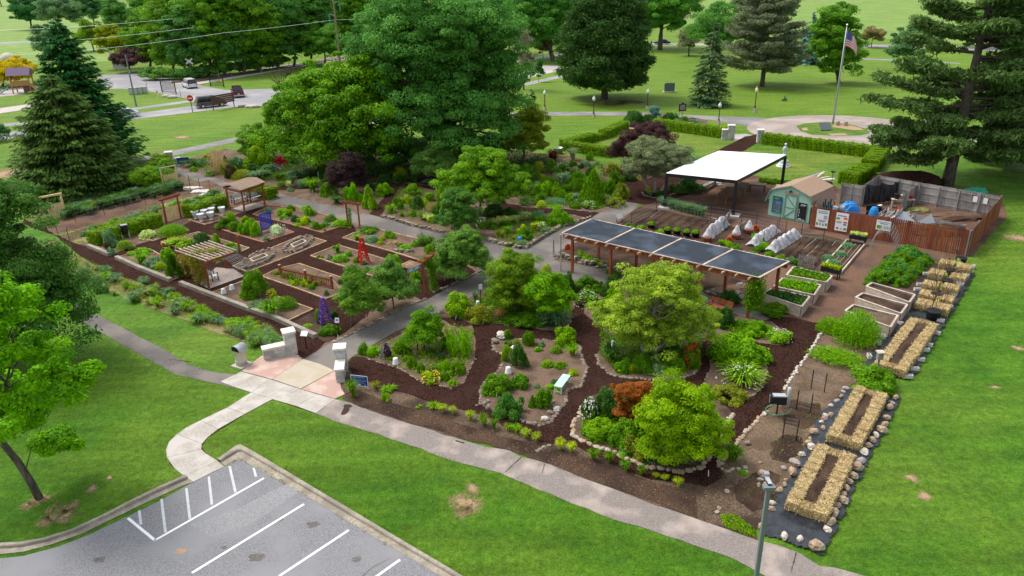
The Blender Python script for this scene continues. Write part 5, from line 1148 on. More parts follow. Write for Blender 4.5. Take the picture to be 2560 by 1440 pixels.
for (x,y,s,lb) in ((990,912,1,"upturned white bucket beside the mulch path below the plum"),(1271,935,1,"upturned white bucket at the bend of the pale island"),(560,736,1,"upturned white bucket behind the low wall, nearer one"),(581,726,1,"upturned white bucket behind the low wall, further one"),(1283,811,.9,"white bucket at the mulch path under the bright green tree"),(1195,765,.8,"pale bucket beside the blue-green grass")):
    o=MB().lathe([(.13*s,0),(.13*s,.03),(.12*s,.05),(.09*s,.26*s),(.085*s,.27*s)],14).build("bucket","plasticwhite",None,True);o.location=P(x,y)+V3(0,0,.06);o.scale=(1.5,1.5,1.35);tag(o,lb,"bucket")
# white urns
def urn():
    t=thing("white_urn","x","plant urn");MB().lathe([(.17,0),(.16,.05),(.10,.12),(.10,.16),(.20,.24),(.27,.46),(.31,.60),(.33,.62),(.33,.66),(.29,.66),(.27,.60)],16).build("urn","plasticwhite",t,True);MB().lathe([(.01,.56),(.275,.57),(.275,.58)],14).build("soil","darksoil",t);return t
u0=urn();k0=True
for (x,y,w) in ((490,548,"nearest the picket gate"),(504,555,"front one of the cluster"),(513,545,"with the bright green plant, middle back"),(529,551,"front one near the path"),(531,540,"behind the front pair"),(533,530,"highest and furthest back"),(557,538,"standing apart toward the gazebo")):
    L=P(x,y)+V3(0,0,.05);lb="white plastic urn "+w
    if k0:o=u0;o.location=L;o["label"]=lb;o["group"]="white urns on the chip pad";k0=False
    else:o=dup(u0,L,0,lb,"white urns on the chip pad")
    o.scale=(.98,.98,1.1)
# ---- benches
t=thing("garden_bench","mint green slatted backless bench on the pale island","bench",(P(1393,990)+P(1418,955))/2+V3(0,0,.05),0)
a,b=P(1396,990),P(1424,952);d,n_=frame_of(a,b);t.rotation_euler=(0,0,math.atan2(d.y,d.x));LB=1.35
for k in range(4):MB().box((0,-.165+.11*k,.44),(LB,.095,.03)).build("slat","mint",t)
for sx in (-1,1):
    for sy in (-1,1):MB().box((sx*(LB/2-.06),sy*.17,.21),(.06,.06,.42)).build("leg","mint",t)
    MB().box((sx*(LB/2-.06),0,.12),(.04,.28,.05)).build("stretcher","mint",t);MB().box((sx*(LB/2-.06),0,.405),(.05,.40,.04)).build("rail","mint",t)
def bench_back(label,a,b,mt,face=1,h=.85,metal=False,name="garden_bench"):
    a,b=P(*a),P(*b);d,n_=frame_of(a,b);L=(b-a).length;t=thing(name,label,"bench",(a+b)/2,math.atan2(d.y,d.x))
    for k in range(4):MB().box((0,face*(.02+.11*k),.44),(L,.09,.03)).build("slat",mt,t)
    for k in range(3):MB().box((0,-face*(.07+.015*k),.56+.12*k),(L,.03,.09)).build("back_slat",mt,t)
    for sx in (-1,1):
        MB().box((sx*(L/2-.05),-face*.08,h/2),(.06,.06,h)).build("leg","blackmetal" if metal else mt,t);MB().box((sx*(L/2-.05),face*.36,.31),(.06,.06,.62)).build("leg","blackmetal" if metal else mt,t);MB().box((sx*(L/2-.05),face*.14,.64),(.07,.5,.04)).build("armrest","blackmetal" if metal else mt,t)
    return t
bench_back("red-brown bench with a back under the open end of the shade pergola",(1776,772),(1830,789),"redwood",-1)
bench_back("iron and slat bench on the patio under the vine",(524,700),(536,706),"plasticwhite",1,metal=True)
bench_back("weathered bench under the gazebo roof, hedge side",(580,510),(616,500),"lid",-1,metal=True);bench_back("weathered bench under the gazebo roof, path side",(620,508),(650,498),"lid",-1,metal=True)
def table(label,a,b,w,h,mt,top="darkwood",name="work_table"):
    a,b=P(*a),P(*b);d,n_=frame_of(a,b);L=(b-a).length;t=thing(name,label,"table",(a+b)/2,math.atan2(d.y,d.x))
    MB().box((0,0,h-.03),(L,w,.05)).build("tabletop",top,t);m=MB();
    for sy in (-1,1):m.box((0,sy*(w/2-.06),h-.12),(L-.1,.04,.12))
    m.build("apron",mt,t)
    for sx in (-1,1):
        for sy in (-1,1):MB().box((sx*(L/2-.08),sy*(w/2-.09),(h-.06)/2),(.09,.09,h-.06)).build("leg",mt,t)
    return t
table("red-brown table closest to the pavilion's front post",(1803,512),(1828,490),.95,.9,"redwood");table("dark table behind the front one under the pavilion",(1846,494),(1860,478),.9,.9,"darkwood");table("long weathered table at the back edge of the pavilion",(1872,478),(1912,482),.8,.85,"darkwood","palewood")
table("low plank bench along the garden side of the pavilion",(1756,478),(1786,462),.45,.5,"darkwood","greywood","plank_bench");table("small dark red table under the shade pergola",(1561,694),(1583,697),.5,.5,"redwood","redwood")
t=thing("folding_chair","pale folding chair beside the plank bench under the pavilion","chair",P(1800,472));MB().box((0,0,.45),(.45,.45,.03)).build("seat","lid",t);MB().box((0,.22,.75),(.42,.03,.3)).build("backrest","lid",t)
for sx in (-.2,.2):
    for sy in (-.2,.2):MB().box((sx,sy,.22),(.03,.03,.44)).build("leg","metal",t)
# ---- pavilion
c4=[P(1665,434,3.2),P(1842,452,3.2),P(1966,388,3.2),P(1797,378,3.2)];u=((c4[1]-c4[0])+(c4[2]-c4[3]))/2;w=((c4[3]-c4[0])+(c4[2]-c4[1]))/2;C0=sum(c4,Vector())/4;C0.z=0
t=thing("pavilion","open black steel pavilion with a flat white roof","pavilion",C0,0)
q=[c4[0]-C0,c4[1]-C0,c4[2]-C0,c4[3]-C0]
m=MB();nrib=34
for k in range(nrib):
    for s_,z in ((0,.05),(.3,.05),(.35,.075),(.65,.075),(.7,.05)):
        f=(k+s_)/nrib;a=q[0].lerp(q[3],f);b=q[1].lerp(q[2],f);m.v+=[tuple(a+V3(0,0,z)),tuple(b+V3(0,0,z))]
for i in range(nrib*5-1):m.f.append((2*i,2*i+1,2*i+3,2*i+2))
m.build("roof","whiteroof",t)
for i in range(4):a,b=q[i],q[(i+1) % 4];MB().bar(a+V3(0,0,-.11),b+V3(0,0,-.11)-(b-a).normalized()*.1,.10,.26).build("beam","blackmetal",t)
m=MB()
for k in range(1,6):m.bar(q[0].lerp(q[3],k/6)+V3(0,0,-.05),q[1].lerp(q[2],k/6)+V3(0,0,-.05),.08,.12)
m.build("joists","blackmetal",t)
for i in range(4):
    p=q[i]*.985;p.z=0;MB().box((p.x,p.y,1.55),(.26,.26,3.1),math.atan2(u.y,u.x)).build("post","blackmetal",t);MB().box((p.x,p.y,.08),(1.1,1.1,.16),math.atan2(u.y,u.x)).build("footing","concrete",t)
# ---- shade pergola
ZR=2.75
A0,A1,A2,A3=P(1405,588,ZR),P(1897,700,ZR),P(1972,660,ZR),P(1478,553,ZR);C0=(A0+A1+A2+A3)/4;C0.z=0
t=thing("shade_pergola","long red-brown pergola roofed with four dark shade cloths","pergola",C0,0)
A0,A1,A2,A3=(v-C0 for v in (A0,A1,A2,A3));du=(A1-A0).normalized();dv=((A3-A0)+(A2-A1)).normalized()
for k in range(4):
    f0,f1=k/4+.006,(k+1)/4-.006;a,b,c,d=A0.lerp(A1,f0),A0.lerp(A1,f1),A3.lerp(A2,f1),A3.lerp(A2,f0);m=MB();N_=10
    for i in range(N_+1):
        for j in range(N_+1):
            x,y=i/N_,j/N_;bow=.018;xx=x+bow*math.sin(PI*y)*(1-2*x);yy=y+.03*math.sin(PI*x)*(1-2*y)
            p=a.lerp(b,xx).lerp(d.lerp(c,xx),yy);m.v.append(tuple(p+V3(0,0,.20-.05*math.sin(PI*x)*math.sin(PI*y))))
    for i in range(N_):
        for j in range(N_):o_=i*(N_+1)+j;m.f.append((o_,o_+N_+1,o_+N_+2,o_+1))
    m.build("shade_cloth","shadecloth",t,True)
for k in range(5):
    a,b=A0.lerp(A1,k/4),A3.lerp(A2,k/4);MB().bar(a+V3(0,0,.17),b+V3(0,0,.17),.13,.05).build("frame_batten","palewood",t)
for a,b in ((A0,A1),(A3,A2)):MB().bar(a+V3(0,0,.168),b+V3(0,0,.168),.10,.045).build("frame_edge","palewood",t)
inn=dv*.16
for a,b in ((A0+inn,A1+inn),(A3-inn,A2-inn)):
    MB().bar(a+V3(0,0,-.12),b+V3(0,0,-.12),.07,.26).build("beam","redwood",t)
for k in range(17):
    f=(k+.6)/17.2;a,b=A0.lerp(A1,f),A3.lerp(A2,f);MB().bar(a-dv*.38+V3(0,0,.06),b+dv*.38+V3(0,0,.06),.06,.12).build("rafter","cedar",t)
for x,y in ((1432,695),(1537,697),(1640,730),(1755,775),(1877,803)):
    f=[0.055,.275,.50,.735,.965][((1432,1537,1640,1755,1877)).index(x)]
    for a,b in ((A0+inn,A1+inn),(A3-inn,A2-inn)):
        p=a.lerp(b,f);MB().box((p.x,p.y,1.26),(.17,.17,2.52),math.atan2(du.y,du.x)).build("post","redwood",t)
p=A0-du*.1;MB().box((p.x,p.y,1.4),(.12,.12,2.8)).build("corner_post","palewood",t)
# ---- small pergolas and arches
def arch(label,a,b,h,mt,depth_=.7,nraf=6,over=.3,post=.11,lattice=False,name="garden_arch",mt2=None,hpx=None):
    a,b=P(*a),P(*b);d,n_=frame_of(a,b);L=(b-a).length;t=thing(name,label,"garden arch",(a+b)/2,math.atan2(d.y,d.x))
    for sx in (-1,1):MB().box((sx*L/2,0,h/2),(post,post,h)).build("post",mt,t)
    for sy in (-1,1):MB().box((0,sy*(post/2+.02),h-.07),(L+2*over,.04,.14)).build("beam",mt,t)
    for k in range(nraf):MB().box((-L/2-over*.8+(L+1.6*over)*k/(nraf-1),0,h+.045),(.045,depth_,.08)).build("rafter",mt2 or mt,t)
    return t,L
t,L=arch("red-brown arch over the picket gate in the hedge",(417,557),(453,545),hz(417,557,498),"redwood",.6,9)
# picket gate
def picket(label,a,b,h,mt,name="picket_gate",brace=False,gap=.11,bw=.075,cat="gate",arms=None,pointed=True):
    a,b=P(*a),P(*b);d,n_=frame_of(a,b);L=(b-a).length;t=thing(name,label,cat,a,math.atan2(d.y,d.x));n=int(L/gap);m=MB()
    for k in range(n):
        x=L*(k+.5)/n;hh=h*(1+(0 if not pointed else .0)) ;m.box((x,0,hh/2+.05),(bw,.022,hh));
        if pointed:m.add([(x-bw/2,-.011,hh+.05),(x+bw/2,-.011,hh+.05),(x,-.011,hh+.11),(x-bw/2,.011,hh+.05),(x+bw/2,.011,hh+.05),(x,.011,hh+.11)],[(0,1,2),(4,3,5),(0,2,5,3),(1,4,5,2)])
    m.build("pickets",mt,t)
    for z in (.2,.8):MB().box((L/2,.035,h*z+.05),(L,.04,.09)).build("rail",mt,t)
    if brace:
        MB().bar((.05,-.03,h*.15),(L/2-.03,-.03,h*.85),.09,.03).build("brace","cedar",t);MB().bar((L/2+.03,-.03,h*.85),(L-.05,-.03,h*.15),.09,.03).build("brace","cedar",t)
    return t
picket("cedar picket gate with fence panels under the red-brown arch",(402,561),(465,540),1.2,"newwood",gap=.13,bw=.10)
t=picket("wide new picket double gate with crossed braces by the spruces",(92,556),(163,541),1.3,"newwood",brace=True,gap=.15,bw=.12)
hg=hz(163,541,487)
a,b=P(84,558),P(166,541);d,n_=frame_of(a,b);L=(b-a).length;t=thing("gate_frame","tall new timber frame over the wide picket gate","gate frame",a,math.atan2(d.y,d.x))
for x in (0,L):MB().box((x,.08,hg/2),(.15,.15,hg)).build("post","newwood",t)
MB().box((L/2,.08,hg+.08),(L+.25,.16,.16)).build("beam","newwood",t)
t=picket("small new double picket gate beside the white rag heap",(414,470),(446,463),1.3,"newwood",gap=.14,bw=.12,pointed=False)
a,b=P(411,471),P(448,463);d,n_=frame_of(a,b);L=(b-a).length;hg=hz(448,463,415);t=thing("gate_frame","tall new timber frame over the small double gate","gate frame",a,math.atan2(d.y,d.x))
for x in (0,L):MB().box((x,.08,hg/2),(.12,.12,hg)).build("post","newwood",t)
MB().box((L/2,.08,hg+.05),(L+.15,.12,.10)).build("beam","palewood",t)
arch("red-brown slatted arch with a climbing rose beside the upper path",(871,568),(900,572),hz(871,568,505),"redwood",.75,6)
# arch with sign by main path
t,L=arch("red-brown arch with a painted name board by the main path",(1062,737),(1083,722),hz(1062,737,652),"redwood",.5,3)
t=thing("name_board","pale painted name board under thin slats on the path-side arch","sign board",P(1035,672,2.15));d,n_=frame_of(P(1022,678,2.15),P(1052,664,2.15));t.rotation_euler=(0,0,math.atan2(d.y,d.x))
MB().box((0,0,0),(1.25,.03,.28)).build("board","bluegrey",t);MB().box((-.3,-.02,0),(.35,.01,.12)).build("print","statue",t);MB().box((.25,-.02,0),(.35,.01,.12)).build("print","statue",t)
for k in range(6):MB().box((-.5+.2*k,.35,.22),(.05,1.1,.05)).build("slat","cedar",t)
MB().box((0,.85,.16),(1.3,.05,.1)).build("beam","redwood",t)
# slatted pergola with vine
pz=2.25;pc=[P(442,631,pz),P(512,655,pz),P(588,629,pz),P(525,607,pz)];C0=sum(pc,Vector())/4;C0.z=0;t=thing("slatted_pergola","small red pergola with pale roof slats and a climbing vine","pergola",C0);pc=[v-C0 for v in pc]
for k in range(9):a,b=pc[0].lerp(pc[3],k/8),pc[1].lerp(pc[2],k/8);e=(b-a).normalized()*.2;MB().bar(a-e+V3(0,0,.12),b+e+V3(0,0,.12),.06,.07).build("roof_slat","palewood",t)
for k in range(6):a,b=pc[0].lerp(pc[1],.1+k*.16),pc[3].lerp(pc[2],.1+k*.16);MB().bar(a+V3(0,0,.03),b+V3(0,0,.03),.05,.08).build("rafter","redwood",t)
for a,b in ((pc[0],pc[3]),(pc[1],pc[2])):MB().bar(a+V3(0,0,-.07),b+V3(0,0,-.07),.07,.16).build("beam","redwood",t)
for x,y in ((523,722),(604,655),(566,672),(470,690)):p=P(x,y)-C0;MB().box((p.x,p.y,pz/2-.08),(.13,.13,pz-.1)).build("post","redwood",t)
# gazebo
gz=2.3;gc=[P(555,466,gz),P(601,477,gz),P(662,457,gz),P(620,446,gz)];C0=sum(gc,Vector())/4;C0.z=0;t=thing("gazebo","small wooden gazebo with a woven stick roof over two benches","gazebo",C0);gc=[v-C0 for v in gc]
m=MB();top=sum(gc,Vector())/4+V3(0,0,.28);e0,e1=(gc[0]+gc[1])/2,(gc[3]+gc[2])/2
for i in range(34):
    f=i/33;a,b=gc[0].lerp(gc[3],f),gc[1].lerp(gc[2],f);mid=(a+b)/2+V3(0,0,.30)
    for p0,p1 in ((a,mid),(b,mid)):m.bar(p0-(p1-p0)*.06+V3(0,0,.08+random.uniform(-.02,.03)),p1+V3(0,0,random.uniform(0,.03)),.055)
m.build("roof","reed",t)
m=MB();m.v=[tuple(v+V3(0,0,z)) for v,z in ((gc[0],.03),(gc[1],.03),(gc[2],.03),(gc[3],.03),(e0,.33),(e1,.33))];m.f=[(1,2,5,4),(3,0,4,5)];m.build("roof_lining","darkwood",t)
for i in range(4):MB().bar(gc[i]*.96+V3(0,0,-.05),gc[(i+1) % 4]*.96+V3(0,0,-.05),.07,.2).build("beam","redwood",t)
for i in range(4):p=gc[i]*.84;MB().box((p.x,p.y,gz/2),(.13,.13,gz)).build("post","redwood",t)
p1,p2=gc[1]*.84,gc[2]*.84;p1.z=p2.z=.85;MB().bar(p1,p2,.06,.12).build("side_rail","redwood",t);p0=gc[0]*.84;p3=gc[3]*.84;p3.z=p2.z=1.3
MB().bar(p3,p2,.06,.1).build("side_rail","redwood",t)
# picket trellis (brown)
t=picket("long red-brown picket trellis across the rose bed",(702,695),(830,724),.8,"redwood","picket_trellis",gap=.16,bw=.06,cat="trellis",pointed=False)
a,b=P(702,695),P(830,724);L=(b-a).length
for x in (0,L/2,L):MB().box((x,.05,.5),(.13,.13,1.0)).build("post","redwood",t);MB().box((x,.05,1.01),(.17,.17,.03)).build("post_cap","cedar",t)
for x,s_ in ((0,-1),(L,1)):MB().bar((x+.1*s_,.05,.75),(x+.95*s_,-.1,.1),.06,.08).build("stay","cedar",t)
# blue lattice
a,b=P(655,583),P(679,575);d,n_=frame_of(a,b);L=(b-a).length+.1;h=hz(655,583,536);t=thing("lattice_panel","upright bright blue lattice panel in the peony bed","trellis",a,math.atan2(d.y,d.x))
for x in (0,L):MB().box((x,0,h/2),(.07,.07,h)).build("post","bluepaint",t)
for z in (.25,h-.03):MB().box((L/2,0,z),(L,.05,.07)).build("rail","bluepaint",t)
m=MB();stp=.17;hh=h-.3
for sg in (1,-1):
    k=-hh
    while k<L:
        x0,x1=max(0,k),min(L,k+hh)
        if x1-x0>.05:
            z0,z1=(x0-k),(x1-k);z0,z1=(z0,z1) if sg>0 else (hh-z0,hh-z1);m.bar((x0,.015*sg,z0+.27),(x1,.015*sg,z1+.27),.055,.012,up=(0,1,0))
        k+=stp
m.build("lattice","bluepaint",t)
# obelisks
def obelisk(label,x,y,ty,w,mt):
    h=hz(x,y,ty);t=thing("obelisk_trellis",label,"obelisk",P(x,y),.5);m=MB();c=[V3(sx*w/2,sy*w/2,0) for sx,sy in ((-1,-1),(1,-1),(1,1),(-1,1))];tw=.12
    T=[V3(v.x*tw/w*1.2,v.y*tw/w*1.2,h*.97) for v in c]
    for i in range(4):MB().bar(c[i],T[i],.075).build("leg",mt,t)
    for k,f in enumerate((.16,.36,.56,.76)):
        for i in range(4):m.bar(c[i].lerp(T[i],f),c[(i+1) % 4].lerp(T[(i+1) % 4],f),.05)
        if k<3:
            for i in range(4):m.bar(c[i].lerp(T[i],f),((c[i].lerp(T[i],f+.2))+(c[(i+1) % 4].lerp(T[(i+1) % 4],f+.2)))/2,.04);m.bar(c[(i+1) % 4].lerp(T[(i+1) % 4],f),((c[i].lerp(T[i],f+.2))+(c[(i+1) % 4].lerp(T[(i+1) % 4],f+.2)))/2,.04)
    m.build("lattice",mt,t);MB().box((0,0,h*.985),(.2,.2,.05)).build("cap",mt,t)
obelisk("bright red wooden obelisk trellis in the sandy bed",910,658,594,.75,"redpaint");obelisk("purple wooden obelisk trellis near the entrance",815,812,744,.78,"purplepaint")
# ---- shed
SB=[P(1919,538),P(2021,560)];d,n_=frame_of(SB[0],SB[1]);W=(SB[1]-SB[0]).length;D=4.2;t=thing("garden_shed","pale green barn-shaped shed with brown shingle roof","shed",SB[0],math.atan2(d.y,d.x))
hw=1.55;hk=2.35;hp=2.95;kx=.05
prof=[(0,0),(W,0),(W,hw-.1),(W+.18,hw-.12),(W-.12,hk),(W/2,hp),(.12,hk),(-.18,hw-.12),(0,hw-.1)]
m=MB();m.prism([(p[0],p[1]) for p in prof],-D,0);m.v=[(v[0],-v[2],v[1]) for v in m.v];m.build("wall","greenpaint",t)
rp=[(-.30,hw-.2),(.08,hk+.05),(W/2,hp+.08),(W-.08,hk+.05),(W+.30,hw-.2)]
for i in range(4):
    a,b=rp[i],rp[i+1];m=MB();e=.0
    m.v=[(a[0],-.14,a[1]),(b[0],-.14,b[1]),(b[0],D+.1,b[1]),(a[0],D+.1,a[1]),(a[0],-.14,a[1]-.06),(b[0],-.14,b[1]-.06),(b[0],D+.1,b[1]-.06),(a[0],D+.1,a[1]-.06)];m.f=[(0,1,2,3),(7,6,5,4),(0,4,5,1),(2,6,7,3),(0,3,7,4),(1,5,6,2)];m.build("roof","shingle",t)
    MB().bar((a[0],-.155,a[1]-.09),(b[0],-.155,b[1]-.09),.03,.10,up=(0,0,1)).build("fascia","greentrim",t)
dx0=W*.40;dw=W*.27;dh=2.05
MB().box((dx0+dw/2,-.035,dh/2+.08),(dw,.05,dh)).build("door","greenpaint",t)
for x in (dx0,dx0+dw):MB().box((x,-.07,dh/2+.1),(.10,.04,dh+.06)).build("door_trim","greentrim",t)
for z in (.15,dh*.52,dh+.1):MB().box((dx0+dw/2,-.072,z),(dw-.1,.03,.09)).build("door_trim","greentrim",t)
MB().bar((dx0+.05,-.08,dh+.03),(dx0+dw-.05,-.08,dh*.56),.03,.08,up=(0,0,1)).build("door_brace","greentrim",t);MB().bar((dx0+.05,-.08,.2),(dx0+dw-.05,-.08,dh*.5),.03,.08,up=(0,0,1)).build("door_brace","greentrim",t)
MB().box((dx0+dw-.08,-.10,1.0),(.08,.06,.08)).build("handle","whiterock",t)
MB().box((dx0+dw/2,-.05,dh+.28),(dw+.25,.04,.10)).build("lintel_board","brick",t)
MB().lathe([(.02,0),(.10,.02),(.12,.14),(.06,.2)],10,(W/2,-.14,2.42)).build("lamp","blackmetal",t)
MB().box((W/2,-.02,.04),(W,.06,.08)).build("sill","greentrim",t)
def panel(label,parent_org,ang,x,z,w,h,back,prints,name="poster"):
    ca,sa=math.cos(ang),math.sin(ang);L=parent_org+V3(ca*x,sa*x,z)+V3(sa,-ca,0)*.06;q=thing(name,label,"poster",L,ang)
    MB().box((0,0,0),(w,.02,h)).build("sheet",back,q)
    for (px_,pz_,pw_,ph_,mt) in prints:MB().box((px_*w,-.014,pz_*h),(pw_*w,.006,ph_*h)).build("print",mt,q)
    return q
sa_=math.atan2(d.y,d.x)
panel("green and black notice poster on the shed left of its door",SB[0],sa_,W*.21,1.12,W*.24,1.45,"postershed",[(-.1,.38,.5,.08,"postergreen"),(.1,.12,.5,.22,"violet"),(0,-.06,.8,.04,"greymetal"),(0,-.14,.8,.04,"greymetal"),(0,-.22,.8,.04,"greymetal"),(0,-.32,.7,.03,"lid"),(0,-.42,.8,.03,"lid")])
panel("black poster with pale dots on the shed behind the red fence",SB[0],sa_,W*.82,.95,W*.2,1.5,"blackplastic",[(.1,.40,.6,.06,"lid"),(0,.34,.6,.03,"lid")]+[(-.36+.03*(k % 3),.1-.09*k,.08,.04,"globe") for k in range(5)]+[(-.3+.12*k,-.42,.07,.04,"whiteflower") for k in range(3)]+[(0,-.47,.9,.06,"bluegrey")])
# ---- fences
def fence(label,a,b,h,mt="fencered",side=1,npost=4,gappy=False,name="board_fence",bh=.02,rails="greywood",bw=.14):
    a,b=P(*a),P(*b);d,n_=frame_of(a,b);L=(b-a).length;t=thing(name,label,"fence",a,math.atan2(d.y,d.x));m=MB();n=int(L/(bw+.006));r=random.Random(int(a.x*10))
    for k in range(n):
        x=L*(k+.5)/n;g=.010 if not gappy else (.012 if r.random()<.6 else .05);hh=h+r.uniform(-.012,.012);m.box((x,r.uniform(-.003,.003),hh/2+.04),(L/n-g,.02,hh));m.box((x,0,hh+.05),((L/n-g)*.6,.0199,.035))
    m.build("boards",mt,t)
    for z in (.3,h*.55,h-.2)[:3]:MB().box((L/2,side*.035,z),(L,.04,.09)).build("rail",rails,t)
    for k in range(npost):MB().box((L*k/(npost-1),side*.10,h/2+.02),(.10,.10,h+.06)).build("post",rails,t)
    return t
fence("red-stained board fence with posters beyond the raised beds, posted part",(2024,571),(2190,600),1.85,side=1,npost=3)
fence("red-stained board fence with gaps between its boards behind the wire arch",(2190,600),(2416,641),1.92,side=1,npost=4,gappy=True)
fence("red-stained board fence along the lawn side of the compost yard",(2416,641),(2494,546),1.95,side=1,npost=5)
fence("short red-stained fence return beside the shed",(2028,570),(2034,553),1.9,side=-1,npost=2)
fence("weathered grey board fence at the back of the compost yard",(2292,508),(2494,546),1.85,"greywood",-1,5)
fence("weathered grey board fence behind the black netting",(2188,488),(2292,508),1.85,"greywood",-1,3)
fence("weathered grey fence running back beside the hedge corner",(2150,516),(2188,488),1.85,"greywood",-1,2)
fence("weathered grey fence between shed and netting corner",(2098,508),(2150,516),1.85,"greywood",-1,3)
fence("grey plank partition between tool corner and compost bay",(2254,530),(2284,506),1.6,"greywood",1,2)
fence("low grey plank divider across the compost bays",(2258,546),(2408,580),.55,"greywood",1,3,name="plank_divider")
o_,fd=P(2024,571),frame_of(P(2024,571),P(2190,600))[0];fa_=math.atan2(fd.y,fd.x)
LF=(P(2190,600)-P(2024,571)).length;
panel("tall white poster with blue title, purple heading and four pictures",o_,fa_,LF*.175,1.0,.95,1.5,"white",[(0,.42,.8,.05,"posterink"),(0,.33,.8,.05,"posterink"),(-.2,.1,.3,.16,"whiteflower"),(.25,.1,.3,.22,"lid"),(0,-.09,.7,.04,"violet"),(0,-.16,.45,.04,"violet"),(-.38,-.3,.17,.15,"postergreen"),(-.13,-.3,.14,.12,"brick"),(.12,-.32,.17,.14,"bluegrey"),(.37,-.29,.17,.16,"postergreen")])
panel("tall white poster with pictures of vegetables",o_,fa_,LF*.47,1.0,.95,1.5,"white",[(-.02,.34,.7,.05,"violet"),(-.32,.18,.28,.11,"postergreen"),(.28,.22,.3,.12,"orange"),(.28,.0,.28,.08,"redflower"),(.28,-.12,.24,.10,"greymetal"),(-.2,-.02,.4,.12,"lid"),(-.28,-.36,.2,.10,"violet"),(.02,-.36,.16,.10,"pink"),(.33,-.36,.24,.12,"postergreen")])
o2=P(2190,600);fd2=frame_of(P(2190,600),P(2416,641))[0]
panel("wide white poster with one garden picture",o2,math.atan2(fd2.y,fd2.x),.35,1.28,1.05,.78,"white",[(.02,.34,.8,.08,"bluegrey"),(.02,.18,.5,.10,"posterink"),(-.25,-.2,.36,.36,"postergreen"),(.25,-.2,.4,.3,"lid")])
o3=P(2494,546);fb=frame_of(P(2292,508),P(2494,546))[0];ob=P(2292,508)
for k,f in enumerate((.70,.82)):panel("plain white notice sheet on the grey back fence, %s one" % ("first","second")[k],ob,math.atan2(fb.y,fb.x),(P(2494,546)-ob).length*f,1.3,.34,.5,"white",[])
# blue tarp heap, netting, clutter
def lump(name,label,cat,x,y,rx,ry,h,mt,n=14,rough_=.12,z=0,seed=3,parent=None):
    r=random.Random(seed);m=MB();rings=7
    for i in range(rings):
        f=i/(rings-1)
        for k in range(n):a=2*PI*k/n;q=(math.cos(f*PI/2) ** .55)*(1+r.uniform(-rough_,rough_)) if i<rings-1 else .02;m.v.append((rx*q*math.cos(a),ry*q*math.sin(a),h*math.sin(f*PI/2)*(1+r.uniform(-rough_,rough_)*.5)))
    for i in range(rings-1):
        for k in range(n):m.f.append((i*n+k,i*n+(k+1) % n,(i+1)*n+(k+1) % n,(i+1)*n+k))
    o=m.build(name,mt,None,False);o.location=P(x,y)+V3(0,0,z);return tag(o,label,cat)
lump("covered_heap","heap under a crumpled bright blue tarpaulin behind the red fence","tarpaulin heap",2118,556,.95,.75,1.75,"tarp",18,.09)
lump("barrel","round blue barrel top just above the red fence","barrel",2178,570,.45,.45,1.85,"bluelid",16,.01)
lump("mulch_heap","large dark mulch heap behind the grey fence","mulch heap",2263,462,3.6,1.8,1.25,"mulch",22,.10,seed=9)
lump("green_tarpaulin","crumpled green tarpaulin behind the grey back fence","tarpaulin",2438,482,1.1,.6,.5,"greentarp",16,.15)
lump("compost_heap","brown compost heap in the front bay","compost heap",2350,585,2.2,.9,.75,"darksoil",18,.12);lump("compost_heap","straw-coloured compost heap in the back bay","compost heap",2380,548,3.0,.8,.5,"chips",18,.12);lump("compost_heap","mossy compost heap in the partition's corner","compost heap",2295,528,1.0,.6,.35,"weedgrass",14,.15)
# black netting curtain
a,b=P(2160,512),P(2240,505);m=MB();N_=22;C0=a.copy()
for i in range(N_+1):
    for j in range(6):f=i/N_;p=a.lerp(b,f)-C0;p.y+=.12*math.sin(i*1.3)+.05*j*math.sin(i*.7);m.v.append((p.x,p.y,.1+1.75*j/5-.12*abs(math.sin(f*PI*2))*(j==5)))
for i in range(N_):
    for j in range(5):o_=i*6+j;m.f.append((o_,o_+6,o_+7,o_+1))
o=m.build("netting_curtain","plastic");o.location=C0;tag(o,"black netting hung over the grey fence corner","netting")
for k,(x,y,s) in enumerate(((2172,530,1.3),(2180,524,1.1),(2168,540,1.0),(2190,532,1.4),(2183,542,.9),(2200,527,1.2),(2210,535,1.0),(2236,540,1.1))):
    o=MB().lathe([(.16*s,0),(.21*s,.38*s),(.23*s,.40*s),(.18*s,.40*s)],12).build("nursery_pot","blackplastic" if k != 5 else "plasticwhite",None,True);o.location=P(x,y)+V3(0,0,.03);o.rotation_euler=(random.uniform(-.3,.3),random.uniform(-.3,.3),0);tag(o,("white" if k==5 else "black")+" empty pot on the ground by the black netting","plant pot","empty pots by the netting")
for k,(x,y,L_,a_) in enumerate(((2040,470,2.6,.2),(2052,474,2.2,-.1),(2030,464,2.4,.4),(2062,478,1.8,-.5),(2046,466,2.0,.8))):
    o=MB().box((0,0,0),(L_,.22,.05)).build("plank",("palewood","white","metal","greywood","palewood")[k]);o.location=P(x,y)+V3(0,0,.9+.07*k);o.rotation_euler=(.05,-.12,a_);tag(o,("pale plank","white board","metal rail","grey plank","pale short plank")[k]+" on the scrap heap behind the shed","plank","scrap boards behind the shed")
lump("scrap_heap","dark covered scrap heap behind the shed roof","scrap heap",2046,475,1.5,.8,.88,"blackplastic",16,.15,seed=31)
t=thing("potting_shelf","weathered shelf holding black pots against the grey fence","shelf",P(2254,520),-.15);MB().box((0,0,.8),(1.9,.5,.06)).build("shelf_board","palewood",t)
for x in (-.85,.85):MB().box((x,0,.4),(.08,.4,.78)).build("leg","greywood",t)
SZ=P(2254,520)
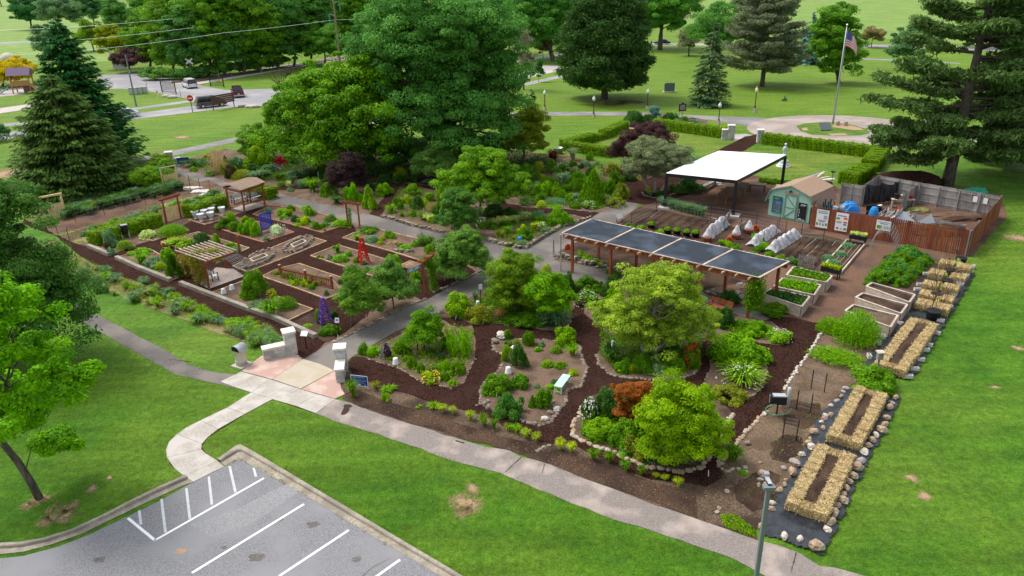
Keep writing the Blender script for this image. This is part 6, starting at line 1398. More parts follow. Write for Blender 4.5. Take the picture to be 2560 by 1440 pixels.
for k,(dx,dy,s,mt,lb) in enumerate(((-.55,.1,1.3,"blackplastic","large black tub on the weathered shelf"),(-.1,.05,1.0,"whiterock","cream tub on the weathered shelf"),(.3,.15,1.2,"blackplastic","black tub beside the cream tub"),(.7,.05,.8,"redflower","dark red pot on the weathered shelf"))):
    o=MB().lathe([(.14*s,0),(.19*s,.34*s),(.20*s,.36*s),(.16*s,.36*s)],12).build("tub",mt,None,True);o.location=SZ+V3(dx,dy,.83);tag(o,lb,"tub")
# pile of sticks and boards
t=thing("scrap_wood_pile","jumbled pile of grey stakes and boards in the yard","wood pile",P(2222,556));m=MB()
for k in range(46):r=random;a=V3(r.uniform(-1.3,1.2),r.uniform(-.6,.7),r.uniform(0,.4));e=V3(r.uniform(.3,1.3),r.uniform(.2,1.0),r.uniform(-.1,.75));m.bar(a,a+e,r.uniform(.03,.09),r.uniform(.03,.06))
m.build("stakes","greywood",t);m=MB()
for k in range(9):r=random;a=V3(r.uniform(-.2,1.2),r.uniform(-.7,.2),.1+.04*k);m.bar(a,a+V3(r.uniform(.8,1.4),r.uniform(.5,1.1),.12),.16,.05)
m.build("boards","palewood",t)
o=lump("red_can","small red can beside the stake pile","can",2246,528,.16,.16,.35,"redpaint",10,.02)
# pale sheet on the compost
a=P(2225,570,.7);m=MB();C0=P(2270,580)
pts=[P(2238,540,1.1),P(2258,528,1.3),P(2290,556,.6),P(2328,535,.9),P(2338,558,.35),P(2290,562,.45),P(2230,556,.5)]
m.v=[tuple(p-C0) for p in pts];m.f=[(6,0,1,2),(6,2,5),(5,2,3),(5,3,4)];o=m.build("plastic_cover","metal");o.location=C0;md=o.modifiers.new("s",'SOLIDIFY');md.thickness=.03;tag(o,"grey-white plastic cover sagging over the compost boards","plastic cover")
# wire cages + dark tubes near the tarp
t=thing("pipe_bundle","bundle of dark green and black pipes leaning by the shed","pipe bundle",P(2064,560));m=MB()
for k in range(7):m.tube([(k*.13-.3,.1*(k % 2),0),(k*.15-.4,.1,1.9+.3*math.sin(k*2.1))],.05,8)
m.build("pipes","blackplastic",t)
for k,x in enumerate((2083,2096)):
    t=thing("wire_cage","stack of galvanised wire cages before the blue tarpaulin, %s one" % ("first","second")[k],"wire cages",P(x,568),0,"wire cages");m=MB()
    for r_ in range(9):m.lathe([(.2+.012*r_,.15+.2*r_),(.2+.012*r_,.17+.2*r_)],12)
    for q_ in range(6):a=PI*q_/3;m.bar((.2*math.cos(a),.2*math.sin(a),0),(.3*math.cos(a),.3*math.sin(a),1.9),.02)
    m.build("wires","metal",t)
t,h=pole("rusty post with four black lamps above the shed",2072,505,430,.04,"rail","lamp_mast","lamp mast")
for k in range(4):a=PI/2*k;MB().bar((0,0,h-.05),(.22*math.cos(a),.22*math.sin(a),h+.05),.1).build("lamp","blackmetal",t)
# ---- raised wooden planters
def raised(label,q,zt,soilm,plant=None,pc="G",group=None,name="raised_planter"):
    w=[P(x,y,zt) for x,y in q];C0=sum(w,Vector())/4;C0.z=0;t=thing(name,label,"raised planter",C0,0,group);w=[v-C0 for v in w]
    for i in range(4):
        a,b=w[i],w[(i+1) % 4];dd=(b-a).normalized();n_=V3(-dd.y,dd.x,0)*.02;
        for r_ in range(3):MB().bar(V3(a.x,a.y,zt*(r_+.5)/3)+n_+dd*.03*(i % 2),V3(b.x,b.y,zt*(r_+.5)/3)+n_-dd*.03*(i % 2),.04,zt/3-.008).build("side_board","palewood",t)
        MB().bar(V3(a.x,a.y,zt+.02+.001*i) ,V3(b.x,b.y,zt+.02+.001*i),.12,.035).build("rim","palewood",t)
    m=MB();NX_,NY_=8,4
    for i in range(NX_+1):
        for j in range(NY_+1):p=w[0].lerp(w[1],.02+.96*i/NX_).lerp(w[3].lerp(w[2],.02+.96*i/NX_),.03+.94*j/NY_);m.v.append((p.x,p.y,zt-.10+random.uniform(-.03,.03)))
    for i in range(NX_):
        for j in range(NY_):o_=i*(NY_+1)+j;m.f.append((o_,o_+NY_+1,o_+NY_+2,o_+1))
    m.build("soil",soilm,t)
    if plant:
        kind,hgt=plant;n=1500;f=rng.random(n)*.92+.04;g_=rng.random(n)*.9+.05
        W0,W1,W2,W3=(np.array(v) for v in w);Pn=(W0[None]*(1-f)[:,None]+W1[None]*f[:,None])*(1-g_)[:,None]+(W3[None]*(1-f)[:,None]+W2[None]*f[:,None])*g_[:,None]
        Pn[:,2]=zt-.08+hgt*rng.random(n)*(.6+.4*np.sin(f*23)*np.sin(g_*9));mobj("plants",leaf_mesh("plants",Pn,dirs(n)*.8+[0,0,.8],.075*rng.uniform(.6,1.3,n),.6),COL[pc],t)
    return t
raised("open raised planter of bare soil furthest from the path, near the potato rows",[(2173,708),(2205,700+4),(2290,731),(2273,746)][0:0] or [(2166,716),(2180,707),(2287,737),(2273,756)],.75,"darksoil")
raised("middle one of the three bare-soil raised planters",[(2139,744),(2157,733),(2268,762),(2252,784)],.75,"darksoil");raised("raised planter with thin weeds nearest the fennel",[(2113,777),(2134,762),(2244,789),(2226,818)],.75,"soil",None)
raised("raised planter of mixed greens behind the shade pergola's end, furthest one",[(1966,688),(1984,667),(2080,690),(2066,706)],.72,"darksoil",("k",.35),"G");raised("raised planter full of bright feathery greens, the middle one",[(1936,716),(1958,695),(2051,713),(2035,738)],.72,"darksoil",("k",.45),"B");raised("raised planter of dark leafy plants closest to the pergola post",[(1908,735),(1928,722),(2024,742),(2004,767)],.72,"darksoil",("k",.3),"D")
def trough(label,a,b,plantc,w=.5,name="trough_planter"):
    a,b=P(*a),P(*b);d,n_=frame_of(a,b);L=(b-a).length;t=thing(name,label,"planter",(a+b)/2,math.atan2(d.y,d.x));MB().box((0,0,.60),(L,w,.34)).build("trough","blackplastic",t,False,.03)
    for sx in (-1,1):
        for sy in (-1,1):MB().box((sx*(L/2-.08),sy*(w/2-.06),.22),(.06,.06,.44)).build("leg","blackplastic",t)
    n=700;C=np.stack([(rng.random(n)-.5)*L*.95,(rng.random(n)-.5)*w,.78+.2*rng.random(n)],1);mobj("plants",leaf_mesh("plants",C,dirs(n)+[0,0,.8],.07*rng.uniform(.6,1.3,n),.6),COL[plantc],t)
trough("black trough planter of yellow-green lettuce beside the grey picket panel",(2052,688),(2098,700),"Y");trough("black trough planter of pale flowers before the red fence",(2122,607),(2164,615),"V",.45)
# long wooden frame bed
edging("long pale timber frame bed with string lines",[(2117,604),(2163,613),(2100,688),(2052,676)],"palewood",.09,.22,name="frame_bed",group="timber frame beds")
sheet("bed_soil",[(2117,604),(2163,613),(2100,688),(2052,676)],.12,"darksoil")
for k in range(3):
    f=.25+.25*k;a,b=P(2117+46*f,604+9*f,.18),P(2052+48*f,676+12*f,.18);o=MB().tube([V3(0,0,0),b-a],.012,4).build("string_line","cord");o.location=a;tag(o,"pale string line along the long timber frame bed, %s line" % ("first","second","third")[k],"string","string lines")
t=picket("short weathered grey picket panel beside the lettuce trough",(1992,668),(2034,674),.95,"greywood",gap=.13,cat="fence panel",name="picket_fence")
# grey pickets near pots
picket("small weathered picket panel behind the first row cover",(1808,576),(1824,548),.75,"greywood",gap=.12,cat="fence panel",name="picket_fence");picket("small weathered picket panel by the terracotta tubs",(1848,584),(1862,574),.7,"greywood",gap=.12,cat="fence panel",name="picket_fence")
# row covers
def cover_row(label,a,b,w,h,peaks=6,seed=1):
    a,b=P(*a),P(*b);d,n_=frame_of(a,b);L=(b-a).length;r=random.Random(seed);m=MB();NX_,NY_=34,10
    for i in range(NX_+1):
        f=i/NX_;hh=h*(.72+.28*abs(math.cos(f*PI*peaks)))*(min(1,8*f+.25))*(min(1,8*(1-f)+.25))
        for j in range(NY_+1):
            q=j/NY_*2-1;yy=q*w/2*(1+.25*abs(q) ** 3*r.uniform(.3,1.2));zz=hh*(1-abs(q) ** 1.7)+r.uniform(0,.05)+.01;p=d*(L*f)+n_*(yy+.04*math.sin(i*1.1));m.v.append((p.x,p.y,zz))
    for i in range(NX_):
        for j in range(NY_):o_=i*(NY_+1)+j;m.f.append((o_,o_+NY_+1,o_+NY_+2,o_+1))
    o=m.build("row_cover","netcloth",None,True);o.location=a+V3(0,0,.05);tag(o,label,"row cover","white row covers over vegetables")
def cloth_mat():
    m=bpy.data.materials.new("netcloth");m.use_nodes=True;MATS["netcloth"]=m;n=m.node_tree.nodes;L=m.node_tree.links;b=n["Principled BSDF"];b.inputs["Base Color"].default_value=(.60,.60,.63,1);b.inputs["Roughness"].default_value=.8
    tc=n.new("ShaderNodeTexCoord");nz=n.new("ShaderNodeTexNoise");nz.inputs["Scale"].default_value=3;L.new(tc.outputs["Object"],nz.inputs["Vector"]);mr=n.new("ShaderNodeMapRange");mr.inputs[1].default_value=.35;mr.inputs[2].default_value=.6;mr.inputs[3].default_value=.45;mr.inputs[4].default_value=.85;L.new(nz.outputs[0],mr.inputs[0]);L.new(mr.outputs[0],b.inputs["Alpha"])
    bn=n.new("ShaderNodeBump");bn.inputs["Strength"].default_value=1;bn.inputs["Distance"].default_value=.1;L.new(nz.outputs[0],bn.inputs["Height"]);L.new(bn.outputs[0],b.inputs["Normal"])
cloth_mat()
cover_row("white net row cover over a terracotta tub, beyond the black pots",(1766,598),(1812,562),.75,.95,4,2);cover_row("white net row cover beside the tubs, in the middle",(1878,618),(1938,578),.8,.75,5,3);cover_row("white net row cover closest to the red fence",(1924,632),(1992,590),.85,.8,6,4)
for (x,y,lb) in ((1840,597,"terracotta tub under a white net hood, nearer one"),(1871,584,"terracotta tub under a white net hood by the orange flowers"),(1768,604,"terracotta tub under the end of the row cover")):
    t=thing("terracotta_tub",lb,"tub",P(x,y));MB().lathe([(.30,0),(.36,.36),(.38,.37),(.38,.42),(.33,.42)],16).build("tub","terracotta",t,True);MB().lathe([(.37,.38),(.33,.6),(.20,.8),(.12,1.05),(.02,1.15)],12).build("net_hood","netcloth",t,True)
# black pots
pp=thing("black_pot","x","plant pot");MB().lathe([(.25,0),(.31,.34),(.33,.35),(.33,.40),(.28,.40),(.27,.34)],16).build("pot","blackplastic",pp,True);n=260;d_=dirs(n,.6);mobj("plants",leaf_mesh("plants",d_*[.3,.3,.2]+[0,0,.42],d_+dirs(n)*.5,.075,.6),COL["B"],pp)
fst=True
for x,y,w in ((1628,568+5,"first from the path"),(1669,586,"second from the path"),(1692,588,"third from the path"),(1716,592,"fourth from the path"),(1739,594,"last of the row, nearly bare"),(1625,680,"under the shade pergola by the low wall")):
    L=P(x,y)+V3(0,0,.04)
    if fst:pp.location=L;pp["label"]="black plastic pot of greens "+w;pp["group"]="black pots behind the shade pergola";fst=False
    else:dup(pp,L,random.random(),"black plastic pot of greens "+w,"black pots behind the shade pergola")
for x,y,s,lb in ((2331,800,1.4,"big black nursery pot at the end of the loose bales"),(2338,752,1.1,"black nursery pot half hidden in the branches"),(2365,717,1.1,"black nursery pot between the middle bales"),(2372,690,1.1,"black nursery pot between the second bales"),(2400,662,1.2,"black nursery pot nearest the fence corner")):
    t=thing("nursery_pot",lb,"plant pot",P(x,y)+V3(0,0,.08),0,"nursery pots between the loose bales");MB().lathe([(.26*s,0),(.31*s,.36*s),(.32*s,.40*s),(.28*s,.40*s)],16).build("pot","blackplastic",t,True);MB().lathe([(.01,.34*s),(.28*s,.35*s),(.28*s,.355*s)],12).build("soil","darksoil",t)
# cattle-panel arch of wire
def wire_arch(label,a,b,c,h,mt="rail",n1=9,n2=7,r=.012):
    a,b,c=P(*a),P(*b),P(*c);t=thing("wire_arch",label,"wire arch",a);u=b-a;v=c-a;m=MB();W=u.length
    for j in range(n2):
        q=[]
        for i in range(15):f=i/14;ang=PI*f;q.append(u*(.5-.5*math.cos(ang))+v*(j/(n2-1))+V3(0,0,h*math.sin(ang) ** .8))
        m.tube(q,r,4,False)
    for i in range(n1):f=(i+.5)/n1;ang=PI*f;p=u*(.5-.5*math.cos(ang))+V3(0,0,h*math.sin(ang) ** .8);m.bar(p,p+v,r*1.6)
    m.build("wires",mt,t);return t
wire_arch("tall wire mesh arch before the gappy red fence",(2168,640),(2233,648),(2182,616),2.0,"metal",14,8)
wire_arch("low wire mesh arch on the patio behind the slatted pergola",(536,668),(598,692),(566,655),1.05,"greymetal",12,8)
# T-posts and wire fences
def tposts(label,pts,h,group,mesh=True,closed=False,z=0):
    pw=[P(*p) for p in pts]
    for i,p in enumerate(pw):o=MB().box((0,0,h/2),(.035,.035,h)).build("fence_post","postblack");o.location=p;tag(o,label+", number %d counted from the start" % (i+1) if len(pw)>9 else label+", %s" % ("first","second","third","fourth","fifth","sixth","seventh","eighth","ninth")[i]+" along","fence post",group)
    if mesh:
        m=MB();C0=pw[0].copy()
        for i in range(len(pw)-1):
            for k in range(4):m.bar(pw[i]-C0+V3(0,0,h*(.15+.26*k)),pw[i+1]-C0+V3(0,0,h*(.15+.26*k)),.012)
        o=m.build("fence_wires","greymetal");o.location=C0;tag(o,"thin wires strung between the "+group,"fence wire")
tposts("thin black fence post below the spruces",[(190,557),(262,538),(313,523),(365,511),(418,490),(478,482)],1.35,"posts below the spruces");tposts("thin black fence post near the strip",[(120,582),(146,589),(174,602)],1.15,"posts near the strip")
tposts("thin black fence post beside the upper path",[(447,457),(475,465),(501,474),(527,480)],1.25,"posts beside the upper path")
tposts("thin dark fence post of the vegetable plot",[(1542,590),(1578,565),(1640,535),(1776,548),(1890,566),(1963,585),(2002,594),(2057,606)],1.2,"posts round the vegetable plot")
tposts("dark stake among the row covers",[(1907,615),(1940,590),(1946,577),(1850,584)],1.3,"stakes among the row covers",False)
# small wire fences in the weedy soil
def wire_panel(label,a,b,h):
    a,b=P(*a),P(*b);t=thing("wire_trellis",label,"wire trellis",a);d=b-a
    for p in (V3(0,0,0),d):MB().bar(p,p+V3(0,0,h),.04).build("post","postblack",t)
    m=MB()
    for k in range(5):m.bar(V3(0,0,h*(.25+.18*k)),d+V3(0,0,h*(.25+.18*k)),.012)
    m.build("wires","greymetal",t)
wire_panel("low wire trellis nearest the sidewalk in the weedy soil",(1956,1096),(1990,1103),1.15);wire_panel("low wire trellis between the hose and the second straw bed",(1990,1026),(2025,1036),1.15);wire_panel("low wire trellis nearest the fennel",(2027,973),(2060,982),1.15)
# mailbox/solar unit with hose
t=thing("tap_box","black tap box with white tray on a stake beside the mulch path","tap box",P(1941,1038),-.1);MB().box((0,0,.35),(.06,.06,.7)).build("stake","postblack",t);MB().box((0,0,.88),(.72,.36,.42)).build("box","blackplastic",t,False,.03);MB().box((.02,0,1.12),(.6,.3,.05)).build("tray","lid",t)
for sx in (-.42,.44):MB().bar((sx,-.05,.75),(sx,0,1.15),.03).build("bracket","lid",t)
t=thing("standpipe_post","thick round grey post behind the black tap box","post",P(1968,1018));MB().lathe([(.10,0),(.10,1.05),(.06,1.12)],12).build("shaft","block",t,True)
t=thing("garden_hose","loop of green garden hose hanging below the tap box","hose",P(1941,1038));MB().tube([(.35+0*0+.62*math.cos(a)-.35,-.15,.42+.32*math.sin(a)) for a in np.linspace(.6,2*PI+.2,26)],.022,6).build("tube","greenhose",t,True)
t=thing("birdhouse","grey birdhouse on a post above the leafy green bush","birdhouse",P(2187,955));MB().box((0,0,.7),(.08,.08,1.4)).build("post","greywood",t);MB().box((0,0,1.55),(.26,.26,.36)).build("box","greywood",t);MB().box((0,0,1.76),(.36,.36,.05)).build("roof","palewood",t)
# compost bin/grill near hedge
t=thing("compost_tumbler","black and silver compost tumbler by the left hedge","compost tumbler",P(315,594),.6);MB().lathe([(.02,0),(.30,.03),(.32,.3),(.32,.5),(.30,.77),(.02,.8)],10,(0,0,.35)).build("drum","blackplastic",t);
for sx in (-.28,.28):MB().bar((sx,-.25,0),(sx,0,.8),.05).build("leg","lid",t);MB().bar((sx,.25,0),(sx,0,.8),.05).build("leg","lid",t)
MB().box((.05,0,1.12),(.5,.35,.06)).build("top","lid",t);MB().box((-.42,.05,.6),(.12,.08,1.2)).build("post","greywood",t)
# white rag heap
for k,(x,y,rx_,lb) in enumerate(((480,472,1.1,"pale crumpled fabric heap by the small gate"),(505,480,1.0,"pale crumpled fabric heap, middle part"),(528,487,1.0,"pale crumpled fabric heap toward the hedge"))):lump("fabric_heap",lb,"fabric heap",x,y,rx_,.5,.22,"dirtyrag",16,.28,seed=k+20)
# round tub behind hedge
o=MB().lathe([(.45,0),(.5,.7),(.52,.72),(.46,.72),(.44,.6)],18).build("metal_tub","metal",None,True);o.location=P(1397,384);tag(o,"round galvanised tub at the corner of the yew hedge","tub")
o=MB().lathe([(.18,0),(.22,.5),(.3,.9),(.28,.92)],12).build("white_vase","plasticwhite",None,True);o.location=P(1567,322);o.rotation_euler=(.15,.1,0);tag(o,"white leaning vase at the hedge's far end","vase")
# fallen cylinder in the lawn and slab
t=thing("metal_cylinder","pale short metal cylinder leaning in the lawn under the maple","cylinder",P(232,960));MB().tube([(0,0,.05),(-.22,.15,.62)],[.16,.16],14).build("body","metal",t,True)
t=thing("stone_slab","flat grey slab in the lawn under the maple","slab",P(205,975));MB().rock((0,0,-.1),(.9,.5,.22),77,.3).build("slab","greyrock",t)
# wooden posts
for (x,y,ty,mt,lb) in ((800,474,430,"greywood","weathered wooden post beside the dark smoke bush"),(1384,640,600,"greywood","weathered post at the end of the low wall"),):
    t,h=pole(lb,x,y,ty,.07,mt,"wooden_post","post")
for k,(x,y) in enumerate(((1046,887),(1074,882))):t=thing("plant_support","black support post of the climbing bush, %s one" % ("first","second")[k],"plant support",P(x,y),0,"posts of the climbing bush");MB().box((0,0,.9),(.06,.06,1.8)).build("post","postblack",t)
# hoses and strings in the vegetable plot
def hose(label,pts,mt,r=.02,cat="hose",z=.06,name="hose"):
    w=[P(*p) for p in pts];C0=w[0].copy();o=MB().tube([p-C0+V3(0,0,z) for p in w],r,5).build(name,mt,None,True);o.location=C0;tag(o,label,cat)
hose("pale blue hose snaking over the dug rows",[(1626,545),(1640,535),(1650,527),(1670,524),(1700,530)],"lid");hose("pale string across the dug rows, longer one",[(1640,560),(1665,545),(1680,536)],"cord",.012,"string");hose("pale string bent over the dug rows",[(1725,590),(1740,570),(1775,556)],"cord",.012,"string")
hose("blue hose end behind the low wall",[(1440,648),(1452,640),(1462,636)],"bluehose");hose("green hose along the vegetable plot's far edge",[(1990,588),(2020,592),(2050,596),(2085,604),(2110,606)],"greenhose",.02)
hose("coiled orange hose on the bare soil by the wide gate",[(120+26*math.cos(a) ,563+6*math.sin(a)) for a in np.linspace(0,11,40)],"terracotta",.018);hose("coiled orange hose in the weedy plot",[(185+22*math.cos(a),573+5*math.sin(a)) for a in np.linspace(0,11,40)],"terracotta",.018)
for k,((x0,y0),(x1,y1)) in enumerate((((2006,652),(2062,600)),((2034,664),(2088,606)),((1990,640),(2040,598)))):hose("pale drip line along the dark dug row, %s line" % ("first","second","third")[k],[(x0+(x1-x0)*f,y0+(y1-y0)*f+1.0*math.sin(f*17)) for f in np.linspace(0,1,9)],"cord",.014,"drip line",name="drip_line")
# dug ridges
def ridges(q0,q1,e0,e1,n,mt="darksoil"):
    for k in range(n):
        f=(k+.5)/n;a=P(q0[0]+(q1[0]-q0[0])*f,q0[1]+(q1[1]-q0[1])*f);b=P(e0[0]+(e1[0]-e0[0])*f,e0[1]+(e1[1]-e0[1])*f);d,n_=frame_of(a,b);m=MB();N_=12
        for i in range(N_+1):
            p=a.lerp(b,i/N_);w_=.26*random.uniform(.85,1.15)
            for s_,z in ((-1,.036),(-.4,.13),(.4,.13),(1,.036)):m.v.append(tuple(p+n_*w_*s_+V3(0,0,z*random.uniform(.8,1.2) if z>.1 else z)))
        for i in range(N_):
            for j in range(3):o_=i*4+j;m.f.append((o_,o_+4,o_+5,o_+1))
        struct(m.build("soil_ridge",mt))
ridges((1560,572),(1720,598),(1625,528),(1780,556),7);ridges((1950,640),(2040,668),(2005,592),(2090,604),5)
# plant labels: white stakes
ws=[(782,484),(790,492),(1060,530),(1228,511),(1385,497),(1388,512),(1412,516),(1490,518),(596,550),(719,582),(761,561),(988,622),(1139,800),(1242,800),(1342,803),(845,850),(915,800),(928,782),(970,765),(1771,1193),(1241,995),(1112,703),(1140,700),(1703,877)]
st=MB().box((0,0,.16),(.035,.012,.34)).build("plant_label","white");L=P(*ws[0]);st.location=L+V3(0,0,.05);tag(st,"small white plant label stake in the beds","plant label","white plant label stakes")
for p in ws[1:]:
    o=st.copy();col.objects.link(o);o.location=P(*p)+V3(0,0,.05);o.rotation_euler=(random.uniform(-.2,.2),random.uniform(-.2,.2),random.uniform(-.5,.5));THINGS.append(o)
